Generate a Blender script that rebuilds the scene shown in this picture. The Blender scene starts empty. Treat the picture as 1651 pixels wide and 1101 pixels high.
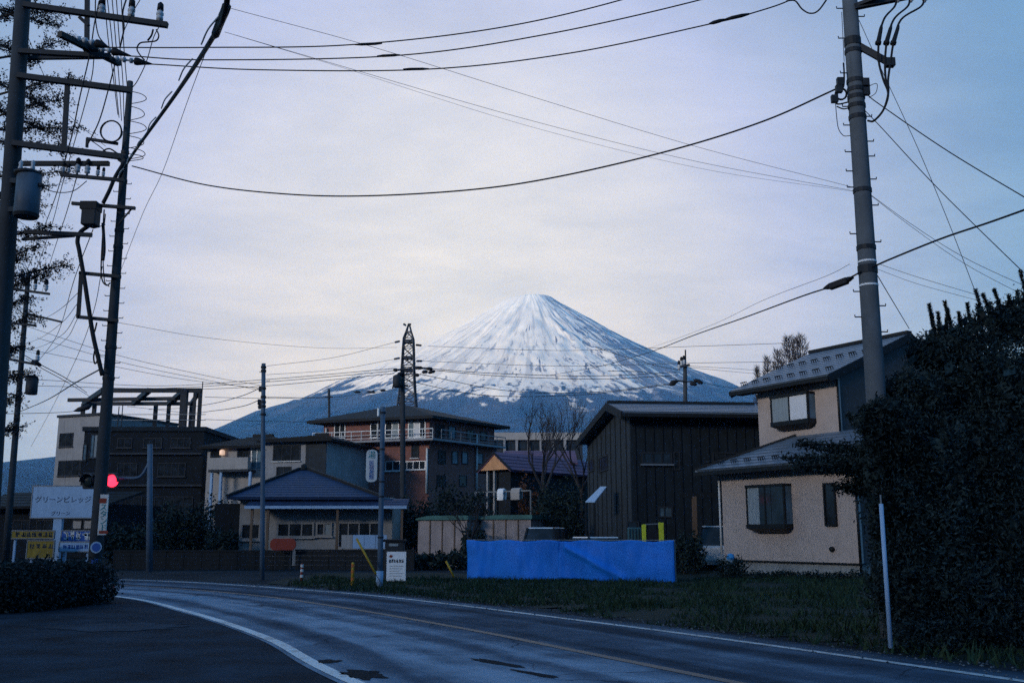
import bpy, bmesh, math, random
import numpy as np
from mathutils import Vector, Matrix, noise as mnoise

random.seed(7)
RNG = np.random.default_rng(7)
scene = bpy.context.scene
COL = scene.collection
V = Vector

# ------------------------------------------------------------------ camera
FPX = 1605.0                                   # focal length in photo pixels (1651 wide)
PITCH = math.atan(0.1945)
EYE = V((0.0, 0.0, 1.55))
cam_data = bpy.data.cameras.new('camera')
cam_data.sensor_width = 36.0
cam_data.lens = 36.0 * FPX / 1651.0
cam_data.clip_start = 0.1
cam_data.clip_end = 60000.0
cam = bpy.data.objects.new('camera', cam_data)
COL.objects.link(cam)
cam.location = EYE
cam.rotation_euler = (math.radians(90) + PITCH, 0, 0)
scene.camera = cam


def P(u, v, Y):
    """World point at photo measurement (u, v), Y metres ahead of the camera."""
    x = (u - 825.5) / FPX
    y = (550.5 - v) / FPX
    dy = math.cos(PITCH) - y * math.sin(PITCH)
    dz = math.sin(PITCH) + y * math.cos(PITCH)
    return V((x / dy * Y, Y, EYE.z + dz / dy * Y))


def G(u, v, z=0.0):
    """Point of the level z seen at (u, v)."""
    p = P(u, v, 1.0)
    t = (z - EYE.z) / (p.z - EYE.z)
    return V((p.x * t, t, z))


def ZV(v, Y):
    return P(825.5, v, Y).z


def PX(Y):
    """metres per photo pixel at distance Y"""
    return Y / FPX


# ------------------------------------------------------------------ sky, sun, exposure
SUN_ELEV = math.radians(10.0)
SUN_AZ = math.radians(228.0)                   # measured clockwise from +Y: behind the camera, a little to the left
world = bpy.data.worlds.new('World')
scene.world = world
world.use_nodes = True


class NT:
    """small node-tree helper"""
    def __init__(self, tree):
        self.t = tree
        self.n = tree.nodes
        self.l = tree.links

    def node(self, typ, **kw):
        nd = self.n.new(typ)
        for k, v in kw.items():
            setattr(nd, k, v)
        return nd

    def put(self, sock, val):
        if isinstance(val, bpy.types.NodeSocket):
            self.l.new(val, sock)
        else:
            sock.default_value = val

    def math(self, op, a, b=0.0, c=0.0, clamp=False):
        nd = self.node('ShaderNodeMath', operation=op, use_clamp=clamp)
        self.put(nd.inputs[0], a)
        self.put(nd.inputs[1], b)
        self.put(nd.inputs[2], c)
        return nd.outputs[0]

    def smooth(self, x, lo, hi):
        nd = self.node('ShaderNodeMapRange', interpolation_type='SMOOTHSTEP')
        self.put(nd.inputs['Value'], x)
        self.put(nd.inputs['From Min'], lo)
        self.put(nd.inputs['From Max'], hi)
        return nd.outputs[0]

    def mix(self, f, a, b, mode='MIX'):
        nd = self.node('ShaderNodeMix', data_type='RGBA', blend_type=mode)
        self.put(nd.inputs[0], f)
        self.put(nd.inputs[6], a)
        self.put(nd.inputs[7], b)
        return nd.outputs[2]

    def noise(self, vec, scale, detail=6.0, rough=0.55, dist=0.0):
        nd = self.node('ShaderNodeTexNoise')
        if vec is not None:
            self.l.new(vec, nd.inputs['Vector'])
        nd.inputs['Scale'].default_value = scale
        nd.inputs['Detail'].default_value = detail
        nd.inputs['Roughness'].default_value = rough
        nd.inputs['Distortion'].default_value = dist
        return nd.outputs[0]

    def ramp(self, f, stops, interp='LINEAR'):
        nd = self.node('ShaderNodeValToRGB')
        cr = nd.color_ramp
        cr.interpolation = interp
        while len(cr.elements) < len(stops):
            cr.elements.new(0.5)
        for e, (p, c) in zip(cr.elements, stops):
            e.position = p
            e.color = (*c, 1.0)
        self.l.new(f, nd.inputs[0])
        return nd.outputs[0]

    def sep(self, v):
        nd = self.node('ShaderNodeSeparateXYZ')
        self.l.new(v, nd.inputs[0])
        return nd.outputs

    def comb(self, x, y, z):
        nd = self.node('ShaderNodeCombineXYZ')
        for s, v in zip(nd.inputs, (x, y, z)):
            self.put(s, v)
        return nd.outputs[0]


def build_world():
    w = NT(world.node_tree)
    w.n.clear()
    out = w.node('ShaderNodeOutputWorld')
    bg = w.node('ShaderNodeBackground')
    w.l.new(bg.outputs[0], out.inputs[0])
    tc = w.node('ShaderNodeTexCoord')
    d = tc.outputs['Generated']
    sky = w.node('ShaderNodeTexSky', sky_type='NISHITA')
    sky.sun_disc = False
    sky.sun_elevation = SUN_ELEV
    sky.sun_rotation = SUN_AZ
    sky.air_density = 1.2
    sky.dust_density = 1.0
    sky.ozone_density = 3.0
    clear = w.mix(1.0, sky.outputs[0], (0.06, 0.06, 0.06, 1), 'MULTIPLY')
    # the overcast: palest low over the mountain, turning bluer away from there
    g = (P(740, 500, 1.0) - EYE).normalized()
    dot = w.node('ShaderNodeVectorMath', operation='DOT_PRODUCT')
    w.l.new(d, dot.inputs[0])
    dot.inputs[1].default_value = g
    ang = w.math('DIVIDE', w.math('ARCCOSINE', w.math('MINIMUM', dot.outputs['Value'], 0.9999)), math.pi / 2)
    glow = w.ramp(ang, SKY_STOPS, 'B_SPLINE')
    x, y, z = w.sep(d)
    zz = w.math('ADD', w.math('MAXIMUM', z, 0.0), 0.16)
    cv = w.comb(w.math('DIVIDE', x, zz), w.math('MULTIPLY', w.math('DIVIDE', y, zz), 1.5), 0.0)
    n1 = w.noise(cv, 1.15, 8.0, 0.60, 0.5)
    n2 = w.noise(cv, 4.0, 6.0, 0.6, 0.3)
    k = w.math('ADD', w.math('MULTIPLY', w.math('SUBTRACT', n1, 0.5), 0.72),
               w.math('MULTIPLY', w.math('SUBTRACT', n2, 0.5), 0.34))
    k = w.math('ADD', k, 1.0)
    cloud = w.mix(1.0, glow, w.comb(k, w.math('ADD', w.math('MULTIPLY', k, 0.85), 0.15), w.math('ADD', w.math('MULTIPLY', k, 0.6), 0.4)), 'MULTIPLY')
    full = w.mix(0.86, clear, cloud)
    w.l.new(full, bg.inputs['Color'])
    bg.inputs['Strength'].default_value = 1.0


SKY_STOPS = [(0.0, (0.89, 0.93, 1.44)), (0.14, (0.83, 0.87, 1.29)), (0.24, (0.50, 0.595, 0.885)),
             (0.34, (0.22, 0.39, 0.63)), (0.46, (0.11, 0.32, 0.64)), (1.0, (0.075, 0.27, 0.64))]
build_world()

sun_data = bpy.data.lights.new('sun', 'SUN')
sun_data.energy = 4.2
sun_data.angle = math.radians(20)
sun_data.color = (1.0, 0.98, 0.97)
sun = bpy.data.objects.new('sun', sun_data)
COL.objects.link(sun)
sd = V((math.sin(SUN_AZ) * math.cos(SUN_ELEV), math.cos(SUN_AZ) * math.cos(SUN_ELEV), math.sin(SUN_ELEV)))
sun.rotation_euler = sd.to_track_quat('Z', 'Y').to_euler()
sun.location = (0, -20, 40)

scene.view_settings.view_transform = 'Standard'
scene.view_settings.look = 'None'
scene.view_settings.exposure = 0.0
scene.view_settings.gamma = 1.0
scene.view_settings.use_curve_mapping = False
scene.render.engine = 'CYCLES'
scene.cycles.use_denoising = False
scene.cycles.max_bounces = 6
scene.cycles.diffuse_bounces = 3
scene.cycles.glossy_bounces = 2
scene.cycles.volume_bounces = 1
scene.cycles.transparent_max_bounces = 6


# ------------------------------------------------------------------ materials
def new_mat(name):
    m = bpy.data.materials.new(name)
    m.use_nodes = True
    t = NT(m.node_tree)
    bsdf = t.n['Principled BSDF']
    return m, t, bsdf


def lin(c, k):
    return tuple(min(max(x * k, 0.0), 1.0) for x in c)


def M(name, col, rough=0.85, var=0.25, scale=3.0, bump=0.0, metal=0.0, spec=0.18, stretch=None, streak=0.0):
    """plain surface with mottled colour, fine relief and, if asked, vertical dirt streaks"""
    m, t, b = new_mat(name)
    tc = t.node('ShaderNodeTexCoord')
    vec = tc.outputs['Object']
    if stretch:
        mp = t.node('ShaderNodeMapping')
        mp.inputs['Scale'].default_value = stretch
        t.l.new(vec, mp.inputs[0])
        vec = mp.outputs[0]
    n = t.noise(vec, scale, 8.0, 0.6)
    c = t.ramp(n, [(0.28, lin(col, 1 - var)), (0.72, lin(col, 1 + var))])
    if streak:
        mp = t.node('ShaderNodeMapping')
        mp.inputs['Scale'].default_value = (3.0, 3.0, 0.25)
        t.l.new(tc.outputs['Object'], mp.inputs[0])
        s = t.smooth(t.noise(mp.outputs[0], 1.5, 5.0, 0.65), 0.5, 0.72)
        c = t.mix(t.math('MULTIPLY', s, streak), c, (*lin(col, 0.45), 1))
    t.l.new(c, b.inputs['Base Color'])
    rr = t.math('ADD', t.math('MULTIPLY', t.math('SUBTRACT', n, 0.5), 0.25), rough, clamp=True)
    t.l.new(rr, b.inputs['Roughness'])
    b.inputs['Metallic'].default_value = metal
    b.inputs['Specular IOR Level'].default_value = spec
    if bump:
        bn = t.node('ShaderNodeBump')
        bn.inputs['Strength'].default_value = bump
        bn.inputs['Distance'].default_value = 0.02
        t.l.new(t.noise(vec, scale * 9, 4.0, 0.6), bn.inputs['Height'])
        t.l.new(bn.outputs[0], b.inputs['Normal'])
    return m


def E(name, col, strength):
    m, t, b = new_mat(name)
    b.inputs['Base Color'].default_value = (*col, 1)
    b.inputs['Emission Color'].default_value = (*col, 1)
    b.inputs['Emission Strength'].default_value = strength
    return m


def glass_mat(name, col=(0.02, 0.025, 0.03), rough=0.08):
    m, t, b = new_mat(name)
    tc = t.node('ShaderNodeTexCoord')
    n = t.noise(tc.outputs['Object'], 1.7, 3.0)
    t.l.new(t.ramp(n, [(0.3, lin(col, 0.5)), (0.7, lin(col, 1.6))]), b.inputs['Base Color'])
    b.inputs['Roughness'].default_value = rough
    b.inputs['Specular IOR Level'].default_value = 0.3
    return m


def leaf_mat(name, col, var=0.5, rough=0.6):
    m, t, b = new_mat(name)
    tc = t.node('ShaderNodeTexCoord')
    n = t.noise(tc.outputs['Object'], 1.3, 3.0)
    g = t.node('ShaderNodeNewGeometry')
    r = t.math('ADD', t.math('MULTIPLY', n, 0.6), t.math('MULTIPLY', g.outputs['Random Per Island'], 0.4))
    t.l.new(t.ramp(r, [(0.3, lin(col, 1 - var)), (0.75, lin(col, 1 + var))]), b.inputs['Base Color'])
    b.inputs['Roughness'].default_value = rough
    b.inputs['Specular IOR Level'].default_value = 0.1
    return m


MT = {}
MT['concrete'] = M('pole_concrete', (0.11, 0.125, 0.14), 0.9, 0.22, 2.5, 0.3, streak=0.5)
MT['concrete_dark'] = M('aged_concrete', (0.045, 0.05, 0.056), 0.9, 0.3, 2.0, 0.3, streak=0.5)
MT['block'] = M('dark_block', (0.022, 0.024, 0.026), 0.95, 0.35, 2.0, 0.3, streak=0.4)
MT['steel'] = M('galvanised_steel', (0.20, 0.22, 0.24), 0.5, 0.25, 6.0, 0.0, metal=0.4)
MT['dark_steel'] = M('dark_steel', (0.03, 0.034, 0.04), 0.6, 0.3, 5.0, 0.0, metal=0.1)
MT['black'] = M('cable_sheath', (0.015, 0.016, 0.02), 0.6, 0.2, 8.0)
MT['porcelain'] = M('grey_porcelain', (0.45, 0.47, 0.50), 0.25, 0.1, 6.0)
MT['transformer'] = M('transformer_paint', (0.085, 0.115, 0.15), 0.55, 0.2, 4.0, streak=0.4)
MT['blue_steel'] = M('painted_blue_grey_steel', (0.085, 0.125, 0.175), 0.5, 0.2, 4.0, streak=0.3)
MT['white'] = M('white_paint', (0.82, 0.83, 0.84), 0.5, 0.06, 3.0, streak=0.15)
MT['offwhite'] = M('off_white_board', (0.62, 0.63, 0.62), 0.6, 0.1, 3.0, streak=0.25)
MT['cream'] = M('cream_render', (0.36, 0.34, 0.325), 0.9, 0.12, 1.3, 0.2, streak=0.35)
MT['dim_cream'] = M('dull_cream_render', (0.27, 0.265, 0.26), 0.9, 0.2, 1.3, 0.2, streak=0.4)
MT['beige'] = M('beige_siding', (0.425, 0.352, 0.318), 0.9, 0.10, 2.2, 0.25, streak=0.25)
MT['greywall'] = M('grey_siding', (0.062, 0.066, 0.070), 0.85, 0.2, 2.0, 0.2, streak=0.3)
MT['white_wall'] = M('weathered_white_wall', (0.29, 0.29, 0.30), 0.9, 0.15, 1.0, 0.2, streak=0.45)
MT['dark_wall'] = M('dark_boards', (0.014, 0.021, 0.028), 0.85, 0.35, 1.6, 0.2, streak=0.3)
MT['slate_wall'] = M('slate_grey_siding', (0.034, 0.042, 0.05), 0.8, 0.25, 1.6, 0.2, streak=0.35)
MT['soot_wall'] = M('dark_render', (0.012, 0.016, 0.021), 0.9, 0.35, 1.0, 0.2, streak=0.5)
MT['dark_wood'] = M('dark_stained_wood', (0.014, 0.018, 0.022), 0.75, 0.35, 4.0, 0.2)
MT['brown_wood'] = M('brown_wood', (0.14, 0.095, 0.065), 0.8, 0.3, 5.0, 0.2, stretch=(1, 1, 0.15))
MT['ochre'] = M('ochre_boards', (0.58, 0.30, 0.15), 0.85, 0.2, 3.0, 0.2, streak=0.2)
MT['foundation'] = M('foundation_concrete', (0.24, 0.25, 0.25), 0.9, 0.25, 2.0, 0.3, streak=0.5)
MT['bronze'] = M('bronze_aluminium', (0.018, 0.018, 0.018), 0.45, 0.2, 4.0, metal=0.2)
MT['alu'] = M('aluminium_frame', (0.50, 0.51, 0.53), 0.45, 0.1, 4.0, metal=0.3)
MT['glass'] = glass_mat('window_glass')
MT['blue_glass'] = glass_mat('pale_blue_glass', (0.10, 0.16, 0.20), 0.15)
MT['curtain'] = M('drawn_curtain', (0.62, 0.63, 0.66), 0.8, 0.12, 9.0, stretch=(6, 6, 0.3))
MT['dim_curtain'] = M('dim_curtain', (0.24, 0.28, 0.30), 0.8, 0.25, 6.0, stretch=(6, 6, 0.3))
MT['metal_roof'] = M('blue_grey_metal_roof', (0.15, 0.195, 0.25), 0.42, 0.18, 1.5, 0.0, metal=0.35)
MT['blue_roof'] = M('blue_tile_roof', (0.022, 0.043, 0.095), 0.55, 0.3, 1.5, 0.2)
MT['dark_roof'] = M('dark_roof', (0.018, 0.02, 0.022), 0.75, 0.3, 1.5, 0.2)
MT['purple_roof'] = M('faded_purple_metal_roof', (0.14, 0.085, 0.14), 0.65, 0.25, 1.5, 0.0)
MT['tarp'] = M('blue_tarpaulin', (0.012, 0.19, 0.72), 0.55, 0.14, 2.5, 0.6)
MT['green'] = M('green_coping', (0.05, 0.14, 0.13), 0.6, 0.3, 3.0)
MT['shed'] = M('stained_beige_panel', (0.31, 0.265, 0.26), 0.85, 0.25, 1.2, 0.0, streak=0.8)
MT['hiviz'] = M('yellow_green_paint', (0.50, 0.56, 0.04), 0.5, 0.1, 4.0)
MT['yellow'] = M('worn_yellow_paint', (0.42, 0.26, 0.03), 0.6, 0.3, 5.0)
MT['ysign'] = M('faded_yellow_board', (0.27, 0.19, 0.035), 0.7, 0.3, 2.5, streak=0.4)
MT['orange'] = M('orange_plastic', (0.50, 0.15, 0.03), 0.5, 0.2, 5.0)
MT['red'] = M('faded_red_board', (0.25, 0.045, 0.03), 0.6, 0.2, 3.0)
MT['red_paint'] = M('red_reflective', (0.5, 0.02, 0.03), 0.4, 0.1, 3.0)
MT['blue'] = M('blue_print', (0.03, 0.10, 0.36), 0.5, 0.2, 3.0)
MT['light_blue'] = M('pale_blue_board', (0.30, 0.44, 0.62), 0.6, 0.12, 3.0, streak=0.3)
MT['teal'] = M('teal_print', (0.03, 0.22, 0.25), 0.6, 0.2, 3.0)
MT['ink'] = M('dark_print', (0.03, 0.04, 0.07), 0.6, 0.2, 3.0)
MT['car_white'] = M('white_car_paint', (0.62, 0.63, 0.65), 0.22, 0.04, 2.0, spec=0.6)
MT['teal_box'] = M('teal_sheet', (0.04, 0.11, 0.13), 0.6, 0.3, 3.0)
MT['tyre'] = M('tyre_rubber', (0.012, 0.012, 0.012), 0.85, 0.2, 6.0)
MT['bark'] = M('bark', (0.045, 0.038, 0.033), 0.95, 0.35, 9.0, 0.5, stretch=(1, 1, 0.25))
MT['twig'] = M('bare_twigs', (0.035, 0.032, 0.034), 0.95, 0.3, 5.0)
MT['leaf_dark'] = leaf_mat('dark_evergreen_leaf', (0.017, 0.031, 0.034), 0.85)
MT['leaf_hedge'] = leaf_mat('hedge_leaf', (0.018, 0.030, 0.032))
MT['leaf_left'] = leaf_mat('dry_small_leaf', (0.018, 0.020, 0.024))
MT['leaf_shrub'] = leaf_mat('shrub_leaf', (0.017, 0.030, 0.028))
MT['leaf_rust'] = leaf_mat('russet_leaf', (0.10, 0.045, 0.025))
MT['larch'] = leaf_mat('winter_larch_twig', (0.052, 0.044, 0.046))
MT['grass'] = leaf_mat('grass_blade', (0.021, 0.046, 0.029), 0.6, 0.8)
_cr = [n for n in MT['grass'].node_tree.nodes if n.type == 'VALTORGB'][0].color_ramp
_e = _cr.elements.new(0.66)
_e.color = (0.030, 0.060, 0.032, 1)
_cr.elements[-1].position = 0.90
_cr.elements[-1].color = (0.075, 0.066, 0.040, 1)
MT['lamp_red'] = E('red_signal_lens', (1.0, 0.025, 0.06), 3.4)
MT['lamp_warm'] = E('warm_porch_lamp', (1.0, 0.66, 0.48), 0.6)
MT['dark_lens'] = M('unlit_lens', (0.02, 0.03, 0.03), 0.3, 0.1, 3.0)


# ------------------------------------------------------------------ mesh building
class MB:
    """collects shapes in world space; build() links them as ONE mesh object"""
    def __init__(self):
        self.v = []
        self.f = []

    def add(self, vs, fs):
        k = len(self.v)
        self.v.extend([V(p) for p in vs])
        self.f.extend([tuple(i + k for i in f) for f in fs])
        return self

    def hexa(self, c):
        """8 corners: bottom ring 0-3, top ring 4-7"""
        return self.add(c, [(3, 2, 1, 0), (4, 5, 6, 7), (0, 1, 5, 4), (1, 2, 6, 5), (2, 3, 7, 6), (3, 0, 4, 7)])

    def box(self, lo, hi):
        x0, y0, z0 = lo
        x1, y1, z1 = hi
        return self.hexa([(x0, y0, z0), (x1, y0, z0), (x1, y1, z0), (x0, y1, z0), (x0, y0, z1), (x1, y0, z1), (x1, y1, z1), (x0, y1, z1)])

    def bar(self, p0, p1, w, h, up=V((0, 0, 1))):
        p0, p1 = V(p0), V(p1)
        d = (p1 - p0).normalized()
        s = d.cross(up)
        if s.length < 1e-4:
            s = d.cross(V((1, 0, 0)))
        s.normalize()
        t = s.cross(d).normalized()
        s, t = s * w / 2, t * h / 2
        r = [-s - t, s - t, s + t, -s + t]
        return self.hexa([p0 + q for q in r] + [p1 + q for q in r])

    def tube(self, pts, rad, n=8, cap=True):
        pts = [V(p) for p in pts]
        if not hasattr(rad, '__len__'):
            rad = [rad] * len(pts)
        k = len(self.v)
        ref = None
        for i, p in enumerate(pts):
            a = pts[max(i - 1, 0)]
            b = pts[min(i + 1, len(pts) - 1)]
            d = b - a
            if d.length < 1e-9:
                d = V((0, 0, 1))
            d.normalize()
            if ref is None:
                ref = d.cross(V((0.31, 0.95, 0.05)))
                if ref.length < 1e-3:
                    ref = d.cross(V((1, 0, 0)))
            else:
                ref = ref - d * ref.dot(d)
                if ref.length < 1e-5:
                    ref = d.cross(V((1, 0.2, 0)))
            ref = ref.normalized()
            o = d.cross(ref)
            for j in range(n):
                t = 2 * math.pi * j / n
                self.v.append(p + (ref * math.cos(t) + o * math.sin(t)) * rad[i])
        for i in range(len(pts) - 1):
            for j in range(n):
                j2 = (j + 1) % n
                self.f.append((k + i * n + j, k + i * n + j2, k + (i + 1) * n + j2, k + (i + 1) * n + j))
        if cap:
            self.f.append(tuple(k + j for j in range(n - 1, -1, -1)))
            e = k + (len(pts) - 1) * n
            self.f.append(tuple(e + j for j in range(n)))
        return self

    def lathe(self, base, axis, prof, n=14):
        """prof: list of (distance along the axis, radius)"""
        base, axis = V(base), V(axis).normalized()
        return self.tube([base + axis * a for a, r in prof], [max(r, 1e-4) for a, r in prof], n)

    def prism(self, poly, off):
        """flat polygon (list of points) thickened by the vector off"""
        n = len(poly)
        off = V(off)
        vs = [V(p) for p in poly] + [V(p) + off for p in poly]
        fs = [tuple(range(n - 1, -1, -1)), tuple(range(n, 2 * n))]
        fs += [(i, (i + 1) % n, n + (i + 1) % n, n + i) for i in range(n)]
        return self.add(vs, fs)

    def build(self, name, mat, parent=None, smooth=False, bevel=0.0):
        me = bpy.data.meshes.new(name)
        off = parent_loc(parent)
        me.from_pydata([tuple(p - off) for p in self.v], [], self.f)
        me.update()
        if smooth:
            me.polygons.foreach_set('use_smooth', [True] * len(me.polygons))
        me.materials.append(mat)
        o = bpy.data.objects.new(name, me)
        COL.objects.link(o)
        if parent is not None:
            o.parent = parent
        if bevel:
            md = o.modifiers.new('bevel', 'BEVEL')
            md.width = bevel
            md.segments = 2
            md.limit_method = 'ANGLE'
        return o


def parent_loc(p):
    """world location of a parent chain (things are only moved, never turned, while they are built)"""
    s = V((0, 0, 0))
    while p is not None:
        s += p.location
        p = p.parent
    return s


def tag(o, label=None, cat=None, group=None, kind=None):
    if label:
        o['label'] = label
    if cat:
        o['category'] = cat
    if group:
        o['group'] = group
    if kind:
        o['kind'] = kind
    return o


def thing(name, loc, label, cat, group=None):
    o = bpy.data.objects.new(name, None)
    o.empty_display_size = 0.3
    COL.objects.link(o)
    o.location = V(loc)
    return tag(o, label, cat, group)


def share(src, name, parent, loc, rot=None, scale=None):
    """another object on the same mesh data"""
    o = src.copy()
    o.name = name
    COL.objects.link(o)
    o.parent = parent
    o.location = V(loc) - parent_loc(parent)
    if rot is not None:
        o.rotation_euler = rot
    if scale is not None:
        o.scale = scale
    return o


def curve(pts, seg=10):
    """Catmull-Rom through the points"""
    pts = [V(p) for p in pts]
    if len(pts) == 2:
        return [pts[0].lerp(pts[1], i / seg) for i in range(seg + 1)]
    q = [pts[0] * 2 - pts[1]] + pts + [pts[-1] * 2 - pts[-2]]
    out = []
    for i in range(1, len(q) - 2):
        a, b, c, d = q[i - 1], q[i], q[i + 1], q[i + 2]
        for k in range(seg):
            t = k / seg
            out.append(0.5 * ((2 * b) + (c - a) * t + (2 * a - 5 * b + 4 * c - d) * t * t + (3 * b - a - 3 * c + d) * t ** 3))
    out.append(pts[-1])
    return out


def quads(name, verts, mat, parent=None, k=4):
    """mesh of loose k-gons from an (N*k, 3) array"""
    n = len(verts) // k
    me = bpy.data.meshes.new(name)
    off = np.array(parent_loc(parent))
    vv = (verts - off).astype(np.float32)
    me.vertices.add(n * k)
    me.vertices.foreach_set('co', vv.ravel())
    me.loops.add(n * k)
    me.loops.foreach_set('vertex_index', np.arange(n * k, dtype=np.int32))
    me.polygons.add(n)
    me.polygons.foreach_set('loop_start', np.arange(n, dtype=np.int32) * k)
    me.polygons.foreach_set('loop_total', np.full(n, k, dtype=np.int32))
    me.update(calc_edges=True)
    me.materials.append(mat)
    o = bpy.data.objects.new(name, me)
    COL.objects.link(o)
    if parent is not None:
        o.parent = parent
    return o


def leaf_verts(c, size, aspect=0.42, updir=0.0):
    n = len(c)
    a = RNG.normal(size=(n, 3))
    a[:, 2] += updir
    a /= np.linalg.norm(a, axis=1, keepdims=True)
    b = np.cross(a, RNG.normal(size=(n, 3)))
    b /= np.linalg.norm(b, axis=1, keepdims=True)
    s = (size * RNG.uniform(0.6, 1.35, n))[:, None]
    v = np.stack([c - a * s, c + b * s * aspect, c + a * s, c - b * s * aspect], axis=1)
    return v.reshape(-1, 3)


def blob_points(blobs, n, shell=0.55, rough=0.25):
    """points in and near the shells of several ellipsoids: (centre, radii, weight)"""
    w = np.array([b[2] for b in blobs], float)
    cnt = RNG.multinomial(n, w / w.sum())
    out = []
    for (c, r, _), m in zip(blobs, cnt):
        d = RNG.normal(size=(m, 3))
        d /= np.linalg.norm(d, axis=1, keepdims=True)
        q = RNG.uniform(shell ** 3, 1.0, m) ** (1 / 3.0)
        bump = 1 + rough * np.sin(d[:, 0] * 5 + c[0]) * np.sin(d[:, 1] * 6 + c[1] * 2) + rough * RNG.normal(size=m) * 0.35
        out.append(np.array(c) + d * np.array(r) * (q * bump)[:, None])
    return np.concatenate(out)


class Frame:
    """building axes: a along the wall, b into the building, c up"""
    def __init__(self, o, d, n=None):
        self.o = V(o)
        d = V((d[0], d[1], 0)).normalized()
        self.d = d
        self.n = V((n[0], n[1], 0)).normalized() if n is not None else V((-d.y, d.x, 0))

    def p(self, a, b, c):
        return self.o + self.d * a + self.n * b + V((0, 0, c))

    def side_right(self, W):
        return Frame(self.o + self.d * W, self.n, -self.d)

    def box(self, mb, a0, a1, b0, b1, c0, c1):
        q = [(a0, b0), (a1, b0), (a1, b1), (a0, b1)]
        return mb.hexa([self.p(a, b, c0) for a, b in q] + [self.p(a, b, c1) for a, b in q])

    def at_u(self, u, v, b=0.0):
        """distance a along the wall plane (inset b) where the sight line (u, v) meets it, and the height there"""
        r = P(u, v, 1.0) - EYE
        base = self.o + self.n * b - EYE
        # EYE + r*t = base + d*a  in plan
        det = r.x * -self.d.y - r.y * -self.d.x
        t = (base.x * -self.d.y - base.y * -self.d.x) / det
        a = (r.x * base.y - r.y * base.x) / det
        return a, EYE.z + r.z * t - self.o.z


def wall_between(u0, Y0, u1, Y1, v=800, z=0.0):
    a, b = P(u0, v, Y0), P(u1, v, Y1)
    a.z = b.z = z
    return Frame(a, b - a), (b - a).length


def window(fr, a0, a1, c0, c1, root, frame='alu', panes=('glass', 'glass'), b=0.0, proud=0.05, t=0.06, sill=None, name='window'):
    """a framed window on a wall: frame with its panes (and sill) as sub-parts"""
    f = MB()
    w = a1 - a0
    for lo, hi, cc0, cc1 in ((a0, a1, c1 - t, c1), (a0, a1, c0, c0 + t), (a0, a0 + t, c0 + t, c1 - t), (a1 - t, a1, c0 + t, c1 - t)):
        fr.box(f, lo, hi, b - proud, b + 0.04, cc0, cc1)
    k = len(panes)
    for i in range(1, k):
        m = a0 + w * i / k
        fr.box(f, m - t * 0.4, m + t * 0.4, b - proud * 0.8, b + 0.04, c0 + t, c1 - t)
    fo = f.build(name, MT[frame], root)
    for i, pm in enumerate(panes):
        g = MB()
        lo = a0 + w * i / k + (t if i == 0 else t * 0.4)
        hi = a0 + w * (i + 1) / k - (t if i == k - 1 else t * 0.4)
        fr.box(g, lo, hi, b - proud * 0.35, b + 0.02, c0 + t, c1 - t)
        g.build('pane', MT[pm], fo)
    if sill:
        s = MB()
        fr.box(s, a0 - 0.06, a1 + 0.06, b - proud - 0.08, b + 0.02, c0 - 0.07, c0 - 0.003)
        s.build('sill', MT[sill], fo)
    return fo


def win_px(fr, u0, v0, u1, v1, root, b=0.0, **kw):
    a0, c1 = fr.at_u(u0, v0, b)
    a1, _ = fr.at_u(u1, v0, b)
    am, c1m = fr.at_u((u0 + u1) / 2, v0, b)
    _, c0m = fr.at_u((u0 + u1) / 2, v1, b)
    return window(fr, a0, a1, c0m, c1m, root, b=b, **kw)


def roof_plane(mb, e0, e1, r1, r0, thick, courses=0, lap=0.02):
    """sloping plane from eave (e0-e1) to ridge (r0-r1); courses steps it like lapped sheets"""
    e0, e1, r0, r1 = V(e0), V(e1), V(r0), V(r1)
    nrm = (e1 - e0).cross(r0 - e0)
    if nrm.length < 1e-6:
        nrm = (e1 - e0).cross(r1 - e0)
    nrm.normalize()
    if nrm.z < 0:
        nrm = -nrm
    mb.prism([e0, e1, r1, r0] if (r1 - r0).length > 1e-4 else [e0, e1, r1], -nrm * thick)
    for i in range(courses):
        t0, t1 = i / courses, (i + 1) / courses
        a, b = e0.lerp(r0, t0), e1.lerp(r1, t0)
        c, d = e1.lerp(r1, t1), e0.lerp(r0, t1)
        if (c - d).length < 1e-3:
            continue
        mb.add([a + nrm * lap, b + nrm * lap, c + nrm * 0.003, d + nrm * 0.003, a + nrm * 0.003, b + nrm * 0.003], [(0, 1, 2, 3), (4, 5, 1, 0)])


def make_text(body, size, mat, name, parent, origin, right, up, depth=0.004):
    """lettering as thin mesh, standing on the plane given by right and up"""
    cu = bpy.data.curves.new(name, 'FONT')
    cu.body = body
    cu.size = size
    cu.align_x = 'CENTER'
    cu.align_y = 'CENTER'
    cu.extrude = depth
    o = bpy.data.objects.new(name, cu)
    COL.objects.link(o)
    dg = bpy.context.evaluated_depsgraph_get()
    me = bpy.data.meshes.new_from_object(o.evaluated_get(dg))
    bpy.data.objects.remove(o)
    right, up = V(right).normalized(), V(up).normalized()
    fw = right.cross(up)
    off = parent_loc(parent)
    mt = Matrix((right, up, fw)).transposed().to_4x4()
    mt.translation = V(origin) - off
    me.transform(mt)
    me.materials.clear()
    me.materials.append(mat)
    ob = bpy.data.objects.new(name, me)
    COL.objects.link(ob)
    ob.parent = parent
    return ob

# ================================================================== SETTING
def poly_arc(pts, step=0.6):
    """smooth plan curve resampled at equal steps"""
    c = curve(pts, 16)
    out = [c[0]]
    acc = 0.0
    for a, b in zip(c, c[1:]):
        L = (b - a).length
        while acc + L >= step:
            t = (step - acc) / L
            a = a.lerp(b, t)
            out.append(a.copy())
            L = (b - a).length
            acc = 0.0
        acc += L
    return out


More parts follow.
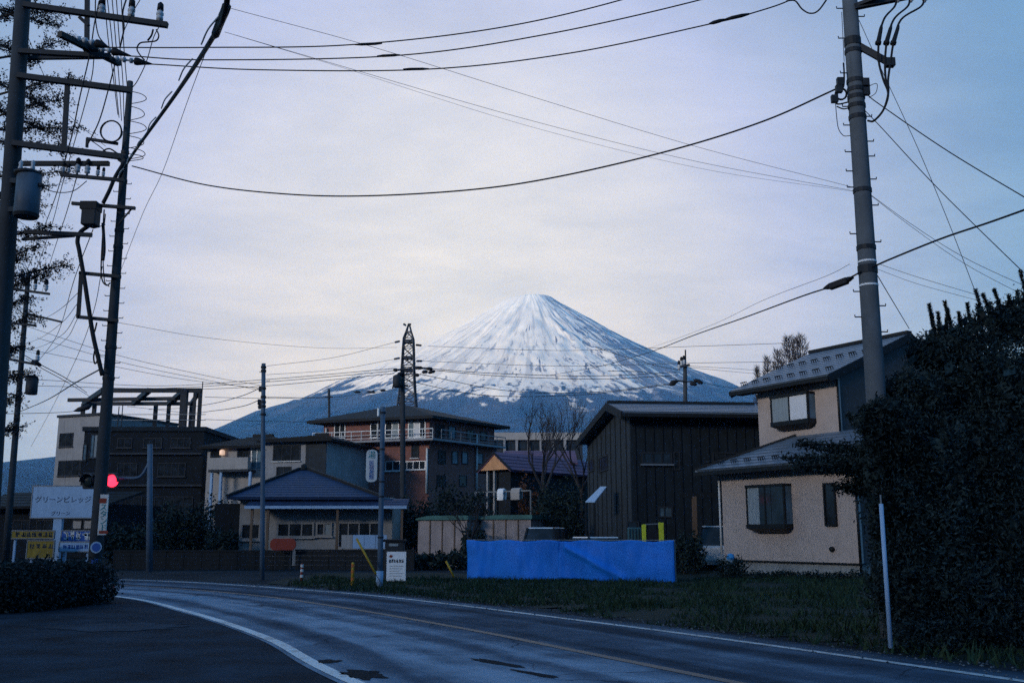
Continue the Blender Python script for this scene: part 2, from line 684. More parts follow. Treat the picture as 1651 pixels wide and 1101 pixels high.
L_EDGE = [V((8.4, -9, 0)), V((3.6, 1, 0)), G(575, 1101), G(430, 1028), G(300, 985), G(185, 961), V((-15.6, 30.4, 0)), V((-22, 32.8, 0)), V((-34, 35.0, 0)), V((-60, 37.0, 0))]
R_EDGE = [V((15.6, -9, 0)), V((10.8, 1, 0)), G(1651, 1098), G(1255, 1042), G(975, 1005), G(650, 965), G(480, 950), V((-11.2, 34.6, 0)), V((-17.5, 38.0, 0)), V((-26, 40.2, 0)), V((-40, 42.0, 0)), V((-62, 44.0, 0))]
NROAD = 150


def resample(pts, n):
    c = curve(pts, 24)
    d = [0.0]
    for a, b in zip(c, c[1:]):
        d.append(d[-1] + (b - a).length)
    out = []
    j = 0
    for i in range(n):
        s = d[-1] * i / (n - 1)
        while j < len(c) - 2 and d[j + 1] < s:
            j += 1
        t = (s - d[j]) / max(d[j + 1] - d[j], 1e-9)
        out.append(c[j].lerp(c[j + 1], min(max(t, 0), 1)))
    return out, d[-1]


LE, L_LEN = resample(L_EDGE, NROAD)
RE, R_LEN = resample(R_EDGE, NROAD)


def road_pt(i, t):
    """point between the painted edge lines: i along, t = 0 left line, 1 right line"""
    return LE[i].lerp(RE[i], t)


def ribbon(name, mat, t0, t1, i0, i1, z, nt=1, w=None):
    """strip of road surface with along/across UVs"""
    vs, fs, uv = [], [], []
    for i in range(i0, i1 + 1):
        for k in range(nt + 1):
            t = t0 + (t1 - t0) * k / nt
            p = road_pt(i, t)
            if w:
                side = (RE[i] - LE[i]).normalized()
                p = road_pt(i, t0) + side * (w * (k / nt - 0.5))
            vs.append((p.x, p.y, z))
            uv.append((i * L_LEN / NROAD, t * 6.4))
    n = nt + 1
    for i in range(i1 - i0):
        for k in range(nt):
            fs.append((i * n + k, i * n + k + 1, (i + 1) * n + k + 1, (i + 1) * n + k))
    me = bpy.data.meshes.new(name)
    me.from_pydata(vs, [], fs)
    ul = me.uv_layers.new(name='UVMap')
    for lp in me.loops:
        ul.data[lp.index].uv = uv[lp.vertex_index]
    me.materials.append(mat)
    o = bpy.data.objects.new(name, me)
    COL.objects.link(o)
    return tag(o, kind='structure')


def ground_mat():
    m, t, b = new_mat('dark_roadside_ground')
    tc = t.node('ShaderNodeTexCoord')
    n = t.noise(tc.outputs['Object'], 0.35, 10.0, 0.62)
    n2 = t.noise(tc.outputs['Object'], 6.0, 6.0, 0.7)
    k = t.math('ADD', t.math('MULTIPLY', n, 0.7), t.math('MULTIPLY', n2, 0.3))
    t.l.new(t.ramp(k, [(0.32, (0.012, 0.014, 0.017)), (0.52, (0.026, 0.030, 0.036)), (0.7, (0.045, 0.052, 0.060))]), b.inputs['Base Color'])
    b.inputs['Roughness'].default_value = 0.9
    b.inputs['Specular IOR Level'].default_value = 0.03
    bn = t.node('ShaderNodeBump')
    bn.inputs['Strength'].default_value = 0.5
    bn.inputs['Distance'].default_value = 0.03
    t.l.new(t.noise(tc.outputs['Object'], 30.0, 5.0, 0.7), bn.inputs['Height'])
    t.l.new(bn.outputs[0], b.inputs['Normal'])
    return m


def road_mat():
    m, t, b = new_mat('sky_sheen_asphalt')
    uv = t.node('ShaderNodeTexCoord')
    u, v, _ = t.sep(uv.outputs['UV'])
    long_ = t.comb(t.math('MULTIPLY', u, 0.10), t.math('MULTIPLY', v, 0.9), 0.0)
    fine = uv.outputs['Object']
    n1 = t.noise(long_, 1.6, 6.0, 0.6, 0.4)
    n2 = t.noise(fine, 0.9, 8.0, 0.65)
    n3 = t.noise(fine, 38.0, 4.0, 0.7)
    # wheel tracks: two per lane (lanes 3.2 m wide)
    lane = t.math('ABSOLUTE', t.math('SUBTRACT', t.math('FRACT', t.math('DIVIDE', v, 3.2)), 0.5))
    track = t.smooth(t.math('ABSOLUTE', t.math('SUBTRACT', lane, 0.26)), 0.13, 0.02)
    far_lane = t.smooth(v, 2.6, 4.2)
    k = t.math('ADD', t.math('MULTIPLY', n1, 0.42), t.math('MULTIPLY', n2, 0.34))
    k = t.math('ADD', k, t.math('MULTIPLY', n3, 0.26))
    k = t.math('SUBTRACT', k, t.math('MULTIPLY', track, 0.10))
    k = t.math('SUBTRACT', k, t.math('MULTIPLY', far_lane, 0.09))
    vor = t.node('ShaderNodeTexVoronoi', feature='DISTANCE_TO_EDGE')
    wob = t.node('ShaderNodeVectorMath', operation='ADD')
    nz = t.node('ShaderNodeTexNoise')
    nz.inputs['Scale'].default_value = 1.3
    nz.inputs['Detail'].default_value = 6.0
    t.l.new(fine, nz.inputs['Vector'])
    t.l.new(fine, wob.inputs[0])
    t.l.new(nz.outputs['Color'], wob.inputs[1])
    t.l.new(wob.outputs[0], vor.inputs['Vector'])
    vor.inputs['Scale'].default_value = 0.42
    k = t.math('ADD', k, t.math('MULTIPLY', t.math('MULTIPLY', t.smooth(v, 0.5, 1.4), t.smooth(v, 3.2, 2.4)), 0.045))
    crack = t.math('MULTIPLY', t.smooth(vor.outputs[0], 0.012, 0.003), t.smooth(t.noise(fine, 0.25, 2.0), 0.45, 0.6))
    k = t.math('SUBTRACT', k, t.math('MULTIPLY', crack, 0.16))
    t.l.new(t.ramp(k, [(0.30, (0.022, 0.034, 0.050)), (0.44, (0.058, 0.090, 0.132)), (0.60, (0.21, 0.29, 0.38))]), b.inputs['Base Color'])  # sky sheen of the damp road put into the base colour as pale blue
    t.l.new(t.ramp(k, [(0.32, (0.85,) * 3), (0.58, (0.60,) * 3)]), b.inputs['Roughness'])
    b.inputs['Specular IOR Level'].default_value = 0.03
    bn = t.node('ShaderNodeBump')
    bn.inputs['Strength'].default_value = 0.35
    bn.inputs['Distance'].default_value = 0.012
    t.l.new(t.noise(fine, 60.0, 3.0, 0.7), bn.inputs['Height'])
    t.l.new(bn.outputs[0], b.inputs['Normal'])
    return m


def paint_mat(name, col, wear=0.5):
    m, t, b = new_mat(name)
    tc = t.node('ShaderNodeTexCoord')
    n = t.noise(tc.outputs['Object'], 5.0, 8.0, 0.7)
    n2 = t.noise(tc.outputs['Object'], 0.45, 3.0, 0.6)
    k = t.math('ADD', t.math('MULTIPLY', n, 0.6), t.math('MULTIPLY', n2, 0.4))
    t.l.new(t.ramp(k, [(wear - 0.12, (0.05, 0.052, 0.056)), (wear + 0.06, col)]), b.inputs['Base Color'])
    b.inputs['Roughness'].default_value = 0.6
    return m


MT['ground'] = ground_mat()
MT['asphalt'] = road_mat()
MT['line'] = paint_mat('worn_white_road_paint', (0.62, 0.63, 0.64), 0.44)
MT['line_worn'] = paint_mat('very_worn_white_road_paint', (0.50, 0.51, 0.52), 0.47)
MT['centre'] = paint_mat('faded_orange_road_paint', (0.115, 0.078, 0.066), 0.56)
MT['slab'] = M('pale_worn_asphalt', (0.038, 0.05, 0.068), 0.9, 0.4, 1.2, 0.4, spec=0.03)
MT['patch'] = M('fresh_dark_asphalt', (0.020, 0.022, 0.027), 0.9, 0.35, 6.0, 0.4, spec=0.03)
MT['soil'] = M('rough_grass_soil', (0.012, 0.018, 0.014), 0.95, 0.5, 1.6, 0.5)

# ground out beyond the mountain's foot, finer near the camera
xs = [-8900, -3000, -900, -300, -120, -60, -30, 0, 30, 60, 120, 300, 900, 3000, 8900]
ys = [-450, -200, -60, -20, 10, 30, 60, 90, 150, 300, 700, 1800, 4000, 7400]
gm = MB()
gm.v = [V((x, y, -0.02)) for y in ys for x in xs]
nx_ = len(xs)
gm.f = [(j * nx_ + i, j * nx_ + i + 1, (j + 1) * nx_ + i + 1, (j + 1) * nx_ + i) for j in range(len(ys) - 1) for i in range(nx_ - 1)]
tag(gm.build('ground', MT['ground']), kind='structure')

ribbon('road', MT['asphalt'], -0.025, 1.10, 0, NROAD - 1, 0.0, 12)
ribbon('edge_line', MT['line'], 0.0, 0.0, 0, 112, 0.006, 1, 0.17)
ribbon('edge_line', MT['line_worn'], 1.0, 1.0, 0, NROAD - 1, 0.006, 1, 0.15)
ribbon('centre_line', MT['centre'], 0.56, 0.56, 0, NROAD - 1, 0.006, 1, 0.16)


def ragged(name, centre, rx, ry, rot, mat, z, seed):
    rnd = random.Random(seed)
    vs = [V((centre.x, centre.y, z))]
    n = 26
    for k in range(n):
        a = 2 * math.pi * k / n
        r = 1 + rnd.uniform(-0.28, 0.28)
        x, y = rx * r * math.cos(a), ry * r * math.sin(a)
        vs.append(V((centre.x + x * math.cos(rot) - y * math.sin(rot), centre.y + x * math.sin(rot) + y * math.cos(rot), z)))
    return tag(MB().add(vs, [(0, 1 + k, 1 + (k + 1) % n) for k in range(n)]).build(name, mat), kind='structure')


ragged('asphalt_patch', G(585, 1087), 0.22, 0.42, 0.5, MT['patch'], 0.006, 1)
ragged('asphalt_patch', G(530, 1066), 0.14, 0.18, 0.5, MT['patch'], 0.006, 2)
ragged('asphalt_patch', G(800, 1068), 0.10, 0.55, 0.62, MT['patch'], 0.006, 3)
ragged('asphalt_patch', G(862, 1086), 0.08, 0.40, 0.62, MT['patch'], 0.006, 4)
# paler worn spot of a driveway on the left
ragged('driveway_apron', G(190, 1010), 1.25, 0.75, 0.1, MT['slab'], 0.002, 9)
# shoulder between the left edge line and the hedge
pav = MB()
npv = 70
for i in range(npv):
    side = (LE[i] - RE[i]).normalized()
    a, b2 = LE[i] + side * 0.08, LE[i] + side * 5.5
    pav.v += [V((a.x, a.y, -0.006)), V((b2.x, b2.y, -0.006))]
for i in range(npv - 1):
    pav.f.append((2 * i, 2 * i + 1, 2 * i + 3, 2 * i + 2))
MT['shoulder'] = M('old_shoulder_asphalt', (0.022, 0.032, 0.046), 0.9, 0.6, 1.1, 0.5, spec=0.03)
tag(pav.build('roadside_pavement', MT['shoulder']), kind='structure')


# grass lot on the right: from the kerb side up to the houses
def lot_z(x, y):
    s = min(max((x - 5.5) / 3.5, 0), 1)
    s2 = min(max((y - 24) / 8.0, 0), 1)
    return 0.02 + 0.10 * s * s * (3 - 2 * s) * s2 + 0.05 * mnoise.noise(V((x * 0.35, y * 0.35, 0)))


def right_of_road(x, y, off=0.0):
    best, bi = 1e9, 0
    for i in range(0, NROAD, 2):
        d = (RE[i].x - x) ** 2 + (RE[i].y - y) ** 2
        if d < best:
            best, bi = d, i
    s = (RE[bi] - LE[bi]).normalized()
    return (x - RE[bi].x) * s.x + (y - RE[bi].y) * s.y - off


lot = MB()
NX, NY = 60, 60
inside = {}
for j in range(NY + 1):
    for i in range(NX + 1):
        x, y = -8 + 34 * i / NX, 4 + 46 * j / NY
        r = right_of_road(x, y)
        z = lot_z(x, y) if r > 1.5 else lot_z(x, y) * max(r / 1.5, 0) - 0.03
        if y > 40:
            z -= 0.0
        inside[(i, j)] = r
        lot.v.append(V((x, y, z)))
for j in range(NY):
    for i in range(NX):
        if min(inside[(i + a, j + b)] for a in (0, 1) for b in (0, 1)) > 0.75 and not (lot.v[j * (NX + 1) + i].y > 42):
            k = j * (NX + 1) + i
            lot.f.append((k, k + 1, k + NX + 2, k + NX + 1))
tag(lot.build('grass_lot', MT['soil'], smooth=True), kind='structure')

# grass blades
NB = 52000
gx = RNG.uniform(-7, 17, NB * 3)
gy = RNG.uniform(11, 36.5, NB * 3)
lpx = np.array([p.x for p in RE])
lpy = np.array([p.y for p in RE])
snx = np.array([(b - a).normalized().x for a, b in zip(LE, RE)])
sny = np.array([(b - a).normalized().y for a, b in zip(LE, RE)])
keep_p = []
for c0 in range(0, len(gx), 6000):
    X, Y = gx[c0:c0 + 6000], gy[c0:c0 + 6000]
    idx = ((X[:, None] - lpx) ** 2 + (Y[:, None] - lpy) ** 2).argmin(1)
    d = (X - lpx[idx]) * snx[idx] + (Y - lpy[idx]) * sny[idx]
    ok = d > 0.55 + RNG.exponential(0.35, len(X))
    keep_p.append(np.stack([X[ok], Y[ok]], 1))
gp = np.concatenate(keep_p)[:NB]
clump = np.array([mnoise.noise(V((x * 0.6, y * 0.6, 3))) + 0.5 * mnoise.noise(V((x * 2.3, y * 2.3, 5))) for x, y in gp])
gp = gp[clump > -0.22]
clump = clump[clump > -0.22]
n = len(gp)
gz = np.array([lot_z(x, y) for x, y in gp]) - 0.02
h = (0.07 + 0.12 * np.clip(clump + 0.3, 0, 1)) * RNG.uniform(0.6, 1.6, n)
az = RNG.uniform(0, 2 * math.pi, n)
w = RNG.uniform(0.012, 0.026, n)
lean = RNG.normal(0, 0.5, (n, 2)) * h[:, None]
base = np.stack([gp[:, 0], gp[:, 1], gz], 1)
dx = np.stack([np.cos(az) * w, np.sin(az) * w, np.zeros(n)], 1)
tip = base + np.stack([lean[:, 0], lean[:, 1], h], 1)
tri = np.stack([base - dx, base + dx, tip], 1).reshape(-1, 3)
tag(quads('grass', tri, MT['grass'], k=3), kind='stuff')

# loose gravel along the road's right edge
ns = 2600
ii = RNG.integers(8, 110, ns)
dd_ = 0.12 + np.abs(RNG.normal(0.35, 0.4, ns))
gxp = lpx[ii] + snx[ii] * dd_ + RNG.uniform(-0.4, 0.4, ns)
gyp = lpy[ii] + sny[ii] * dd_ + RNG.uniform(-0.4, 0.4, ns)
sz = RNG.uniform(0.008, 0.030, ns)[:, None]
cen_g = np.stack([gxp, gyp, sz[:, 0] * 0.3 + 0.0], 1)
ang_g = RNG.uniform(0, 6.28, ns)
e1 = np.stack([np.cos(ang_g), np.sin(ang_g), np.zeros(ns)], 1) * sz
e2 = np.stack([-np.sin(ang_g), np.cos(ang_g), np.zeros(ns)], 1) * sz * 0.8
e3 = np.stack([np.zeros(ns), np.zeros(ns), np.full(ns, 0.7)], 1) * sz
tri_g = []
for s1 in (1, -1):
    for s2 in (1, -1):
        tri_g.append(np.stack([cen_g + e1 * s1, cen_g + e2 * s2, cen_g + e3], 1))
tri_g = np.concatenate(tri_g).reshape(-1, 3)
MT['gravel'] = leaf_mat('verge_gravel', (0.10, 0.11, 0.12), 0.6, 0.9)
tag(quads('gravel', tri_g, MT['gravel'], k=3), kind='stuff')

# ------------------------------------------------------------------ unseen hill added behind the camera to keep most low sun off the street
HILL_H = 70.0
hx, hy = math.sin(SUN_AZ), math.cos(SUN_AZ)
hl = MB()
NU, NW = 60, 24
for j in range(NW + 1):
    for i in range(NU + 1):
        q, w_ = -330 + 560 * i / NU, -110 + 220 * j / NW
        x, y = hx * 235 - hy * q + hx * w_, hy * 235 + hx * q + hy * w_
        e = min(1.0, (q + 330) / 90, (230 - q) / 90) * (math.cos(math.pi * w_ / 220) ** 2)
        hl.v.append(V((x, y, -0.3 + max(e, 0) * (HILL_H + 7 * mnoise.noise(V((q / 60, w_ / 60, 1))) + 2.5 * mnoise.noise(V((q / 12, w_ / 12, 5)))))))
for j in range(NW):
    for i in range(NU):
        k = j * (NU + 1) + i
        hl.f.append((k, k + 1, k + NU + 2, k + NU + 1))
MT['shade_hill'] = M('shade_hill_woods', (0.022, 0.032, 0.026), 0.95, 0.5, 0.12, 0.0)
tag(hl.build('shade_hill', MT['shade_hill'], smooth=True), kind='structure')

# ------------------------------------------------------------------ the mountain
DM = 6000.0
peak = P(856, 477, DM)
KM = DM / FPX
PROF = [(0, 377), (18, 384), (36, 384), (58, 369), (80, 355.6), (100, 343.9), (130, 324.5), (190, 289.8), (240, 261.7), (290, 238), (330, 219.7), (380, 192.4), (450, 168.9), (520, 133.5), (620, 106.4), (735, 84), (860, 63.3), (1000, 39), (1200, 3), (1450, -39), (1600, -53)]


def mountain_profile(r):
    q = r / KM
    for (a, ha), (b, hb) in zip(PROF, PROF[1:]):
        if q <= b:
            t = (q - a) / (b - a)
            return (ha + (hb - ha) * t) * KM
    return PROF[-1][1] * KM


def mountain_height(x, y):
    r = math.hypot(x, y)
    h = mountain_profile(r)
    q = r / KM
    a = math.atan2(x, -y) + 0.16 * mnoise.noise(V((x / KM / 60, y / KM / 60, 8.0)))
    ca, sa = math.cos(a), math.sin(a)
    g1 = abs(mnoise.noise(V((ca * 7, sa * 7, q * 0.009))))
    g2 = abs(mnoise.noise(V((ca * 19 + 5, sa * 19, q * 0.009))))
    g3 = mnoise.noise(V((ca * 48, sa * 48 + 9, q * 0.02)))
    amp = min(q / 210.0, 1.0) * KM
    flat = min(max((q - 420) / 400, 0), 1)
    amp *= (1 - 0.6 * flat)
    h -= amp * (6.0 * (0.35 - g1) + 2.2 * (0.3 - g2) + 0.7 * g3)
    h += KM * (1.6 * mnoise.noise(V((x / KM / 26, y / KM / 26, 2.0))) + 0.9 * mnoise.noise(V((x / KM / 9, y / KM / 9, 2.0)))) * min(q / 60, 1)
    # crater lip
    if q < 42:
        h += KM * (1.2 * mnoise.noise(V((ca * 2.0, sa * 2.0, 4.0))) + 3.2 * sa * min(q / 16, 1) * min((42 - q) / 15, 1))
    return h


mt = MB()
NR, NA = 110, 520
rs = [1600 * KM * (i / NR) ** 1.55 for i in range(1, NR + 1)]
z0 = EYE.z
mt.v.append(V((peak.x, peak.y, z0 + mountain_height(0.01, 0.01))))
for r in rs:
    for k in range(NA):
        a = 2 * math.pi * k / NA
        x, y = r * math.cos(a), min(r * math.sin(a), 1300.0)
        mt.v.append(V((peak.x + x, peak.y + y, max(z0 + mountain_height(x, y), -0.3))))
for k in range(NA):
    mt.f.append((0, 1 + k, 1 + (k + 1) % NA))
for j in range(NR - 1):
    for k in range(NA):
        k2 = (k + 1) % NA
        mt.f.append((1 + j * NA + k, 1 + (j + 1) * NA + k, 1 + (j + 1) * NA + k2, 1 + j * NA + k2))


def mountain_mat():
    m, t, b = new_mat('snow_capped_volcano')
    geo = t.node('ShaderNodeNewGeometry')
    off = t.node('ShaderNodeVectorMath', operation='SUBTRACT')
    t.l.new(geo.outputs['Position'], off.inputs[0])
    off.inputs[1].default_value = (peak.x, peak.y, z0)
    x, y, z = t.sep(off.outputs[0])
    x, y, z = (t.math('DIVIDE', s, KM) for s in (x, y, z))
    r = t.math('SQRT', t.math('ADD', t.math('MULTIPLY', x, x), t.math('MULTIPLY', y, y)))
    a = t.math('ARCTAN2', x, t.math('MULTIPLY', y, -1.0))
    slope_vec = t.comb(t.math('MULTIPLY', a, 9.0), t.math('MULTIPLY', r, 0.011), 0.0)
    fine_vec = t.comb(t.math('MULTIPLY', a, 30.0), t.math('MULTIPLY', r, 0.020), 7.0)
    n1 = t.noise(slope_vec, 1.0, 7.0, 0.62, 0.5)
    n2 = t.noise(fine_vec, 1.0, 6.0, 0.65, 0.6)
    n3 = t.noise(t.comb(t.math('DIVIDE', x, 30.0), t.math('DIVIDE', y, 30.0), t.math('DIVIDE', z, 30.0)), 1.0, 7.0, 0.65)
    # height of the snow line: lower in front than on the flanks
    side = t.math('ABSOLUTE', t.math('SINE', a))
    line = t.math('ADD', 156.0, t.math('MULTIPLY', t.math('POWER', side, 1.6), 76.0))
    hz = t.math('ADD', z, t.math('MULTIPLY', t.math('SUBTRACT', n1, 0.5), 150.0))
    hz = t.math('ADD', hz, t.math('MULTIPLY', t.math('SUBTRACT', n2, 0.5), 60.0))
    hz = t.math('ADD', hz, t.math('MULTIPLY', t.math('SUBTRACT', n3, 0.5), 55.0))
    hz = t.math('SUBTRACT', hz, line)
    snow = t.smooth(hz, -3.0, 8.0)
    # bare rock ribs, more of them on the right-hand flank and lower down
    right = t.smooth(t.math('SINE', a), -0.15, 0.7)
    low = t.smooth(z, 360.0, 215.0)
    th = t.math('SUBTRACT', 0.65, t.math('MULTIPLY', right, 0.16))
    th = t.math('SUBTRACT', th, t.math('MULTIPLY', low, 0.065))
    rib = t.smooth(t.math('ADD', t.math('MULTIPLY', n2, 0.75), t.math('MULTIPLY', n1, 0.25)), th, t.math('ADD', th, 0.04))
    n4 = t.noise(t.comb(t.math('ADD', t.math('MULTIPLY', a, 26.0), t.math('MULTIPLY', n1, 1.2)), t.math('MULTIPLY', r, 0.005), 3.0), 1.0, 4.0, 0.6, 0.3)
    streak = t.math('MULTIPLY', t.smooth(n4, 0.53, 0.58), t.math('MULTIPLY', t.math('MAXIMUM', t.smooth(t.math('SINE', a), 0.08, 0.45), 0.28), t.smooth(r, 45.0, 120.0)))
    lip = t.math('MULTIPLY', t.math('MULTIPLY', t.smooth(r, 15.0, 20.0), t.smooth(r, 40.0, 35.0)), t.math('MULTIPLY', t.smooth(t.math('SINE', a), -0.25, -0.6), t.smooth(z, 372.0, 376.0)))
    spots = t.math('MULTIPLY', t.smooth(t.noise(t.comb(t.math('ADD', t.math('MULTIPLY', a, 40.0), t.math('MULTIPLY', n3, 2.0)), t.math('MULTIPLY', r, 0.022), 11.0), 1.0, 5.0, 0.65), 0.55, 0.62), t.math('MULTIPLY', low, 0.7))
    bare = t.math('MAXIMUM', t.math('MAXIMUM', t.math('MULTIPLY', rib, 0.92), spots), t.math('MAXIMUM', lip, t.math('MULTIPLY', streak, 0.92)))
    snow_c = t.ramp(n3, [(0.3, (0.72, 0.70, 0.71)), (0.7, (0.90, 0.885, 0.89))])
    rock_c = t.ramp(n1, [(0.3, (0.050, 0.055, 0.075)), (0.7, (0.105, 0.105, 0.125))])
    wood_c = t.ramp(n3, [(0.3, (0.004, 0.012, 0.022)), (0.7, (0.013, 0.026, 0.040))])
    up = t.mix(bare, snow_c, rock_c)
    timber = t.mix(t.smooth(hz, -70.0, -10.0), wood_c, t.mix(0.5, wood_c, rock_c))
    t.l.new(t.mix(snow, timber, up), b.inputs['Base Color'])
    b.inputs['Roughness'].default_value = 0.9
    b.inputs['Specular IOR Level'].default_value = 0.1
    return m


MT['mountain'] = mountain_mat()
tag(mt.build('mountain', MT['mountain'], smooth=True), kind='structure')


# ------------------------------------------------------------------ air
def haze_mat():
    m = bpy.data.materials.new('evening_haze')
    m.use_nodes = True
    t = NT(m.node_tree)
    t.n.clear()
    out = t.node('ShaderNodeOutputMaterial')
    vol = t.node('ShaderNodeVolumePrincipled')
    vol.inputs['Color'].default_value = (0.09, 0.40, 1.0, 1)
    vol.inputs['Absorption Color'].default_value = (1, 1, 1, 1)
    vol.inputs['Density'].default_value = HAZE_DENSITY
    vol.inputs['Anisotropy'].default_value = 0.0
    t.l.new(vol.outputs[0], out.inputs['Volume'])
    return m


HAZE_DENSITY = 0.60 / DM
hb = MB().box((-9000, -460, -1.3), (9000, DM + 1500, z0 + 400 * KM))
tag(hb.build('haze', haze_mat()), kind='stuff')

# ================================================================== BUILDINGS
def parts_px(fr, root, name, mat, u0, v0, u1, v1, b0, b1, pb=0.0):
    """a slab on the wall plane (inset pb) seen between two photo points"""
    a0, c1 = fr.at_u(u0, v0, pb)
    a1, _ = fr.at_u(u1, v0, pb)
    _, c0 = fr.at_u((u0 + u1) / 2, v1, pb)
    _, c1 = fr.at_u((u0 + u1) / 2, v0, pb)
    m = MB()
    fr.box(m, a0, a1, pb + b0, pb + b1, c0, c1)
    return m.build(name, MT[mat], root)


# ---------------------------------------------------------------- beige house on the right
GZ = 0.28
Yn, Yf = 34.9, 39.2
En = P(1336, 603, Yn)
Ef = P(1178, 631, Yf)
dv = V((En.x - Ef.x, En.y - Ef.y, 0))
EAVE_L = dv.length
fh = Frame(V((Ef.x, Ef.y, GZ)), dv)            # eave line of the upper roof: a runs towards us
fh.n = V((-fh.d.y, fh.d.x, 0))
if fh.n.x < 0:
    fh.n = -fh.n
eave_c = (Ef.z + En.z) / 2 - GZ
house = thing('beige_house', fh.p(EAVE_L / 2, 4, 0), 'beige two storey house with blue grey metal roofs and box windows', 'house')
OV = 0.55                                      # eave overhang
RUN = 4.6
RISE = P(1490, 527, Yn + RUN * abs(fh.n.y)).z - GZ - eave_c
RISE = 1.95
# upper walls
aL, _ = fh.at_u(1223, 680, OV)
aR, _ = fh.at_u(1353, 680, OV)
wtop = eave_c - 0.05
mid_c = fh.at_u(1290, 735, OV)[1] - 0.5
m = MB()
fh.box(m, aL, aR, OV, OV + 0.15, mid_c, wtop + 0.1)
m.build('wall', MT['beige'], house)
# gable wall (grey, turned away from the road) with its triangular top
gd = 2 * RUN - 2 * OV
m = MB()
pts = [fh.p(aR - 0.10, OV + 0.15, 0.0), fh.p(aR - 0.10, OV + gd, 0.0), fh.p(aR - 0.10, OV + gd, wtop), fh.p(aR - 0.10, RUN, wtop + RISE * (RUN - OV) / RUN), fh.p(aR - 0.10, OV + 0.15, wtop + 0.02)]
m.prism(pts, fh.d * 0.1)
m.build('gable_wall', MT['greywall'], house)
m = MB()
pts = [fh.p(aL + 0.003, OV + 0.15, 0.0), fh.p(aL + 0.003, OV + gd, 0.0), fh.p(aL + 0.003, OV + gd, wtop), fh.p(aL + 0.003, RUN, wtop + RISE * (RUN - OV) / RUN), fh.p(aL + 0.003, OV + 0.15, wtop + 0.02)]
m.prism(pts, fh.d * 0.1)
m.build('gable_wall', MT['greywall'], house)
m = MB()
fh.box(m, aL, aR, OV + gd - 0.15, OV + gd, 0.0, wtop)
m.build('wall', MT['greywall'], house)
# upper roof
m = MB()
roof_plane(m, fh.p(0, 0, eave_c), fh.p(EAVE_L, 0, eave_c), fh.p(EAVE_L, RUN, eave_c + RISE), fh.p(0, RUN, eave_c + RISE), 0.10, 14, 0.025)
roof_plane(m, fh.p(0, 2 * RUN, eave_c), fh.p(EAVE_L, 2 * RUN, eave_c), fh.p(EAVE_L, RUN, eave_c + RISE), fh.p(0, RUN, eave_c + RISE), 0.10, 0)
roof = m.build('roof', MT['metal_roof'], house)
m = MB()
m.bar(fh.p(0.02, RUN, eave_c + RISE + 0.05), fh.p(EAVE_L - 0.02, RUN, eave_c + RISE + 0.05), 0.28, 0.12)
m.build('ridge_cap', MT['dark_roof'], roof)
for a_ in (-0.02, EAVE_L + 0.02):              # dark barge boards along both rakes
    for s_ in (0, 2 * RUN):
        m = MB()
        m.bar(fh.p(a_, s_, eave_c - 0.14), fh.p(a_, RUN, eave_c + RISE - 0.14), 0.05, 0.26)
        m.build('barge_board', MT['dark_wood'], roof)
m = MB()
fh.box(m, 0.05, EAVE_L - 0.05, 0.03, OV, eave_c - 0.16, eave_c - 0.12)
m.build('soffit', MT['dark_wood'], roof)
m = MB()
fh.box(m, -0.01, EAVE_L + 0.01, -0.09, 0.02, eave_c - 0.2, eave_c - 0.06)
m.build('gutter', MT['bronze'], roof)
# snow guards: one hoop on each line of the seam pattern
g = MB()
for q in (-0.11, 0.0, 0.11):
    g.tube([V((q, 0, 0)), V((q, 0.02, 0.11)), V((q, 0.10, 0.13)), V((q, 0.13, 0.0))], 0.016, 5)
g.bar(V((-0.14, 0.02, 0.12)), V((0.14, 0.02, 0.12)), 0.03, 0.03)
guard = g.build('snow_guard', MT['bronze'], None)
guard.parent = roof
gn = (fh.p(0, RUN, RISE) - fh.p(0, 0, 0)).normalized()
gx_ = fh.d
gz_ = gx_.cross(gn)
GROT = Matrix((gx_, gn, gz_)).transposed().to_euler()
first = True
for t_, cnt, off in ((0.12, 8, 0.25), (0.52, 8, 0.5)):
    for k in range(cnt):
        a_ = EAVE_L * (k + off) / cnt
        p_ = fh.p(a_, RUN * t_, eave_c + RISE * t_ + 0.02)
        if first:
            guard.location = p_ - parent_loc(roof)
            guard.rotation_euler = GROT
            first = False
        else:
            share(guard, 'snow_guard', roof, p_, GROT)


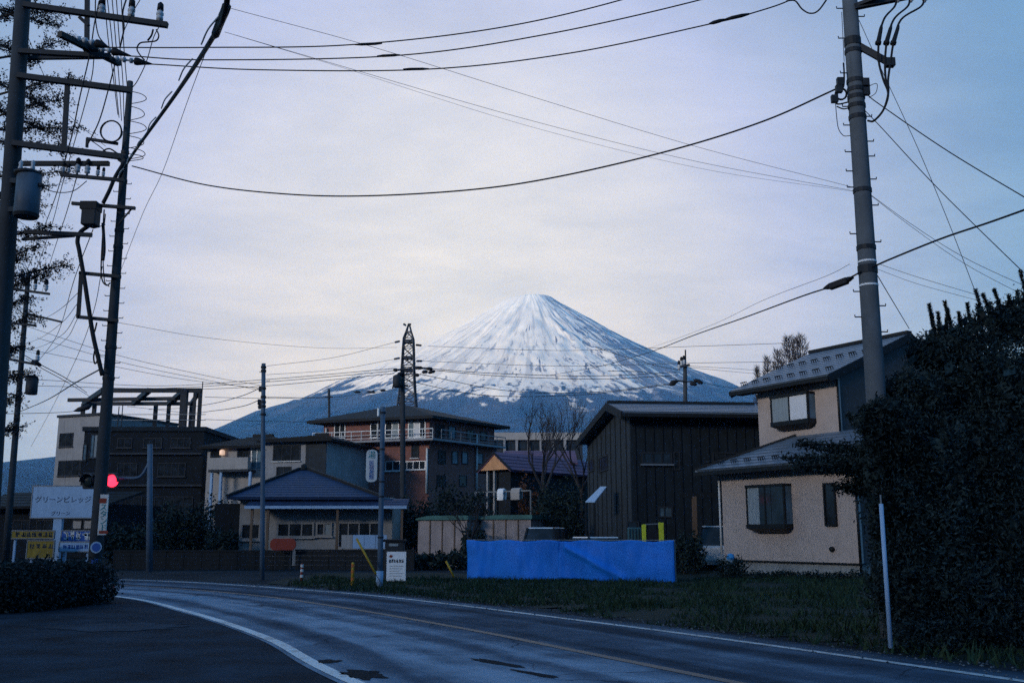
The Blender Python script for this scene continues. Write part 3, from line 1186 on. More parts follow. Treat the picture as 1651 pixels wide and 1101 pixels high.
def bay_window(fr, u0, v0, u1, v1, pb, panes, root, deep=0.42):
    """protruding box window: dark metal box with glazed front and cheeks"""
    a0, c1 = fr.at_u(u0, v0, pb)
    a1, _ = fr.at_u(u1, v0, pb)
    um = (u0 + u1) / 2
    c1 = fr.at_u(um, v0, pb)[1]
    c0 = fr.at_u(um, v1, pb)[1]
    m_ = MB()
    t = 0.07
    fr.box(m_, a0, a1, pb - deep - 0.04, pb, c1 - 0.09, c1)
    fr.box(m_, a0, a1, pb - deep - 0.04, pb, c0, c0 + 0.16)
    for q in (a0, a1 - t):
        fr.box(m_, q, q + t, pb - deep, pb - deep + t, c0 + 0.16, c1 - 0.09)
    w = (a1 - a0)
    fr.box(m_, a0 + w / 2 - 0.03, a0 + w / 2 + 0.03, pb - deep, pb - deep + t, c0 + 0.16, c1 - 0.09)
    # tapered underside
    lo = [fr.p(a0 + 0.02, pb - deep, c0 - 0.002), fr.p(a1 - 0.02, pb - deep, c0 - 0.002), fr.p(a1 - 0.02, pb, c0 - 0.002), fr.p(a0 + 0.02, pb, c0 - 0.002)]
    m_.hexa([fr.p(a0 + 0.25, pb - 0.10, c0 - 0.16), fr.p(a1 - 0.25, pb - 0.10, c0 - 0.16), fr.p(a1 - 0.25, pb, c0 - 0.16), fr.p(a0 + 0.25, pb, c0 - 0.16)] + lo)
    f_ = m_.build('box_window', MT['bronze'], root)
    for k, pm in enumerate(panes):
        g_ = MB()
        x0 = a0 + t + (w - 2 * t) * k / len(panes)
        x1 = a0 + t + (w - 2 * t) * (k + 1) / len(panes)
        fr.box(g_, x0 + 0.01, x1 - 0.01, pb - deep + 0.02, pb - deep + 0.05, c0 + 0.162, c1 - 0.092)
        g_.build('pane', MT[pm], f_)
    for q in (a0 + 0.01, a1 - 0.04):
        g_ = MB()
        fr.box(g_, q, q + 0.03, pb - deep + t, pb - 0.003, c0 + 0.162, c1 - 0.092)
        g_.build('side_pane', MT['blue_glass'], f_)
    return f_


bay_window(fh, 1253, 636, 1314, 686, OV, ('dim_curtain', 'curtain'), house, 0.40)
# lower storey stands forward of the upper one
LB = -0.45
lw0, _ = fh.at_u(1166, 850, LB)
lw1, _ = fh.at_u(1384, 850, LB)
sk_c = fh.at_u(1250, 748, LB - 0.6)[1]
wall_lo = fh.at_u(1290, 905, LB)[1]
m = MB()
fh.box(m, lw0, lw1, LB, LB + 0.16, wall_lo, sk_c + 0.1)
m.build('wall', MT['beige'], house)
m = MB()
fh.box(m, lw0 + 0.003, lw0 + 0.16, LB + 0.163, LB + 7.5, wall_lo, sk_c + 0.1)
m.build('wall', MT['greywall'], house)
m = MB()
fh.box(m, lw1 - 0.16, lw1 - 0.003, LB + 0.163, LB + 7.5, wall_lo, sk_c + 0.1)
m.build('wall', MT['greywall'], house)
m = MB()
fh.box(m, lw0 + 0.06, lw1 - 0.06, LB + 0.05, LB + 7.4, -0.35, wall_lo - 0.03)
m.build('foundation', MT['foundation'], house)
m = MB()
fh.box(m, lw0 - 0.02, lw1 + 0.02, LB - 0.03, LB + 0.16, wall_lo - 0.06, wall_lo - 0.003)
m.build('drip_flashing', MT['bronze'], house)
# hipped lower roof
e0a, _ = fh.at_u(1121, 760, LB - 0.62)
e1a = lw1 + 0.7
m = MB()
HB = OV + 0.02
c_up = fh.at_u(1300, 701, HB)[1]
hip_a = fh.at_u(1284, 703, HB)[0]
roof_plane(m, fh.p(e0a, LB - 0.62, sk_c), fh.p(e1a, LB - 0.62, sk_c), fh.p(e1a, HB, c_up), fh.p(hip_a, HB, c_up), 0.10, 9, 0.025)
roof_plane(m, fh.p(e0a, LB + 6.5, sk_c), fh.p(e0a, LB - 0.62, sk_c), fh.p(hip_a, HB, c_up), fh.p(hip_a, HB + 3.0, c_up), 0.10, 0)
lroof = m.build('lower_roof', MT['metal_roof'], house)
m = MB()
m.bar(fh.p(e0a, LB - 0.62, sk_c + 0.04), fh.p(hip_a, HB, c_up + 0.04), 0.12, 0.07)
m.build('hip_cap', MT['dark_roof'], lroof)
m = MB()
fh.box(m, e0a + 0.03, e1a - 0.03, LB - 0.58, LB, sk_c - 0.18, sk_c - 0.13)
m.build('soffit', MT['dark_wood'], lroof)
m = MB()
fh.box(m, e0a, e1a, LB - 0.72, LB - 0.60, sk_c - 0.22, sk_c - 0.07)
m.build('gutter', MT['bronze'], lroof)
for k in range(6):
    a_ = e0a + 0.45 + k * 0.72
    p_ = fh.p(a_, LB - 0.62 + (HB - LB + 0.62) * 0.16, sk_c + (c_up - sk_c) * 0.16 + 0.02)
    share(guard, 'snow_guard', lroof, p_, GROT)
bay_window(fh, 1214, 781, 1276, 852, LB, ('dim_curtain', 'glass', 'glass'), house, 0.40)
win_px(fh, 1328, 778, 1347, 848, house, b=LB, frame='bronze', panes=('glass',), proud=0.08)
m = MB()
a_, c_ = fh.at_u(1343, 885, LB)
m.lathe(fh.p(a_, LB, c_), -fh.n, [(0, 0.09), (0.10, 0.09), (0.13, 0.05)], 10)
m.build('vent_cap', MT['bronze'], house, smooth=True)
m = MB()
a_, _ = fh.at_u(1163.5, 850, LB)
m.tube([fh.p(a_, LB - 0.05, sk_c - 0.15), fh.p(a_, LB - 0.05, wall_lo + 0.2)], 0.04, 8)
m.build('downpipe', MT['offwhite'], house, smooth=True)
m = MB()
a_, _ = fh.at_u(1384, 850, LB)
m.tube([fh.p(a_ + 0.04, LB - 0.05, sk_c - 0.15), fh.p(a_ + 0.04, LB - 0.05, -0.1)], 0.045, 8)
m.build('downpipe', MT['bronze'], house, smooth=True)
m = MB()
a_, _ = fh.at_u(1353, 660, OV)
m.tube([fh.p(a_ + 0.03, OV - 0.05, eave_c - 0.15), fh.p(a_ + 0.03, OV - 0.05, c_up)], 0.04, 8)
m.build('downpipe', MT['bronze'], house, smooth=True)


# ---------------------------------------------------------------- dark house behind the tarpaulin
Yd = 44.0
Fd = P(1003, 663, Yd)
Bd = P(929, 712, 57.0)
nd_ = V((Bd.x - Fd.x, Bd.y - Fd.y, 0)).normalized()
fd = Frame(V((Fd.x, Fd.y, 0)), V((nd_.y, -nd_.x, 0)))
fd.n = nd_
Wd = fd.at_u(1262, 700, 0)[0]
Ed = Fd.z
Rb = 3.6
Rc = P(978, 650, Yd + Rb * nd_.y).z
Dd = 13.0
dark_house = thing('dark_house', fd.p(Wd / 2, 5, 0), 'large dark boarded house with long low roof behind the blue tarpaulin', 'house')
m = MB()
fd.box(m, 0.5, Wd - 0.5, 0.7, 0.85, 0, Ed)
front = m.build('wall', MT['dark_wall'], dark_house)
# front boards, built as battens standing on the wall
for k in range(15):
    m = MB()
    x = 0.7 + (Wd - 1.4) * k / 14
    fd.box(m, x - 0.025, x + 0.025, 0.66, 0.697, 0.4, Ed - 0.05)
    m.build('batten', MT['dark_wood'], front)
zb = Bd.z
m = MB()
m.prism([fd.p(0.5, 0.85, 0), fd.p(0.5, Dd - 0.7, 0), fd.p(0.5, Dd - 0.7, zb), fd.p(0.5, Rb, Rc - 0.05), fd.p(0.5, 0.85, Ed)], fd.d * 0.15)
gw = m.build('gable_wall', MT['slate_wall'], dark_house)
for k in range(9):
    x = 1.6 + k * 1.25
    top = Ed + (Rc - Ed) * (x - 0.8) / (Rb - 0.8) if x < Rb else Rc + (zb - Rc) * (x - Rb) / (Dd - Rb)
    m = MB()
    fd.box(m, 0.465, 0.497, x - 0.03, x + 0.03, 0.3, top - 0.25)
    m.build('batten', MT['dark_wood'], gw)
m = MB()
m.prism([fd.p(Wd - 0.65, 0.85, 0), fd.p(Wd - 0.65, Dd - 0.7, 0), fd.p(Wd - 0.65, Dd - 0.7, zb), fd.p(Wd - 0.65, Rb, Rc - 0.05), fd.p(Wd - 0.65, 0.85, Ed)], fd.d * 0.15)
m.build('gable_wall', MT['dark_wall'], dark_house)
m = MB()
roof_plane(m, fd.p(0, 0, Ed), fd.p(Wd, 0, Ed), fd.p(Wd, Rb, Rc), fd.p(0, Rb, Rc), 0.14, 6, 0.03)
roof_plane(m, fd.p(0, Dd, zb - 0.05), fd.p(Wd, Dd, zb - 0.05), fd.p(Wd, Rb, Rc), fd.p(0, Rb, Rc), 0.14, 0)
dr = m.build('roof', MT['metal_roof'], dark_house)
for (b0, c0, b1, c1) in ((0, Ed, Rb, Rc), (Rb, Rc, Dd, zb)):
    m = MB()
    m.bar(fd.p(-0.03, b0, c0 - 0.17), fd.p(-0.03, b1, c1 - 0.17), 0.06, 0.36)
    m.build('barge_board', MT['dark_wood'], dr)
m = MB()
m.bar(fd.p(0.02, Rb, Rc + 0.06), fd.p(Wd - 0.02, Rb, Rc + 0.06), 0.3, 0.12)
m.build('ridge_cap', MT['dark_roof'], dr)
m = MB()
fd.box(m, 0, Wd, -0.12, 0.02, Ed - 0.24, Ed - 0.08)
m.build('gutter', MT['bronze'], dr)
win_px(fd, 1034, 729, 1083, 748, dark_house, b=0.7, frame='dark_steel', panes=('glass', 'glass', 'glass'), sill='steel', proud=0.07)
win_px(fd, 1085, 728, 1096, 758, dark_house, b=0.7, frame='dark_steel', panes=('glass',), proud=0.05)
win_px(fd, 1061, 816, 1084, 834, dark_house, b=0.7, frame='dark_steel', panes=('blue_glass',), proud=0.05)
win_px(fd, 1148, 729, 1190, 745, dark_house, b=0.7, frame='dark_steel', panes=('glass', 'glass'), proud=0.06)
win_px(fd, 1010, 840, 1030, 880, dark_house, b=0.7, frame='dark_steel', panes=('glass',), proud=0.06)
fs = Frame(fd.p(0.5, 13, 0), -fd.n, fd.d)       # gable wall seen from the left: a runs towards us
for (u0, v0, u1, v1) in ((966, 735, 980, 760), (950, 740, 958, 760)):
    win_px(fs, u0, v0, u1, v1, dark_house, frame='dark_steel', panes=('glass',), proud=0.05)
# little glazed porch roof on the gable wall
m = MB()
q0, q1 = P(944, 808, 47.5), P(959, 808, 46.4)
q2, q3 = P(978, 784, 47.0), P(968, 784, 48.2)
m.prism([q0, q1, q2, q3], V((0, 0, -0.05)))
m.build('porch_roof', MT['light_blue'], dark_house)
m = MB()
for q in (q0, q1):
    m.bar(V((q.x, q.y, 0)), q - V((0, 0, 0.06)), 0.08, 0.08)
m.build('porch_post', MT['dark_wood'], dark_house)


# ---------------------------------------------------------------- brick apartment block
fb1, L1 = wall_between(521, 83.0, 692, 79.5, 720)
brick_m, bt, bb = new_mat('red_brown_brick')
tcb = bt.node('ShaderNodeTexCoord')
mpb = bt.node('ShaderNodeMapping')
mpb.inputs['Rotation'].default_value = (math.radians(90), 0, 0)
bt.l.new(tcb.outputs['Object'], mpb.inputs[0])
bk = bt.node('ShaderNodeTexBrick')
bk.inputs['Scale'].default_value = 2.2
bk.inputs['Color1'].default_value = (0.36, 0.13, 0.085, 1)
bk.inputs['Color2'].default_value = (0.25, 0.10, 0.08, 1)
bk.inputs['Mortar'].default_value = (0.11, 0.085, 0.08, 1)
bk.inputs['Mortar Size'].default_value = 0.02
bt.l.new(mpb.outputs[0], bk.inputs['Vector'])
nb = bt.noise(tcb.outputs['Object'], 0.5, 6.0, 0.6)
bt.l.new(bt.mix(bt.math('MULTIPLY', nb, 0.6), bk.outputs[0], (0.075, 0.045, 0.05, 1)), bb.inputs['Base Color'])
bb.inputs['Roughness'].default_value = 0.9
MT['brick'] = brick_m
brick = thing('brick_apartment_block', fb1.p(L1 / 2, 5, 0), 'red brown brick apartment block with white balcony rails and hipped dark roof', 'apartment block')
corner = fb1.p(L1, 0, 0)
far_r = P(797, 720, 86.5)
fb2 = Frame(corner, V((far_r.x - corner.x, far_r.y - corner.y, 0)))
L2 = V((far_r.x - corner.x, far_r.y - corner.y, 0)).length
fb1.n = fb2.d.copy()                            # the two visible walls need not be square
fb2.n = -fb1.d
eb = ZV(676, 79.5)
m = MB()
m.prism([fb1.p(0, 0, 0), fb1.p(L1, 0, 0), fb1.p(L1, L2, 0), fb1.p(0, L2, 0)], V((0, 0, eb)))
m.build('wall', MT['brick'], brick)
ov = 0.9
rb = [fb1.p(-ov, -ov, eb), fb1.p(L1 + ov, -ov, eb), fb1.p(L1 + ov, L2 + ov, eb), fb1.p(-ov, L2 + ov, eb)]
apx = P(655, 653, 84.5)
apx2 = apx + (fb1.d * -1.2)
m = MB()
m.prism(rb, V((0, 0, 0.22)))
up_ = V((0, 0, 0.223))
m.add([p + up_ for p in rb] + [apx, apx2], [(0, 1, 4, 5), (1, 2, 4), (2, 3, 5, 4), (3, 0, 5)])
m.build('roof', MT['dark_roof'], brick)
# top floor balcony round both visible sides
bz = fb1.at_u(610, 709, -1.1)[1]
m = MB()
fb1.box(m, -0.2, L1 + 1.1, -1.1, -0.003, bz - 0.16, bz)
fb2.box(m, 0.0, L2, -1.1, -0.003, bz - 0.16, bz)
bal = m.build('balcony', MT['white_wall'], brick)


def railing(fr, a0, a1, b, c, hgt, parent, gap=0.9, mat='offwhite'):
    for k, (z_, w_) in enumerate(((c + hgt, 0.07), (c + hgt * 0.55, 0.04), (c + hgt * 0.2, 0.04))):
        r_ = MB()
        r_.bar(fr.p(a0, b, z_), fr.p(a1, b, z_), w_, w_)
        r_.build('rail', MT[mat], parent)
    n_ = max(2, int((a1 - a0) / gap))
    r_ = MB()
    p0 = fr.p(a0, b, c)
    r_.bar(p0, p0 + V((0, 0, hgt)), 0.05, 0.05)
    first_ = r_.build('baluster', MT[mat], parent)
    for k in range(1, n_ + 1):
        share(first_, 'baluster', parent, parent_loc(parent) + (fr.p(a0 + (a1 - a0) * k / n_, b, c) - p0))


railing(fb1, -0.15, L1 + 1.05, -1.05, bz, 0.75, bal)
railing(fb2, 0.0, L2, -1.05, bz, 0.75, bal, 1.2, 'steel')
for (u0, v0, u1, v1, pn, fm) in ((540, 682, 558, 706, ('glass', 'glass'), 'alu'), (598, 683, 612, 706, ('glass',), 'alu'), (622, 680, 644, 706, ('glass', 'dim_curtain'), 'alu'), (659, 679, 687, 706, ('blue_glass', 'curtain', 'glass'), 'alu'),
                                 (527, 747, 570, 763, ('glass',) * 4, 'alu'), (622, 743, 646, 759, ('glass',) * 2, 'alu'), (647, 743, 687, 757, ('glass',) * 4, 'alu'), (664, 716, 676, 738, ('glass',), 'dark_steel')):
    win_px(fb1, u0, v0, u1, v1, brick, frame=fm, panes=pn, sill='offwhite', proud=0.07)
for (u0, v0, u1, v1, pn) in ((702, 684, 716, 706, ('glass', 'glass')), (722, 687, 734, 707, ('blue_glass',)), (752, 693, 764, 709, ('glass', 'glass')), (774, 696, 784, 710, ('glass',)),
                             (706, 726, 718, 748, ('glass', 'glass')), (728, 727, 738, 748, ('blue_glass',)), (744, 728, 754, 748, ('blue_glass',)), (768, 730, 778, 748, ('dim_curtain',)), (704, 766, 718, 784, ('glass',)), (740, 766, 752, 784, ('glass',))):
    win_px(fb2, u0, v0, u1, v1, brick, frame='dark_steel', panes=pn, proud=0.07)
for (u, v0, v1, fr_) in ((688.5, 722, 795, fb1), (610, 658, 716, fb1), (526, 690, 790, fb1), (769, 700, 790, fb2)):
    a_, c1 = fr_.at_u(u, v0, -0.15)
    _, c0 = fr_.at_u(u, v1, -0.15)
    m = MB()
    m.tube([fr_.p(a_, -0.15, max(c0, 0)), fr_.p(a_, -0.15, c1)], 0.09, 7)
    m.build('downpipe', MT['offwhite'], brick, smooth=True)

# ---------------------------------------------------------------- blue-roofed bungalow
fu, Lu = wall_between(385, 53.0, 632, 53.0, 860)
bung = thing('blue_roof_bungalow', fu.p(Lu / 2, 4, 0), 'single storey house with a blue hipped roof and wide windows', 'house')
DU = 8.0
eu = fu.at_u(490, 801, -0.7)[1]
m = MB()
fu.box(m, 0, Lu, 0.0, 0.2, 0, eu)
fu.box(m, 0, 0.2, 0.2, DU, 0, eu)
fu.box(m, Lu - 0.2, Lu, 0.2, DU, 0, eu)
fu.box(m, 0, Lu, DU, DU + 0.2, 0, eu)
m.build('wall', MT['dim_cream'], bung)
a0, _ = fu.at_u(366, 801, -0.7)
a1, _ = fu.at_u(614, 801, -0.7)
ax_, _ = fu.at_u(490, 757, 3.6)
ac = fu.at_u(490, 757, 3.6)[1]
m = MB()
q = [fu.p(a0, -0.7, eu), fu.p(a1, -0.7, eu), fu.p(a1, DU + 0.8, eu), fu.p(a0, DU + 0.8, eu)]
top = [fu.p(ax_ + 0.25, 3.6, ac), fu.p(ax_ - 0.25, 3.6, ac)]
roof_plane(m, q[0], q[1], top[0], top[1], 0.14, 12, 0.018)
roof_plane(m, q[1], q[2], top[0], top[0], 0.14, 10, 0.018)
roof_plane(m, q[3], q[0], top[1], top[1], 0.14, 10, 0.018)
roof_plane(m, q[2], q[3], top[1], top[0], 0.14, 0)
br = m.build('roof', MT['blue_roof'], bung)
for p0, p1 in ((q[0], top[1]), (q[1], top[0])):
    m = MB()
    m.bar(p0 + V((0, 0, 0.06)), p1 + V((0, 0, 0.06)), 0.2, 0.14)
    m.build('hip_tile', MT['dark_roof'], br)
m = MB()
m.lathe(top[0].lerp(top[1], 0.5), (0, 0, 1), [(0, 0.22), (0.25, 0.16), (0.35, 0.02)], 8)
m.build('finial', MT['dark_roof'], br)
# shallow canopy roof along the front
c0a, _ = fu.at_u(395, 816, -1.3)
c1a, cz = fu.at_u(656, 816, -1.3)
m = MB()
roof_plane(m, fu.p(c0a, -1.3, cz), fu.p(c1a, -1.3, cz), fu.p(c1a, 0.0, cz + 0.42), fu.p(c0a, 0.0, cz + 0.42), 0.08, 4, 0.03)
cr_ = m.build('canopy_roof', MT['blue_roof'], bung)
m = MB()
fu.box(m, c0a, c1a, -1.42, -1.3, cz - 0.12, cz + 0.02)
m.build('gutter', MT['light_blue'], cr_)
for u_ in (406, 432, 544, 648):
    a_, _ = fu.at_u(u_, 840, -1.2)
    m = MB()
    fu.box(m, a_ - 0.06, a_ + 0.06, -1.26, -1.14, 0, cz - 0.08)
    m.build('post', MT['brown_wood'], bung)
for (u0, v0, u1, v1, pn) in ((389, 843, 421, 870, ('glass', 'glass')), (447, 842, 507, 866, ('glass', 'glass', 'glass')), (510, 842, 536, 864, ('glass', 'dim_curtain')), (545, 841, 614, 884, ('glass',) * 4)):
    win_px(fu, u0, v0, u1, v1, bung, frame='dim_cream', panes=pn, sill='cream', proud=0.08, t=0.09)
m = MB()
a_, c_ = fu.at_u(352, 862, 0)
fu.box(m, fu.at_u(345, 862, 0.5)[0], -0.003, 0.5, 5.0, 0, eu - 0.3)
m.build('annex', MT['soot_wall'], bung)
# pale half-height counter panel outside the right-hand opening
counter = thing('panel_fence', fu.p(fu.at_u(585, 872, -1.6)[0], -1.6, 0), 'pale half height panel screen in front of the bungalow doorway', 'screen')
for k in range(4):
    a0_, c1_ = fu.at_u(551 + k * 18.4, 862, -1.6)
    a1_, _ = fu.at_u(551 + k * 18.4 + 17.8, 862, -1.6)
    _, c0_ = fu.at_u(580, 884, -1.6)
    m = MB()
    fu.box(m, a0_, a1_, -1.64, -1.6, c0_, c1_)
    m.build('panel', MT['cream' if k == 0 else 'light_blue'], counter)
m = MB()
for u_ in (553, 588, 623):
    a_, c_ = fu.at_u(u_, 862, -1.55)
    m.bar(fu.p(a_, -1.55, 0), fu.p(a_, -1.55, c_), 0.07, 0.07)
m.build('frame', MT['steel'], counter)
counter.location = counter.location

# ---------------------------------------------------------------- cream two-storey house, left of the brick block
fc, Lc = wall_between(325, 76.0, 527, 73.5, 740)
ch = thing('cream_house', fc.p(Lc / 2, 4, 0), 'cream two storey house with balconies under dark tiled roofs', 'house')
ec = fc.at_u(420, 717, 0)[1]
m = MB()
fc.box(m, 0, Lc * 0.49, 0.8, 9, 0, ec)
m.build('wall', MT['cream'], ch)
m = MB()
fc.box(m, Lc * 0.49 + 0.003, Lc, 0.003, 8.5, 0, ec + 0.3)
m.build('wall', MT['white_wall'], ch)


def hip_on(fr, a0, a1, b0, b1, c, rise, inset, mat, root, thick=0.18):
    mm = MB()
    q_ = [fr.p(a0, b0, c), fr.p(a1, b0, c), fr.p(a1, b1, c), fr.p(a0, b1, c)]
    bm_ = (b0 + b1) / 2
    t0_, t1_ = fr.p(a0 + inset, bm_, c + rise), fr.p(a1 - inset, bm_, c + rise)
    roof_plane(mm, q_[0], q_[1], t1_, t0_, thick, 7, 0.04)
    roof_plane(mm, q_[1], q_[2], t1_, t1_, thick, 0)
    roof_plane(mm, q_[3], q_[0], t0_, t0_, thick, 0)
    roof_plane(mm, q_[2], q_[3], t0_, t1_, thick, 0)
    r_ = mm.build('roof', MT[mat], root)
    r2 = MB()
    r2.bar(t0_ + V((0, 0, 0.08)), t1_ + V((0, 0, 0.08)), 0.3, 0.2)
    r2.build('ridge_tile', MT['dark_roof'], r_)
    return r_


hip_on(fc, -0.6, Lc * 0.49 + 0.5, 0.2, 9.6, ec, 1.15, 2.2, 'dark_roof', ch)
hip_on(fc, Lc * 0.49 - 0.2, Lc + 0.6, -0.6, 9.1, ec + 0.3, 0.75, 2.5, 'dark_roof', ch)
parts_px(fc, ch, 'balcony_wall', 'cream', 340, 738, 404, 757, -0.4, 0.0, 0.0)
m = MB()
a0, c0 = fc.at_u(340, 758, 0)
a1, _ = fc.at_u(404, 758, 0)
fc.box(m, a0, a1, -0.4, 0.797, c0 - 0.15, c0 - 0.003)
m.build('balcony_floor', MT['concrete_dark'], ch)
for u_ in (342, 357, 404):
    a_, c_ = fc.at_u(u_, 760, -0.2)
    m = MB()
    fc.box(m, a_ - 0.09, a_ + 0.09, -0.3, -0.12, 0, c0 - 0.16)
    m.build('post', MT['light_blue'], ch)
win_px(fc, 383, 723, 403, 738, ch, b=0.8, frame='dark_steel', panes=('glass', 'glass'))
win_px(fc, 340, 724, 356, 740, ch, b=0.8, frame='dark_steel', panes=('glass',))
win_px(fc, 406, 724, 424, 757, ch, b=0.8, frame='alu', panes=('blue_glass', 'blue_glass'))
win_px(fc, 441, 717, 485, 743, ch, frame='dark_steel', panes=('glass', 'glass', 'glass'), sill='offwhite')
win_px(fc, 446, 752, 470, 768, ch, frame='dark_steel', panes=('glass', 'glass'))
win_px(fc, 496, 724, 514, 745, ch, frame='dark_steel', panes=('glass',))
parts_px(fc, ch, 'side_wall', 'slate_wall', 494, 712, 527, 790, -0.06, -0.003, 0.0)
m = MB()
a_, c_ = fc.at_u(359, 729, 0.62)
m.lathe(fc.p(a_, 0.55, c_), (0, 0, 1), [(-0.22, 0.05), (-0.2, 0.2), (0.12, 0.2), (0.2, 0.08)], 10)
m.build('porch_lamp', MT['lamp_warm'], ch, smooth=True)

# ---------------------------------------------------------------- white block and dark building with the steel frame, far left
fa, La = wall_between(89, 86.0, 163, 84.0, 740)
wb = thing('white_apartment_block', fa.p(La / 2, 4, 0), 'weathered white three storey block with dark windows behind the left poles', 'apartment block')
ha = fa.at_u(120, 672, 0)[1]
m = MB()
fa.box(m, 0, La, 0, 9, 0, ha)
m.build('wall', MT['white_wall'], wb)
m = MB()
fa.box(m, -0.12, La + 0.1, -0.12, 9.1, ha + 0.003, ha + 0.22)
m.build('parapet', MT['concrete_dark'], wb)
for (u0, v0, u1, v1, pn) in ((97, 698, 119, 720, ('glass', 'glass')), (95, 742, 130, 767, ('glass',) * 3), (131, 742, 158, 765, ('glass',) * 2)):
    win_px(fa, u0, v0, u1, v1, wb, frame='dark_steel', panes=pn, sill='concrete_dark')

fk, Lk = wall_between(133, 79.0, 327, 79.0, 740)
kb = thing('dark_building', fk.p(Lk / 2, 4, 0), 'soot dark flat roofed building carrying an open steel frame on its roof', 'building')
hk = fk.at_u(250, 688, 0)[1]
m = MB()
fk.box(m, 0, Lk, 0, 9.5, 0, hk - 0.35)
m.build('wall', MT['soot_wall'], kb)
m = MB()
fk.box(m, -0.15, Lk + 0.15, -0.15, 9.6, hk - 0.347, hk)
m.build('parapet', MT['dark_wall'], kb)
for (u0, v0, u1, v1, pn) in ((128.5 + 6, 716, 141, 742, ('blue_glass',)), (147, 700, 159, 738, ('blue_glass', 'dim_curtain')), (190, 706, 214, 722, ('glass',) * 2), (232, 706, 262, 722, ('glass',) * 3), (276, 706, 308, 722, ('glass',) * 3),
                             (190, 746, 222, 768, ('glass',) * 3), (255, 746, 300, 768, ('glass',) * 4), (190, 800, 230, 850, ('glass',) * 3), (250, 800, 312, 850, ('glass',) * 4)):
    win_px(fk, u0, v0, u1, v1, kb, frame='dark_steel', panes=pn, sill='concrete_dark')
parts_px(fk, kb, 'ledge', 'concrete_dark', 165, 730, 326, 733, -0.25, -0.003)
parts_px(fk, kb, 'ledge', 'concrete_dark', 165, 781, 326, 784, -0.25, -0.003)
# the steel frame
sf = thing('roof_steel_frame', fk.p(Lk / 2, 4, hk), 'rusty dark open steel frame of posts and beams on the flat roof', 'steel frame')
ft = fk.at_u(250, 629, 0.3)[1]


def post_at(u_, b_, w_=0.3, top_=None):
    a_, _ = fk.at_u(u_, 660, b_)
    mm = MB()
    fk.box(mm, a_ - w_ / 2, a_ + w_ / 2, b_ - w_ / 2, b_ + w_ / 2, hk, top_ or ft)
    return mm.build('post', MT['dark_steel'], sf), a_


fp = [post_at(u_, 0.4, w_)[1] for u_, w_ in ((176, 0.3), (296, 0.5), (313, 0.22), (321, 0.2))]
bp = [post_at(u_, 8.6, w_)[1] for u_, w_ in ((134, 0.3), (152, 0.3), (251, 0.3), (272, 0.28), (308, 0.25))]
for (a0_, b0_, a1_, b1_, z_, w_, h_) in ((fp[0] - 0.6, 0.4, fp[3] + 0.1, 0.4, ft, 0.25, 0.34), (bp[0] - 0.1, 8.6, bp[4] + 0.2, 8.6, ft, 0.25, 0.32), (fp[0] - 0.6, 0.4, bp[0], 8.6, ft, 0.3, 0.4), (fp[3], 0.4, bp[4], 8.6, ft, 0.3, 0.3),
                                         (fp[0] + 3.1, 0.4, bp[0] + 4.4, 8.6, ft, 0.35, 0.4), (fp[1], 0.4, bp[3], 8.6, ft, 0.45, 0.35), (bp[0], 5.5, bp[4] + 0.4, 4.5, ft - 0.1, 0.25, 0.3)):
    m = MB()
    m.bar(fk.p(a0_, b0_, z_), fk.p(a1_, b1_, z_), w_, h_)
    m.build('beam', MT['dark_steel'], sf)
for z_ in (hk + 0.55, hk + 1.0):
    m = MB()
    m.bar(fk.p(fp[0] + 0.5, 0.1, z_), fk.p(Lk, 0.1, z_), 0.05, 0.05)
    m.build('guard_rail', MT['steel'], sf)
for u_, v0, v1 in ((192, 655, 683), (198, 653, 683), (327, 615, 690), (322, 640, 690)):
    a_, c1_ = fk.at_u(u_, v0, 0.05)
    m = MB()
    m.tube([fk.p(a_, 0.05, hk), fk.p(a_, 0.05, c1_)], 0.04, 6)
    m.build('thin_post', MT['dark_steel'], sf)

# ---------------------------------------------------------------- low shop behind the far-left signs
fo_, Lo = wall_between(-40, 72.0, 168, 70.0, 860)
shop = thing('dark_shop', fo_.p(Lo / 2, 3, 0), 'low dark shop front behind the roadside signs on the left', 'shop')
ho = fo_.at_u(100, 812, 0)[1]
m = MB()
fo_.box(m, 0, Lo, 0, 7, 0, ho)
m.build('wall', MT['soot_wall'], shop)
m = MB()
roof_plane(m, fo_.p(-0.4, -1.0, ho - 0.2), fo_.p(Lo + 0.4, -1.0, ho - 0.2), fo_.p(Lo + 0.4, 4.0, ho + 1.0), fo_.p(-0.4, 4.0, ho + 1.0), 0.15, 5, 0.04)
m.build('roof', MT['dark_roof'], shop)
for (u0, v0, u1, v1, pn) in ((22, 838, 50, 866, ('glass',) * 2), (117, 838, 133, 853, ('cream',)), (135, 838, 150, 853, ('cream',)), (60, 838, 85, 866, ('glass',) * 2)):
    win_px(fo_, u0, v0, u1, v1, shop, frame='dark_steel', panes=pn)

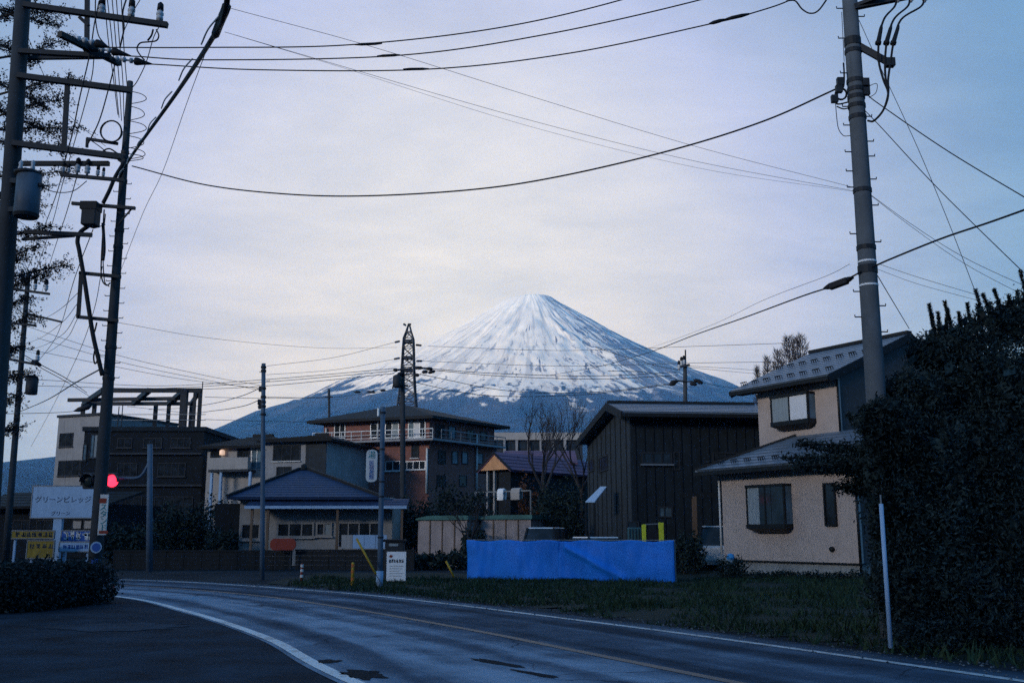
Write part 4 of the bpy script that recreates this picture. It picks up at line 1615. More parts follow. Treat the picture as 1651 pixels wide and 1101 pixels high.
# ---------------------------------------------------------------- two small sheds with green coping
for (u0, u1, vt, lbl) in ((674, 753, 838, 'stained beige shed with green coping left of the dark bush'), (776, 856, 837, 'stained beige shed with curved green coping nearest the blue tarpaulin')):
    fs_, Ls = wall_between(u0, 52.0, u1, 51.0, 860)
    sh = thing('garden_shed', fs_.p(Ls / 2, 1.2, 0), lbl, 'shed', 'beige sheds with green coping')
    hs = fs_.at_u((u0 + u1) / 2, vt, 0)[1]
    m = MB()
    fs_.box(m, 0, Ls, 0, 2.4, 0, hs)
    m.build('wall', MT['shed'], sh)
    m = MB()
    n_ = 10
    pr = []
    for k in range(n_ + 1):
        x = -0.1 + (Ls + 0.2) * k / n_
        pr.append(fs_.p(x, -0.12, hs + 0.06 + 0.16 * math.sin(math.pi * min(k / 3.0, 1) / 2)))
    poly = [fs_.p(-0.1, -0.12, hs + 0.003), fs_.p(Ls + 0.1, -0.12, hs + 0.003)] + pr[::-1]
    m.prism(poly, fs_.n * 2.6)
    m.build('coping', MT['green'], sh)
    for k in range(1, 4):
        x = Ls * k / 4
        m = MB()
        fs_.box(m, x - 0.03, x + 0.03, -0.04, -0.003, 0, hs - 0.02)
        m.build('cover_strip', MT['brown_wood'], sh)

# ---------------------------------------------------------------- ochre gabled house with purple roof
fg, Lg = wall_between(783, 65.0, 826, 63.5, 770)
og = thing('ochre_gable_house', fg.p(Lg / 2, 3, 0), 'small house with an ochre boarded gable and faded purple roof', 'house')
cg = fg.at_u(805, 753, 0)[1]
cr = fg.at_u(805, 729, 0)[1]
m = MB()
m.prism([fg.p(-0.1, -0.44, cg - 0.2), fg.p(Lg + 0.1, -0.44, cg - 0.2), fg.p(Lg / 2, -0.44, cr - 0.12)], fg.n * 0.4)
m.build('gable', MT['ochre'], og)
m = MB()
fg.box(m, 0.15, Lg - 0.15, 0.003, 9.0, 0, cg - 0.003)
m.build('wall', MT['dark_wood'], og)
m = MB()
roof_plane(m, fg.p(-0.35, -0.5, cg - 0.25), fg.p(-0.35, 9, cg - 0.25), fg.p(Lg / 2, 9, cr), fg.p(Lg / 2, -0.5, cr), 0.14, 0)
roof_plane(m, fg.p(Lg + 0.35, -0.5, cg - 0.25), fg.p(Lg + 0.35, 9, cg - 0.25), fg.p(Lg / 2, 9, cr), fg.p(Lg / 2, -0.5, cr), 0.14, 5, 0.03)
rr_ = m.build('roof', MT['purple_roof'], og)
for a_ in (-0.35, Lg + 0.35):
    m = MB()
    m.bar(fg.p(a_, -0.52, cg - 0.27), fg.p(Lg / 2, -0.52, cr - 0.04), 0.06, 0.12)
    m.build('barge_board', MT['dark_wood'], rr_)
for u_ in (786, 797):
    a_, _ = fg.at_u(u_, 770, -0.3)
    m = MB()
    fg.box(m, a_ - 0.06, a_ + 0.06, -0.34, -0.22, 0, cg - 0.25)
    m.build('post', MT['cream'], og)
m = MB()
zr = fg.at_u(815, 792, -1.2)[1]
m.bar(fg.p(0.2, -1.2, zr), fg.p(Lg + 2.5, -1.2, zr), 0.08, 0.08)
for a_ in (0.2, Lg + 2.5):
    m.bar(fg.p(a_, -1.2, 0), fg.p(a_, -1.2, zr), 0.08, 0.08)
m.build('drying_rail', MT['steel'], og)
# wing with the long purple roof to the right
fw, Lw = wall_between(812, 69.0, 932, 69.0, 770)
pw = thing('purple_roof_house', fw.p(Lw / 2, 3, 0), 'long low house with a faded purple metal roof beside the ochre gable', 'house')
cw0 = fw.at_u(870, 746, 0)[1]
cw1 = fw.at_u(870, 726, 3)[1]
m = MB()
fw.box(m, 0.3, Lw - 0.3, 0.6, 6, 0, cw0)
m.build('wall', MT['dark_wall'], pw)
m = MB()
roof_plane(m, fw.p(0, 0, cw0), fw.p(Lw, 0, cw0), fw.p(Lw, 3.3, cw1), fw.p(0, 3.3, cw1), 0.12, 7, 0.03)
roof_plane(m, fw.p(0, 6.6, cw0), fw.p(Lw, 6.6, cw0), fw.p(Lw, 3.3, cw1), fw.p(0, 3.3, cw1), 0.12, 0)
m.build('roof', MT['purple_roof'], pw)
for (u0, u1) in ((828, 846), (856, 876), (884, 900)):
    win_px(fw, u0, 755, u1, 772, pw, b=0.6, frame='alu', panes=('glass', 'glass'))
for u_, mat_, lbl in ((809, 'white', 'white bedding bundle hung over the drying rail'), (833, 'cream', 'cream bedding hung over the drying rail beside the white bundle')):
    a_, c_ = fg.at_u(u_, 788, -1.2)
    w_ = 0.26 if mat_ == 'white' else 0.36
    m = MB()
    sec = [(-0.17, -0.55), (-0.19, -0.1), (-0.15, 0.12), (0.0, 0.2), (0.15, 0.12), (0.19, -0.1), (0.17, -0.5), (0.08, -0.5), (0.09, -0.08), (0.0, 0.055), (-0.09, -0.08), (-0.08, -0.55)]
    m.prism([fg.p(a_ - w_, -1.2 + b_, zr + z_) for b_, z_ in sec], fg.d * (2 * w_))
    tag(m.build('futon', MT[mat_], None, bevel=0.04), lbl, 'bedding')

# ---------------------------------------------------------------- long flat-roofed block behind
ff, Lf = wall_between(786, 97.0, 940, 97.0, 740)
fb_ = thing('flat_roof_block', ff.p(Lf / 2, 4, 0), 'long flat roofed block with a pale parapet behind the bare tree', 'building')
hf = ff.at_u(860, 697, 0)[1]
hf2 = ff.at_u(860, 709, 0)[1]
m = MB()
ff.box(m, 0.3, Lf, 0.3, 8, 0, hf2)
m.build('wall', MT['slate_wall'], fb_)
m = MB()
ff.box(m, 0, Lf + 0.3, 0, 8.3, hf2 + 0.003, hf)
m.build('parapet', MT['cream'], fb_)
for k in range(7):
    u0 = 797 + k * 19.5
    win_px(ff, u0, 712, u0 + 14, 724, fb_, b=0.3, frame='dark_steel', panes=('glass', 'glass'))
    m = MB()
    a_, _ = ff.at_u(u0 - 3, 720, 0.1)
    ff.box(m, a_ - 0.12, a_ + 0.12, 0.05, 0.297, 0, hf2)
    m.build('column', MT['white_wall'], fb_)

# ---------------------------------------------------------------- dark block wall along the far roadside
for (u0, Y0, u1, Y1, vt, lbl) in ((182, 47.5, 470, 47.0, 889, 'low dark block wall along the far side of the bend'), (476, 47.0, 668, 46.0, 888, 'low dark block wall before the blue roof bungalow')):
    fz, Lz = wall_between(u0, Y0, u1, Y1, 900)
    w_ = thing('block_wall', fz.p(Lz / 2, 0, 0), lbl, 'wall', 'low block walls')
    hz_ = fz.at_u((u0 + u1) / 2, vt, 0)[1]
    nb_ = int(Lz / 0.8)
    proto = None
    for row in range(4):
        for k in range(nb_):
            if proto is None:
                m = MB()
                fz.box(m, 0.008, Lz / nb_ - 0.008, 0, 0.15, 0.004, hz_ / 4 - 0.006)
                proto = m.build('block', MT['block'], w_)
                base_p = fz.p(0, 0, 0)
            else:
                share(proto, 'block', w_, parent_loc(w_) + (fz.p(Lz * k / nb_, RNG.uniform(-0.006, 0.006), hz_ * row / 4) - base_p))
    m = MB()
    fz.box(m, -0.02, Lz + 0.02, -0.03, 0.18, hz_ + 0.002, hz_ + 0.07)
    m.build('coping', MT['block'], w_)

# ================================================================== POLES AND THEIR FITTINGS
def round_pole(root, pts, rads, mat='concrete', n=16, name='pole'):
    return MB().tube(pts, rads, n).build(name, MT[mat], root, smooth=True)


def step_bolts(root, p_at, r_at, zs, mat='dark_steel', L=0.16):
    """climbing bolts, alternately on either side"""
    m_ = MB().tube([V((0, 0, 0)), V((L, 0, 0)), V((L, 0, 0.035))], 0.011, 5)
    src = None
    for i, z in enumerate(zs):
        s = 1 if i % 2 else -1
        p = p_at(z)
        loc = p + V((s * r_at(z) * 0.9, 0, 0))
        rot = (0, 0, 0 if s > 0 else math.pi)
        if src is None:
            src = m_.build('step_bolt', MT[mat], None)
            src.parent = root
            src.location = loc - parent_loc(root)
            src.rotation_euler = rot
        else:
            share(src, 'step_bolt', root, loc, rot)


def band(root, p, r, h=0.06, mat='dark_steel'):
    return MB().lathe(p - V((0, 0, h / 2)), (0, 0, 1), [(0, r), (h, r)], 16).build('band', MT[mat], root, smooth=False)


def pin_insulator(root, base, up, s=1.0):
    """dark capped porcelain insulator"""
    prof = [(0, 0.03), (0.05, 0.03), (0.06, 0.065), (0.11, 0.065), (0.13, 0.05), (0.15, 0.07), (0.20, 0.07), (0.21, 0.045), (0.25, 0.045)]
    o = MB().lathe(base, up, [(a * s, r * s) for a, r in prof], 12).build('insulator', MT['porcelain'], root, smooth=True)
    MB().lathe(V(base) + V(up).normalized() * 0.25 * s, up, [(0, 0.062 * s), (0.13 * s, 0.055 * s), (0.17 * s, 0.02 * s)], 10).build('cap', MT['black'], o, smooth=True)
    return o


def strain_insulator(root, p0, p1, r=0.05):
    """string of discs between two points"""
    p0, p1 = V(p0), V(p1)
    L = (p1 - p0).length
    prof = [(0, 0.02)]
    k = max(2, int(L / 0.12))
    for i in range(k):
        a = L * (i + 0.2) / k
        prof += [(a, 0.022), (a + L / k * 0.1, r), (a + L / k * 0.4, r), (a + L / k * 0.5, 0.022)]
    prof.append((L, 0.015))
    return MB().lathe(p0, p1 - p0, prof, 10).build('strain_insulator', MT['porcelain'], root, smooth=True)


def arm(root, p0, p1, w=0.075, name='crossarm', mat='dark_steel'):
    return MB().bar(p0, p1, w, w).build(name, MT[mat], root)


def wire(name, label, pts, r, cat=None, group=None, seg=14, mat='black', n=6):
    m_ = MB().tube(curve([P(*q) if not isinstance(q, Vector) else q for q in pts], seg), r, n)
    o = m_.build(name, MT[mat], None, smooth=True)
    return tag(o, label, cat or 'cable', group)


# ---------------------------------------------------------------- right-hand concrete pole
YR = 15.6
r_foot = P(1437, 1010, YR)
r_foot.z = 0.0
r_top = P(1364, -90, YR)
RP = thing('utility_pole', r_foot, 'thick concrete utility pole standing at the beige house, its foot hidden in the dark evergreen', 'utility pole', 'utility poles')
rp_at = lambda z: r_foot.lerp(r_top, z / r_top.z)
rr_at = lambda z: 0.168 - 0.048 * z / r_top.z
round_pole(RP, [rp_at(z) for z in (0, 2, 4, 6, 8, r_top.z)], [rr_at(z) for z in (0, 2, 4, 6, 8, r_top.z)])


def rz(v):
    """height on this pole seen at photo row v"""
    u = 1368 + 34 * v / 500
    return P(u, v, YR).z


step_bolts(RP, rp_at, rr_at, [rz(v) for v in (14, 27, 62, 84, 118, 140, 172, 188, 202, 228, 245, 252, 276, 289, 302, 331, 377, 390, 470, 493, 511, 535)], L=0.12)
for v in (66, 72, 84, 132, 146, 158, 172, 190, 308, 400, 432, 438):
    band(RP, rp_at(rz(v)), rr_at(rz(v)) + 0.012, 0.07)
for v in (424, 462):
    MB().lathe(rp_at(rz(v)), (0, 0, 1), [(0, rr_at(rz(v)) + 0.006), (0.03, rr_at(rz(v)) + 0.006)], 16).build('white_tie', MT['white'], RP)
# arm out to the cable terminations, and the crossarm above it
arm(RP, P(1380, 72, YR), P(1436, 103, YR - 0.25), 0.10, 'cable_arm')
MB().box(P(1430, 105, YR - 0.31), P(1439, 98, YR - 0.19)).build('arm_clamp', MT['dark_steel'], RP)
arm(RP, P(1378, 12, YR - 0.1), P(1496, -12, YR - 0.3), 0.09)
arm(RP, P(1378, 10, YR - 0.1), P(1420, -6, YR - 0.3), 0.06, 'brace')
for i, (u0, u1, u2, u3) in enumerate(((1446, 1421, 1415, 1417), (1467, 1437, 1428, 1427), (1489, 1449, 1439, 1436))):
    cab = MB().tube(curve([P(u0, -8, YR - 0.3), P(u0 - 3, 10, YR - 0.3), P(u1 + 4, 32, YR - 0.32), P(u2 + 2, 68, YR - 0.32), P(u3, 100, YR - 0.3), P(1424 + 4 * i, 128, YR - 0.3), P(1432, 152, YR - 0.3), P(1424, 178, YR - 0.25), P(1409, 195, YR - 0.15), P(1399, 195, YR - 0.05)], 8), 0.018, 6).build('riser_cable', MT['black'], RP, smooth=True)
    a_, b_ = P(u1 + 1, 38, YR - 0.32), P(u2 + 0.5, 72, YR - 0.32)
    MB().lathe(b_, a_ - b_, [(0, 0.05), (0.05, 0.05), (0.06, 0.038), (0.3, 0.03), (0.36, 0.018)], 10).build('sealing_end', MT['black'], cab, smooth=True)
    pin_insulator(RP, P(u0 + 2, 4, YR - 0.3), (0.1, 0, 1), 0.7)
# clutter of clamps and loops on the left side
loop = [P(1356 + 9 * math.cos(t), 152 + 9 * math.sin(t), YR - 0.05) for t in np.linspace(0, 6.3, 16)]
MB().tube(loop, 0.018, 6).build('cable_loop', MT['black'], RP, smooth=True)
MB().tube(curve([P(1360, 102, YR), P(1361, 120, YR - 0.1), P(1360, 140, YR - 0.1), P(1352, 150, YR - 0.1), P(1344, 158, YR - 0.1), P(1350, 168, YR - 0.1), P(1368, 165, YR)], 6), 0.014, 6).build('jumper_wire', MT['black'], RP, smooth=True)
MB().tube(curve([P(1347, 165, YR - 0.1), P(1349, 190, YR - 0.1), P(1352, 208, YR - 0.1), P(1360, 219, YR - 0.1), P(1371, 219, YR)], 6), 0.007, 5).build('jumper_wire', MT['black'], RP, smooth=True)
MB().tube(curve([P(1349, 172, YR - 0.1), P(1360, 176, YR - 0.1), P(1370, 174, YR)], 6), 0.012, 5).build('jumper_wire', MT['black'], RP, smooth=True)
MB().tube(curve([P(1389, 150, YR), P(1404, 138, YR), P(1414, 136, YR - 0.1), P(1412, 150, YR - 0.1), P(1401, 158, YR)], 6), 0.006, 5).build('jumper_wire', MT['black'], RP, smooth=True)
MB().tube([P(1357, 20, YR), P(1361, 100, YR)], 0.006, 5).build('earth_wire', MT['black'], RP)
for (u, v) in ((1345, 160), (1354, 132), (1352, 144), (1395, 133), (1396, 148)):
    MB().box(P(u - 3, v + 4, YR - 0.12), P(u + 4, v - 4, YR - 0.04)).build('clamp', MT['dark_steel'], RP)
# pale guard tube on the stay in front of it
g0, g1 = P(1436, 1044, 13.5), P(1420.5, 812, 13.5)
GT = thing('guard_tube', (g0.x, g0.y, max(g0.z, 0)), 'thin pale plastic guard tube in front of the right utility pole', 'guard tube')
MB().tube([g0, g1], 0.028, 8).build('tube', MT['light_blue'], GT, smooth=True)
MB().tube([g1, g1 + (g1 - g0).normalized() * 0.12], 0.012, 6).build('stay_end', MT['steel'], GT)

# ---------------------------------------------------------------- left pole with the big crossarms
YA = 17.6
AP = thing('utility_pole', P(0, 985, YA), 'tall pole at the left edge carrying long crossarms and a grey transformer', 'utility pole', 'utility poles')
AP.location.z = 0
a_foot = P(-28, 985, YA)
a_foot.z = 0
a_top = P(42, -70, YA)
ap_at = lambda z: a_foot.lerp(a_top, z / a_top.z)
ra_at = lambda z: 0.185 - 0.05 * z / a_top.z
round_pole(AP, [ap_at(z) for z in (0, 3, 6, 9, a_top.z)], [ra_at(z) for z in (0, 3, 6, 9, a_top.z)], 'concrete_dark')
for (u0, v0, u1, v1, dy, w_) in ((38, 8, 270, 41, -0.15, 0.10), (30, 83, 178, 91, -0.15, 0.09), (30, 94, 176, 92, 0.15, 0.07), (28, 122, 212, 146, -0.15, 0.10), (20, 231, 196, 253, -0.15, 0.10), (20, 264, 176, 264, 0.0, 0.08), (40, 374, 148, 379, -0.1, 0.07), (36, 386, 120, 380, 0.1, 0.05)):
    arm(AP, P(u0, v0, YA + dy), P(u1, v1, YA + dy), w_)
arm(AP, P(96, 55, YA - 0.9), P(192, 103, YA + 0.7), 0.10, 'line_arm')
arm(AP, P(141, -30, YA - 0.1), P(140, 78, YA - 0.1), 0.075, 'upright')
arm(AP, P(109, 134, YA - 0.1), P(103, 240, YA - 0.1), 0.075, 'upright')
arm(AP, P(98, 282, YA - 0.05), P(200, 291, YA - 0.05), 0.06)
arm(AP, P(128, 28, YA - 0.12), P(143, 42, YA - 0.12), 0.06, 'brace')
for (u, v) in ((163, 27), (211, 31), (257, 37)):
    pin_insulator(AP, P(u, v, YA - 0.15), (0.0, 0, 1), 1.0)
for (u, v, h) in ((101, 279, 13), (110, 280, 12), (124, 281, 20), (140, 283, 20), (157, 285, 14), (166, 286, 12)):
    pin_insulator(AP, P(u, v, YA - 0.05), (0.03, 0, 1), h / 26.0)
for (p0, p1, t) in (((122, 62, YA - 0.5), (155, 70, YA - 0.5), (176, 77, YA - 0.5)), ((150, 78, YA - 0.1), (182, 83, YA - 0.1), (212, 91, YA - 0.1)), ((184, 95, YA + 0.5), (218, 99, YA + 0.5), (246, 104, YA + 0.5))):
    strain_insulator(AP, P(*p0), P(*p1), 0.055)
    MB().lathe(P(*p1), P(*t) - P(*p1), [(0, 0.075), (0.04, 0.08), (0.12, 0.06), ((P(*t) - P(*p1)).length, 0.012)], 10).build('clamp_cover', MT['black'], AP, smooth=True)
MB().lathe(P(132, 74, YA - 0.2), V((1, 0.4, -0.25)), [(0, 0.04), (0.06, 0.09), (0.2, 0.10), (0.3, 0.05)], 10).build('clamp_cover', MT['black'], AP, smooth=True)
# transformer can
tb, tt = P(42, 347, YA - 0.45), P(45, 283, YA - 0.45)
tr = MB().lathe(tb, (0, 0, 1), [(0, 0.19), (0.03, 0.215), ((tt - tb).z, 0.215)], 20).build('transformer', MT['transformer'], AP, smooth=True)
MB().lathe(tt, (0, 0, 1), [(0, 0.24), (0.05, 0.24), (0.09, 0.15)], 20).build('lid', MT['dark_steel'], tr, smooth=True)
MB().lathe(tb - V((0, 0, 0.04)), (0, 0, 1), [(0, 0.2), (0.05, 0.225)], 20).build('base_ring', MT['dark_steel'], tr)
for q in (-0.12, 0.10):
    MB().lathe(tt + V((q, -0.05, 0.07)), (0, 0, 1), [(0, 0.03), (0.05, 0.045), (0.1, 0.03), (0.15, 0.04), (0.2, 0.012)], 8).build('bushing', MT['porcelain'], tr, smooth=True)
MB().lathe(P(62, 298, YA - 0.5), V((1, 0, -0.15)), [(0, 0.035), (0.06, 0.04), (0.12, 0.015)], 8).build('bushing', MT['dark_steel'], tr, smooth=True)
arm(AP, P(15, 338, YA - 0.1), P(40, 338, YA - 0.4), 0.09, 'bracket')
arm(AP, P(18, 292, YA - 0.1), P(40, 292, YA - 0.4), 0.09, 'bracket')
# drops and jumpers between the fittings
for pts, r in (([(154, -10), (154, 30), (158, 55), (164, 66), (172, 74)], 0.012), ([(160, 2), (152, 40), (147, 75), (141, 105), (128, 160), (118, 210), (104, 262)], 0.012),
               ([(259, 40), (248, 60), (236, 100), (222, 130), (213, 142)], 0.009), ([(252, 48), (256, 58), (252, 66), (240, 68), (226, 70), (221, 80), (228, 92), (233, 97)], 0.014),
               ([(205, -5), (198, 20), (200, 45), (196, 66), (193, 78)], 0.016), ([(226, 0), (212, 24), (200, 50)], 0.008), ([(185, 105), (176, 140), (160, 195), (140, 236)], 0.012),
               ([(247, 48), (244, 58), (238, 66)], 0.018)):
    MB().tube(curve([P(u, v, YA - 0.2) for u, v in pts], 6), r, 6).build('jumper_wire', MT['black'], AP, smooth=True)

# ---------------------------------------------------------------- second left pole, at the edge line
YB = 24.6
b_foot = P(149, 968, YB)
b_foot.z = 0
b_top = P(210, 132, YB)
BP = thing('utility_pole', b_foot, 'dark utility pole by the left edge line, hung with boxes, loops and a coil', 'utility pole', 'utility poles')
bp_at = lambda z: b_foot.lerp(b_top, z / b_top.z)
rb_at = lambda z: 0.175 - 0.10 * z / b_top.z
round_pole(BP, [bp_at(b_top.z * k / 6) for k in range(7)], [rb_at(b_top.z * k / 6) for k in range(7)], 'concrete_dark')


def bz_(v):
    return P(185, v, YB).z


step_bolts(BP, bp_at, rb_at, [bz_(v) for v in range(285, 620, 12)], L=0.14)
for v in (246, 255, 292, 335, 372, 398, 446, 517, 560, 610):
    band(BP, bp_at(bz_(v)), rb_at(bz_(v)) + 0.014, 0.08)
for (u0, v0, u1, v1, w_) in ((116, 328, 218, 336, 0.08), (128, 440, 192, 446, 0.08), (126, 511, 190, 517, 0.08), (131, 440, 126, 513, 0.08), (140, 224, 190, 232, 0.07), (141, 223, 140, 238, 0.06), (192, 257, 201, 262, 0.1)):
    arm(BP, P(u0, v0, YB - 0.2), P(u1, v1, YB - 0.2), w_)
arm(BP, P(212, 337, YB - 0.15), P(189, 364, YB - 0.1), 0.035, 'brace')
bx = MB().box(P(129, 361, YB - 0.55), P(164, 334, YB - 0.2)).build('junction_box', MT['dark_steel'], BP, bevel=0.02)
MB().box(P(128, 336, YB - 0.57), P(165.5, 332, YB - 0.18)).build('lid', MT['black'], bx)
coil = []
for t in np.linspace(0, 2 * math.pi * 3, 60):
    coil.append(P(180 + (17 + 1.2 * math.sin(t * 0.9)) * math.cos(t), 212 + 17 * math.sin(t), YB - 0.2 - 0.01 * t))
MB().tube(coil, 0.02, 6).build('cable_coil', MT['black'], BP, smooth=True)
# spiral of service wire down the right side
for k, (v0, w_, h_) in enumerate(((147, 27, 18), (171, 24, 20), (195, 27, 18), (219, 23, 17), (238, 25, 16), (248, 22, 10))):
    sp_ = [P(209 - k * 0.6, v0, YB - 0.1), P(209 + w_ * 0.7, v0 + h_ * 0.28, YB - 0.2), P(209 + w_, v0 + h_ * 0.66, YB - 0.2), P(209 + w_ * 0.75, v0 + h_ * 0.95, YB - 0.2), P(206, v0 + h_ * 1.2, YB - 0.1)]
    MB().tube(curve(sp_, 6), 0.011, 5).build('wire_loop', MT['black'], BP, smooth=True)
for pts, r in (([(155, 345), (145, 362), (130, 374), (125, 388), (128, 405), (136, 450), (142, 490), (150, 540), (158, 575), (165, 605)], 0.055), ([(200, 262), (186, 285), (176, 308), (166, 328)], 0.05),
               ([(168, 338), (166, 370), (163, 430), (165, 452), (172, 460), (178, 456)], 0.018), ([(170, 345), (166, 390), (168, 450), (176, 462)], 0.014),
               ([(145, 500), (148, 525), (152, 535), (156, 520)], 0.02), ([(154, 560), (151, 575), (153, 586), (157, 580), (157, 562)], 0.02), ([(166, 360), (168, 400), (166, 420)], 0.04),
               ([(140, 362), (150, 368), (162, 365), (170, 362)], 0.012), ([(144, 225), (160, 236), (172, 246)], 0.012), ([(190, 248), (176, 240), (166, 246), (186, 252)], 0.02)):
    MB().tube(curve([P(u, v, YB - 0.3) for u, v in pts], 7), r, 7).build('hanging_cable', MT['black'], BP, smooth=True)
# plate signs on the pole
vs_ = thing('pole_sign', P(165, 866, YB - 0.24), 'tall narrow pale sign with green and red print strapped to the left pole', 'sign')
MB().box(P(157, 862, YB - 0.27), P(176, 797, YB - 0.23)).build('plate', MT['offwhite'], vs_)
for k, ch_ in enumerate('スタンド'):
    make_text(ch_, 0.19, MT['teal'], 'lettering', vs_, P(166.5, 818 + k * 11, YB - 0.275), (1, 0, 0), (0, 0, 1))
MB().box(P(160, 811, YB - 0.276), P(172, 803, YB - 0.272)).build('red_mark', MT['red'], vs_)
MB().box(P(159, 860, YB - 0.276), P(174, 855, YB - 0.272)).build('red_mark', MT['red'], vs_)
rs_ = thing('round_sign', P(155, 895, YB - 0.3), 'small round pale blue sign low on the left pole', 'sign')
MB().lathe(P(155, 882, YB - 0.27), (0, -1, 0), [(0, 0.135), (0.012, 0.135)], 24).build('disc', MT['light_blue'], rs_)
MB().lathe(P(155, 882, YB - 0.286), (0, -1, 0), [(0, 0.10), (0.003, 0.10)], 24).build('inner_disc', MT['blue'], rs_)
bs_ = thing('blue_plate', P(152, 914, YB - 0.3), 'small blue plate under the round sign on the left pole', 'sign')
MB().box(P(146, 915, YB - 0.3), P(158, 901, YB - 0.27)).build('plate', MT['blue'], bs_, bevel=0.01)
rf = thing('reflector_post', G(182, 966), 'short post with red reflector at the end of the left edge line', 'reflector post')
MB().tube([G(182, 966), P(182, 942, G(182, 966).y)], 0.03, 8).build('post', MT['dark_steel'], rf, smooth=True)
MB().lathe(P(182, 948, G(182, 966).y - 0.04), (0, -1, 0), [(0, 0.045), (0.02, 0.04)], 14).build('reflector', MT['red_paint'], rf)

# ---------------------------------------------------------------- smaller poles
def plain_pole(u0, v0, u1, v1, Y, r0, r1, label, mat='concrete_dark', group='utility poles', name='utility_pole', cat='utility pole'):
    t_ = P(u1, v1, Y)
    f_ = P(u0, v0, Y)
    d_ = (t_ - f_)
    f_ = f_ - d_ * (f_.z / d_.z) if abs(f_.z) > 0.01 else f_
    root_ = thing(name, f_, label, cat, group)
    round_pole(root_, [f_.lerp(t_, k / 4) for k in range(5)], [r0 + (r1 - r0) * k / 4 for k in range(5)], mat, 12)
    return root_


CP = plain_pole(12, 862, 46, 440, 52.0, 0.19, 0.12, 'slim leaning pole with a small transformer seen beyond the left tree')
for (u0, v0, u1, v1, w_) in ((12, 465, 80, 474, 0.12), (44, 506, 99, 519, 0.10), (2, 519, 58, 525, 0.12), (4, 577, 66, 589, 0.12), (40, 612, 62, 616, 0.09)):
    arm(CP, P(u0, v0, 51.8), P(u1, v1, 51.8), w_)
ct = MB().lathe(P(50, 636, 51.4), (0, 0, 1), [(0, 0.26), (0.04, 0.3), (0.85, 0.3)], 14).build('transformer', MT['dark_steel'], CP, smooth=True)
MB().lathe(P(50, 609, 51.4), (0, 0, 1), [(0, 0.36), (0.08, 0.34), (0.14, 0.15)], 14).build('lid', MT['black'], ct, smooth=True)
for (u, v) in ((74, 470), (56, 469), (16, 577), (60, 584)):
    pin_insulator(CP, P(u, v, 51.8), (0, 0, 1), 1.6)
MB().lathe(P(52, 583, 51.6), P(66, 588, 51.6) - P(52, 583, 51.6), [(0, 0.12), (0.2, 0.16), (0.5, 0.05)], 8).build('clamp_cover', MT['black'], CP, smooth=True)

DP = plain_pole(422.5, 938, 425, 586, 36.0, 0.085, 0.075, 'slim dark pole at the far roadside in front of the cream house', 'blue_steel')
dp_at = lambda v: P(425 - 2.5 * (v - 586) / 352, v, 36.0)
for v in (592, 598, 626, 640, 648, 655, 668):
    band(DP, dp_at(v), 0.1, 0.08)
step_bolts(DP, lambda z: dp_at(0) * 0 + P(424.3, 700, 36.0) * 0 + V((P(424.5, 650, 36.0).x, 36.0, z)), lambda z: 0.08, [P(424, v, 36).z for v in range(600, 760, 14)], L=0.12)
for (u, v) in ((419, 627), (417, 648), (418, 655)):
    MB().box(P(u - 2, v + 4, 35.95), P(u + 4, v - 4, 36.05)).build('clamp', MT['dark_steel'], DP)

EP = plain_pole(612, 948, 617.5, 656, G(612, 948).y, 0.085, 0.07, 'slim blue grey pole beside the white signboard, carrying the capsule sign', 'blue_steel')
YE = G(612, 948).y
MB().tube([P(611.6, 946, YE), P(612.3, 920, YE)], 0.105, 12).build('base_sleeve', MT['light_blue'], EP, smooth=True)
for v in (665, 724, 776, 800, 866):
    band(EP, P(612 + 5.5 * (948 - v) / 292, v, YE), 0.095, 0.05)
cs = thing('capsule_sign', P(600, 778, YE), 'white capsule shaped sign with blue vertical writing hung on the slim pole', 'sign')
p00, p11 = P(590, 777, YE), P(609, 725, YE)
cw, chh = (p11.x - p00.x), (p11.z - p00.z)
cc_ = (p00 + p11) / 2
poly = []
rc_ = cw * 0.38
for (sx, sz, a0) in ((1, 1, 0), (-1, 1, 90), (-1, -1, 180), (1, -1, 270)):
    for k in range(6):
        t = math.radians(a0 + 18 * k)
        poly.append(cc_ + V((sx * (cw / 2 - rc_) + rc_ * math.cos(t), -0.07, sz * (chh / 2 - rc_) + rc_ * math.sin(t))))
MB().prism(poly, V((0, 0.14, 0))).build('panel', MT['offwhite'], cs)
make_text('湯', 0.24, MT['teal'], 'lettering', cs, P(600, 734, YE) + V((0, -0.075, 0)), (1, 0, 0), (0, 0, 1))
for k, c_ in enumerate('民宿旅館'):
    make_text(c_, 0.16, MT['blue'], 'lettering', cs, P(599.5, 746.5 + 7.6 * k, YE) + V((0, -0.075, 0)), (1, 0, 0), (0, 0, 1))
for v in (731, 771):
    MB().bar(P(607, v, YE), P(615, v, YE), 0.03, 0.03).build('bracket', MT['steel'], cs)

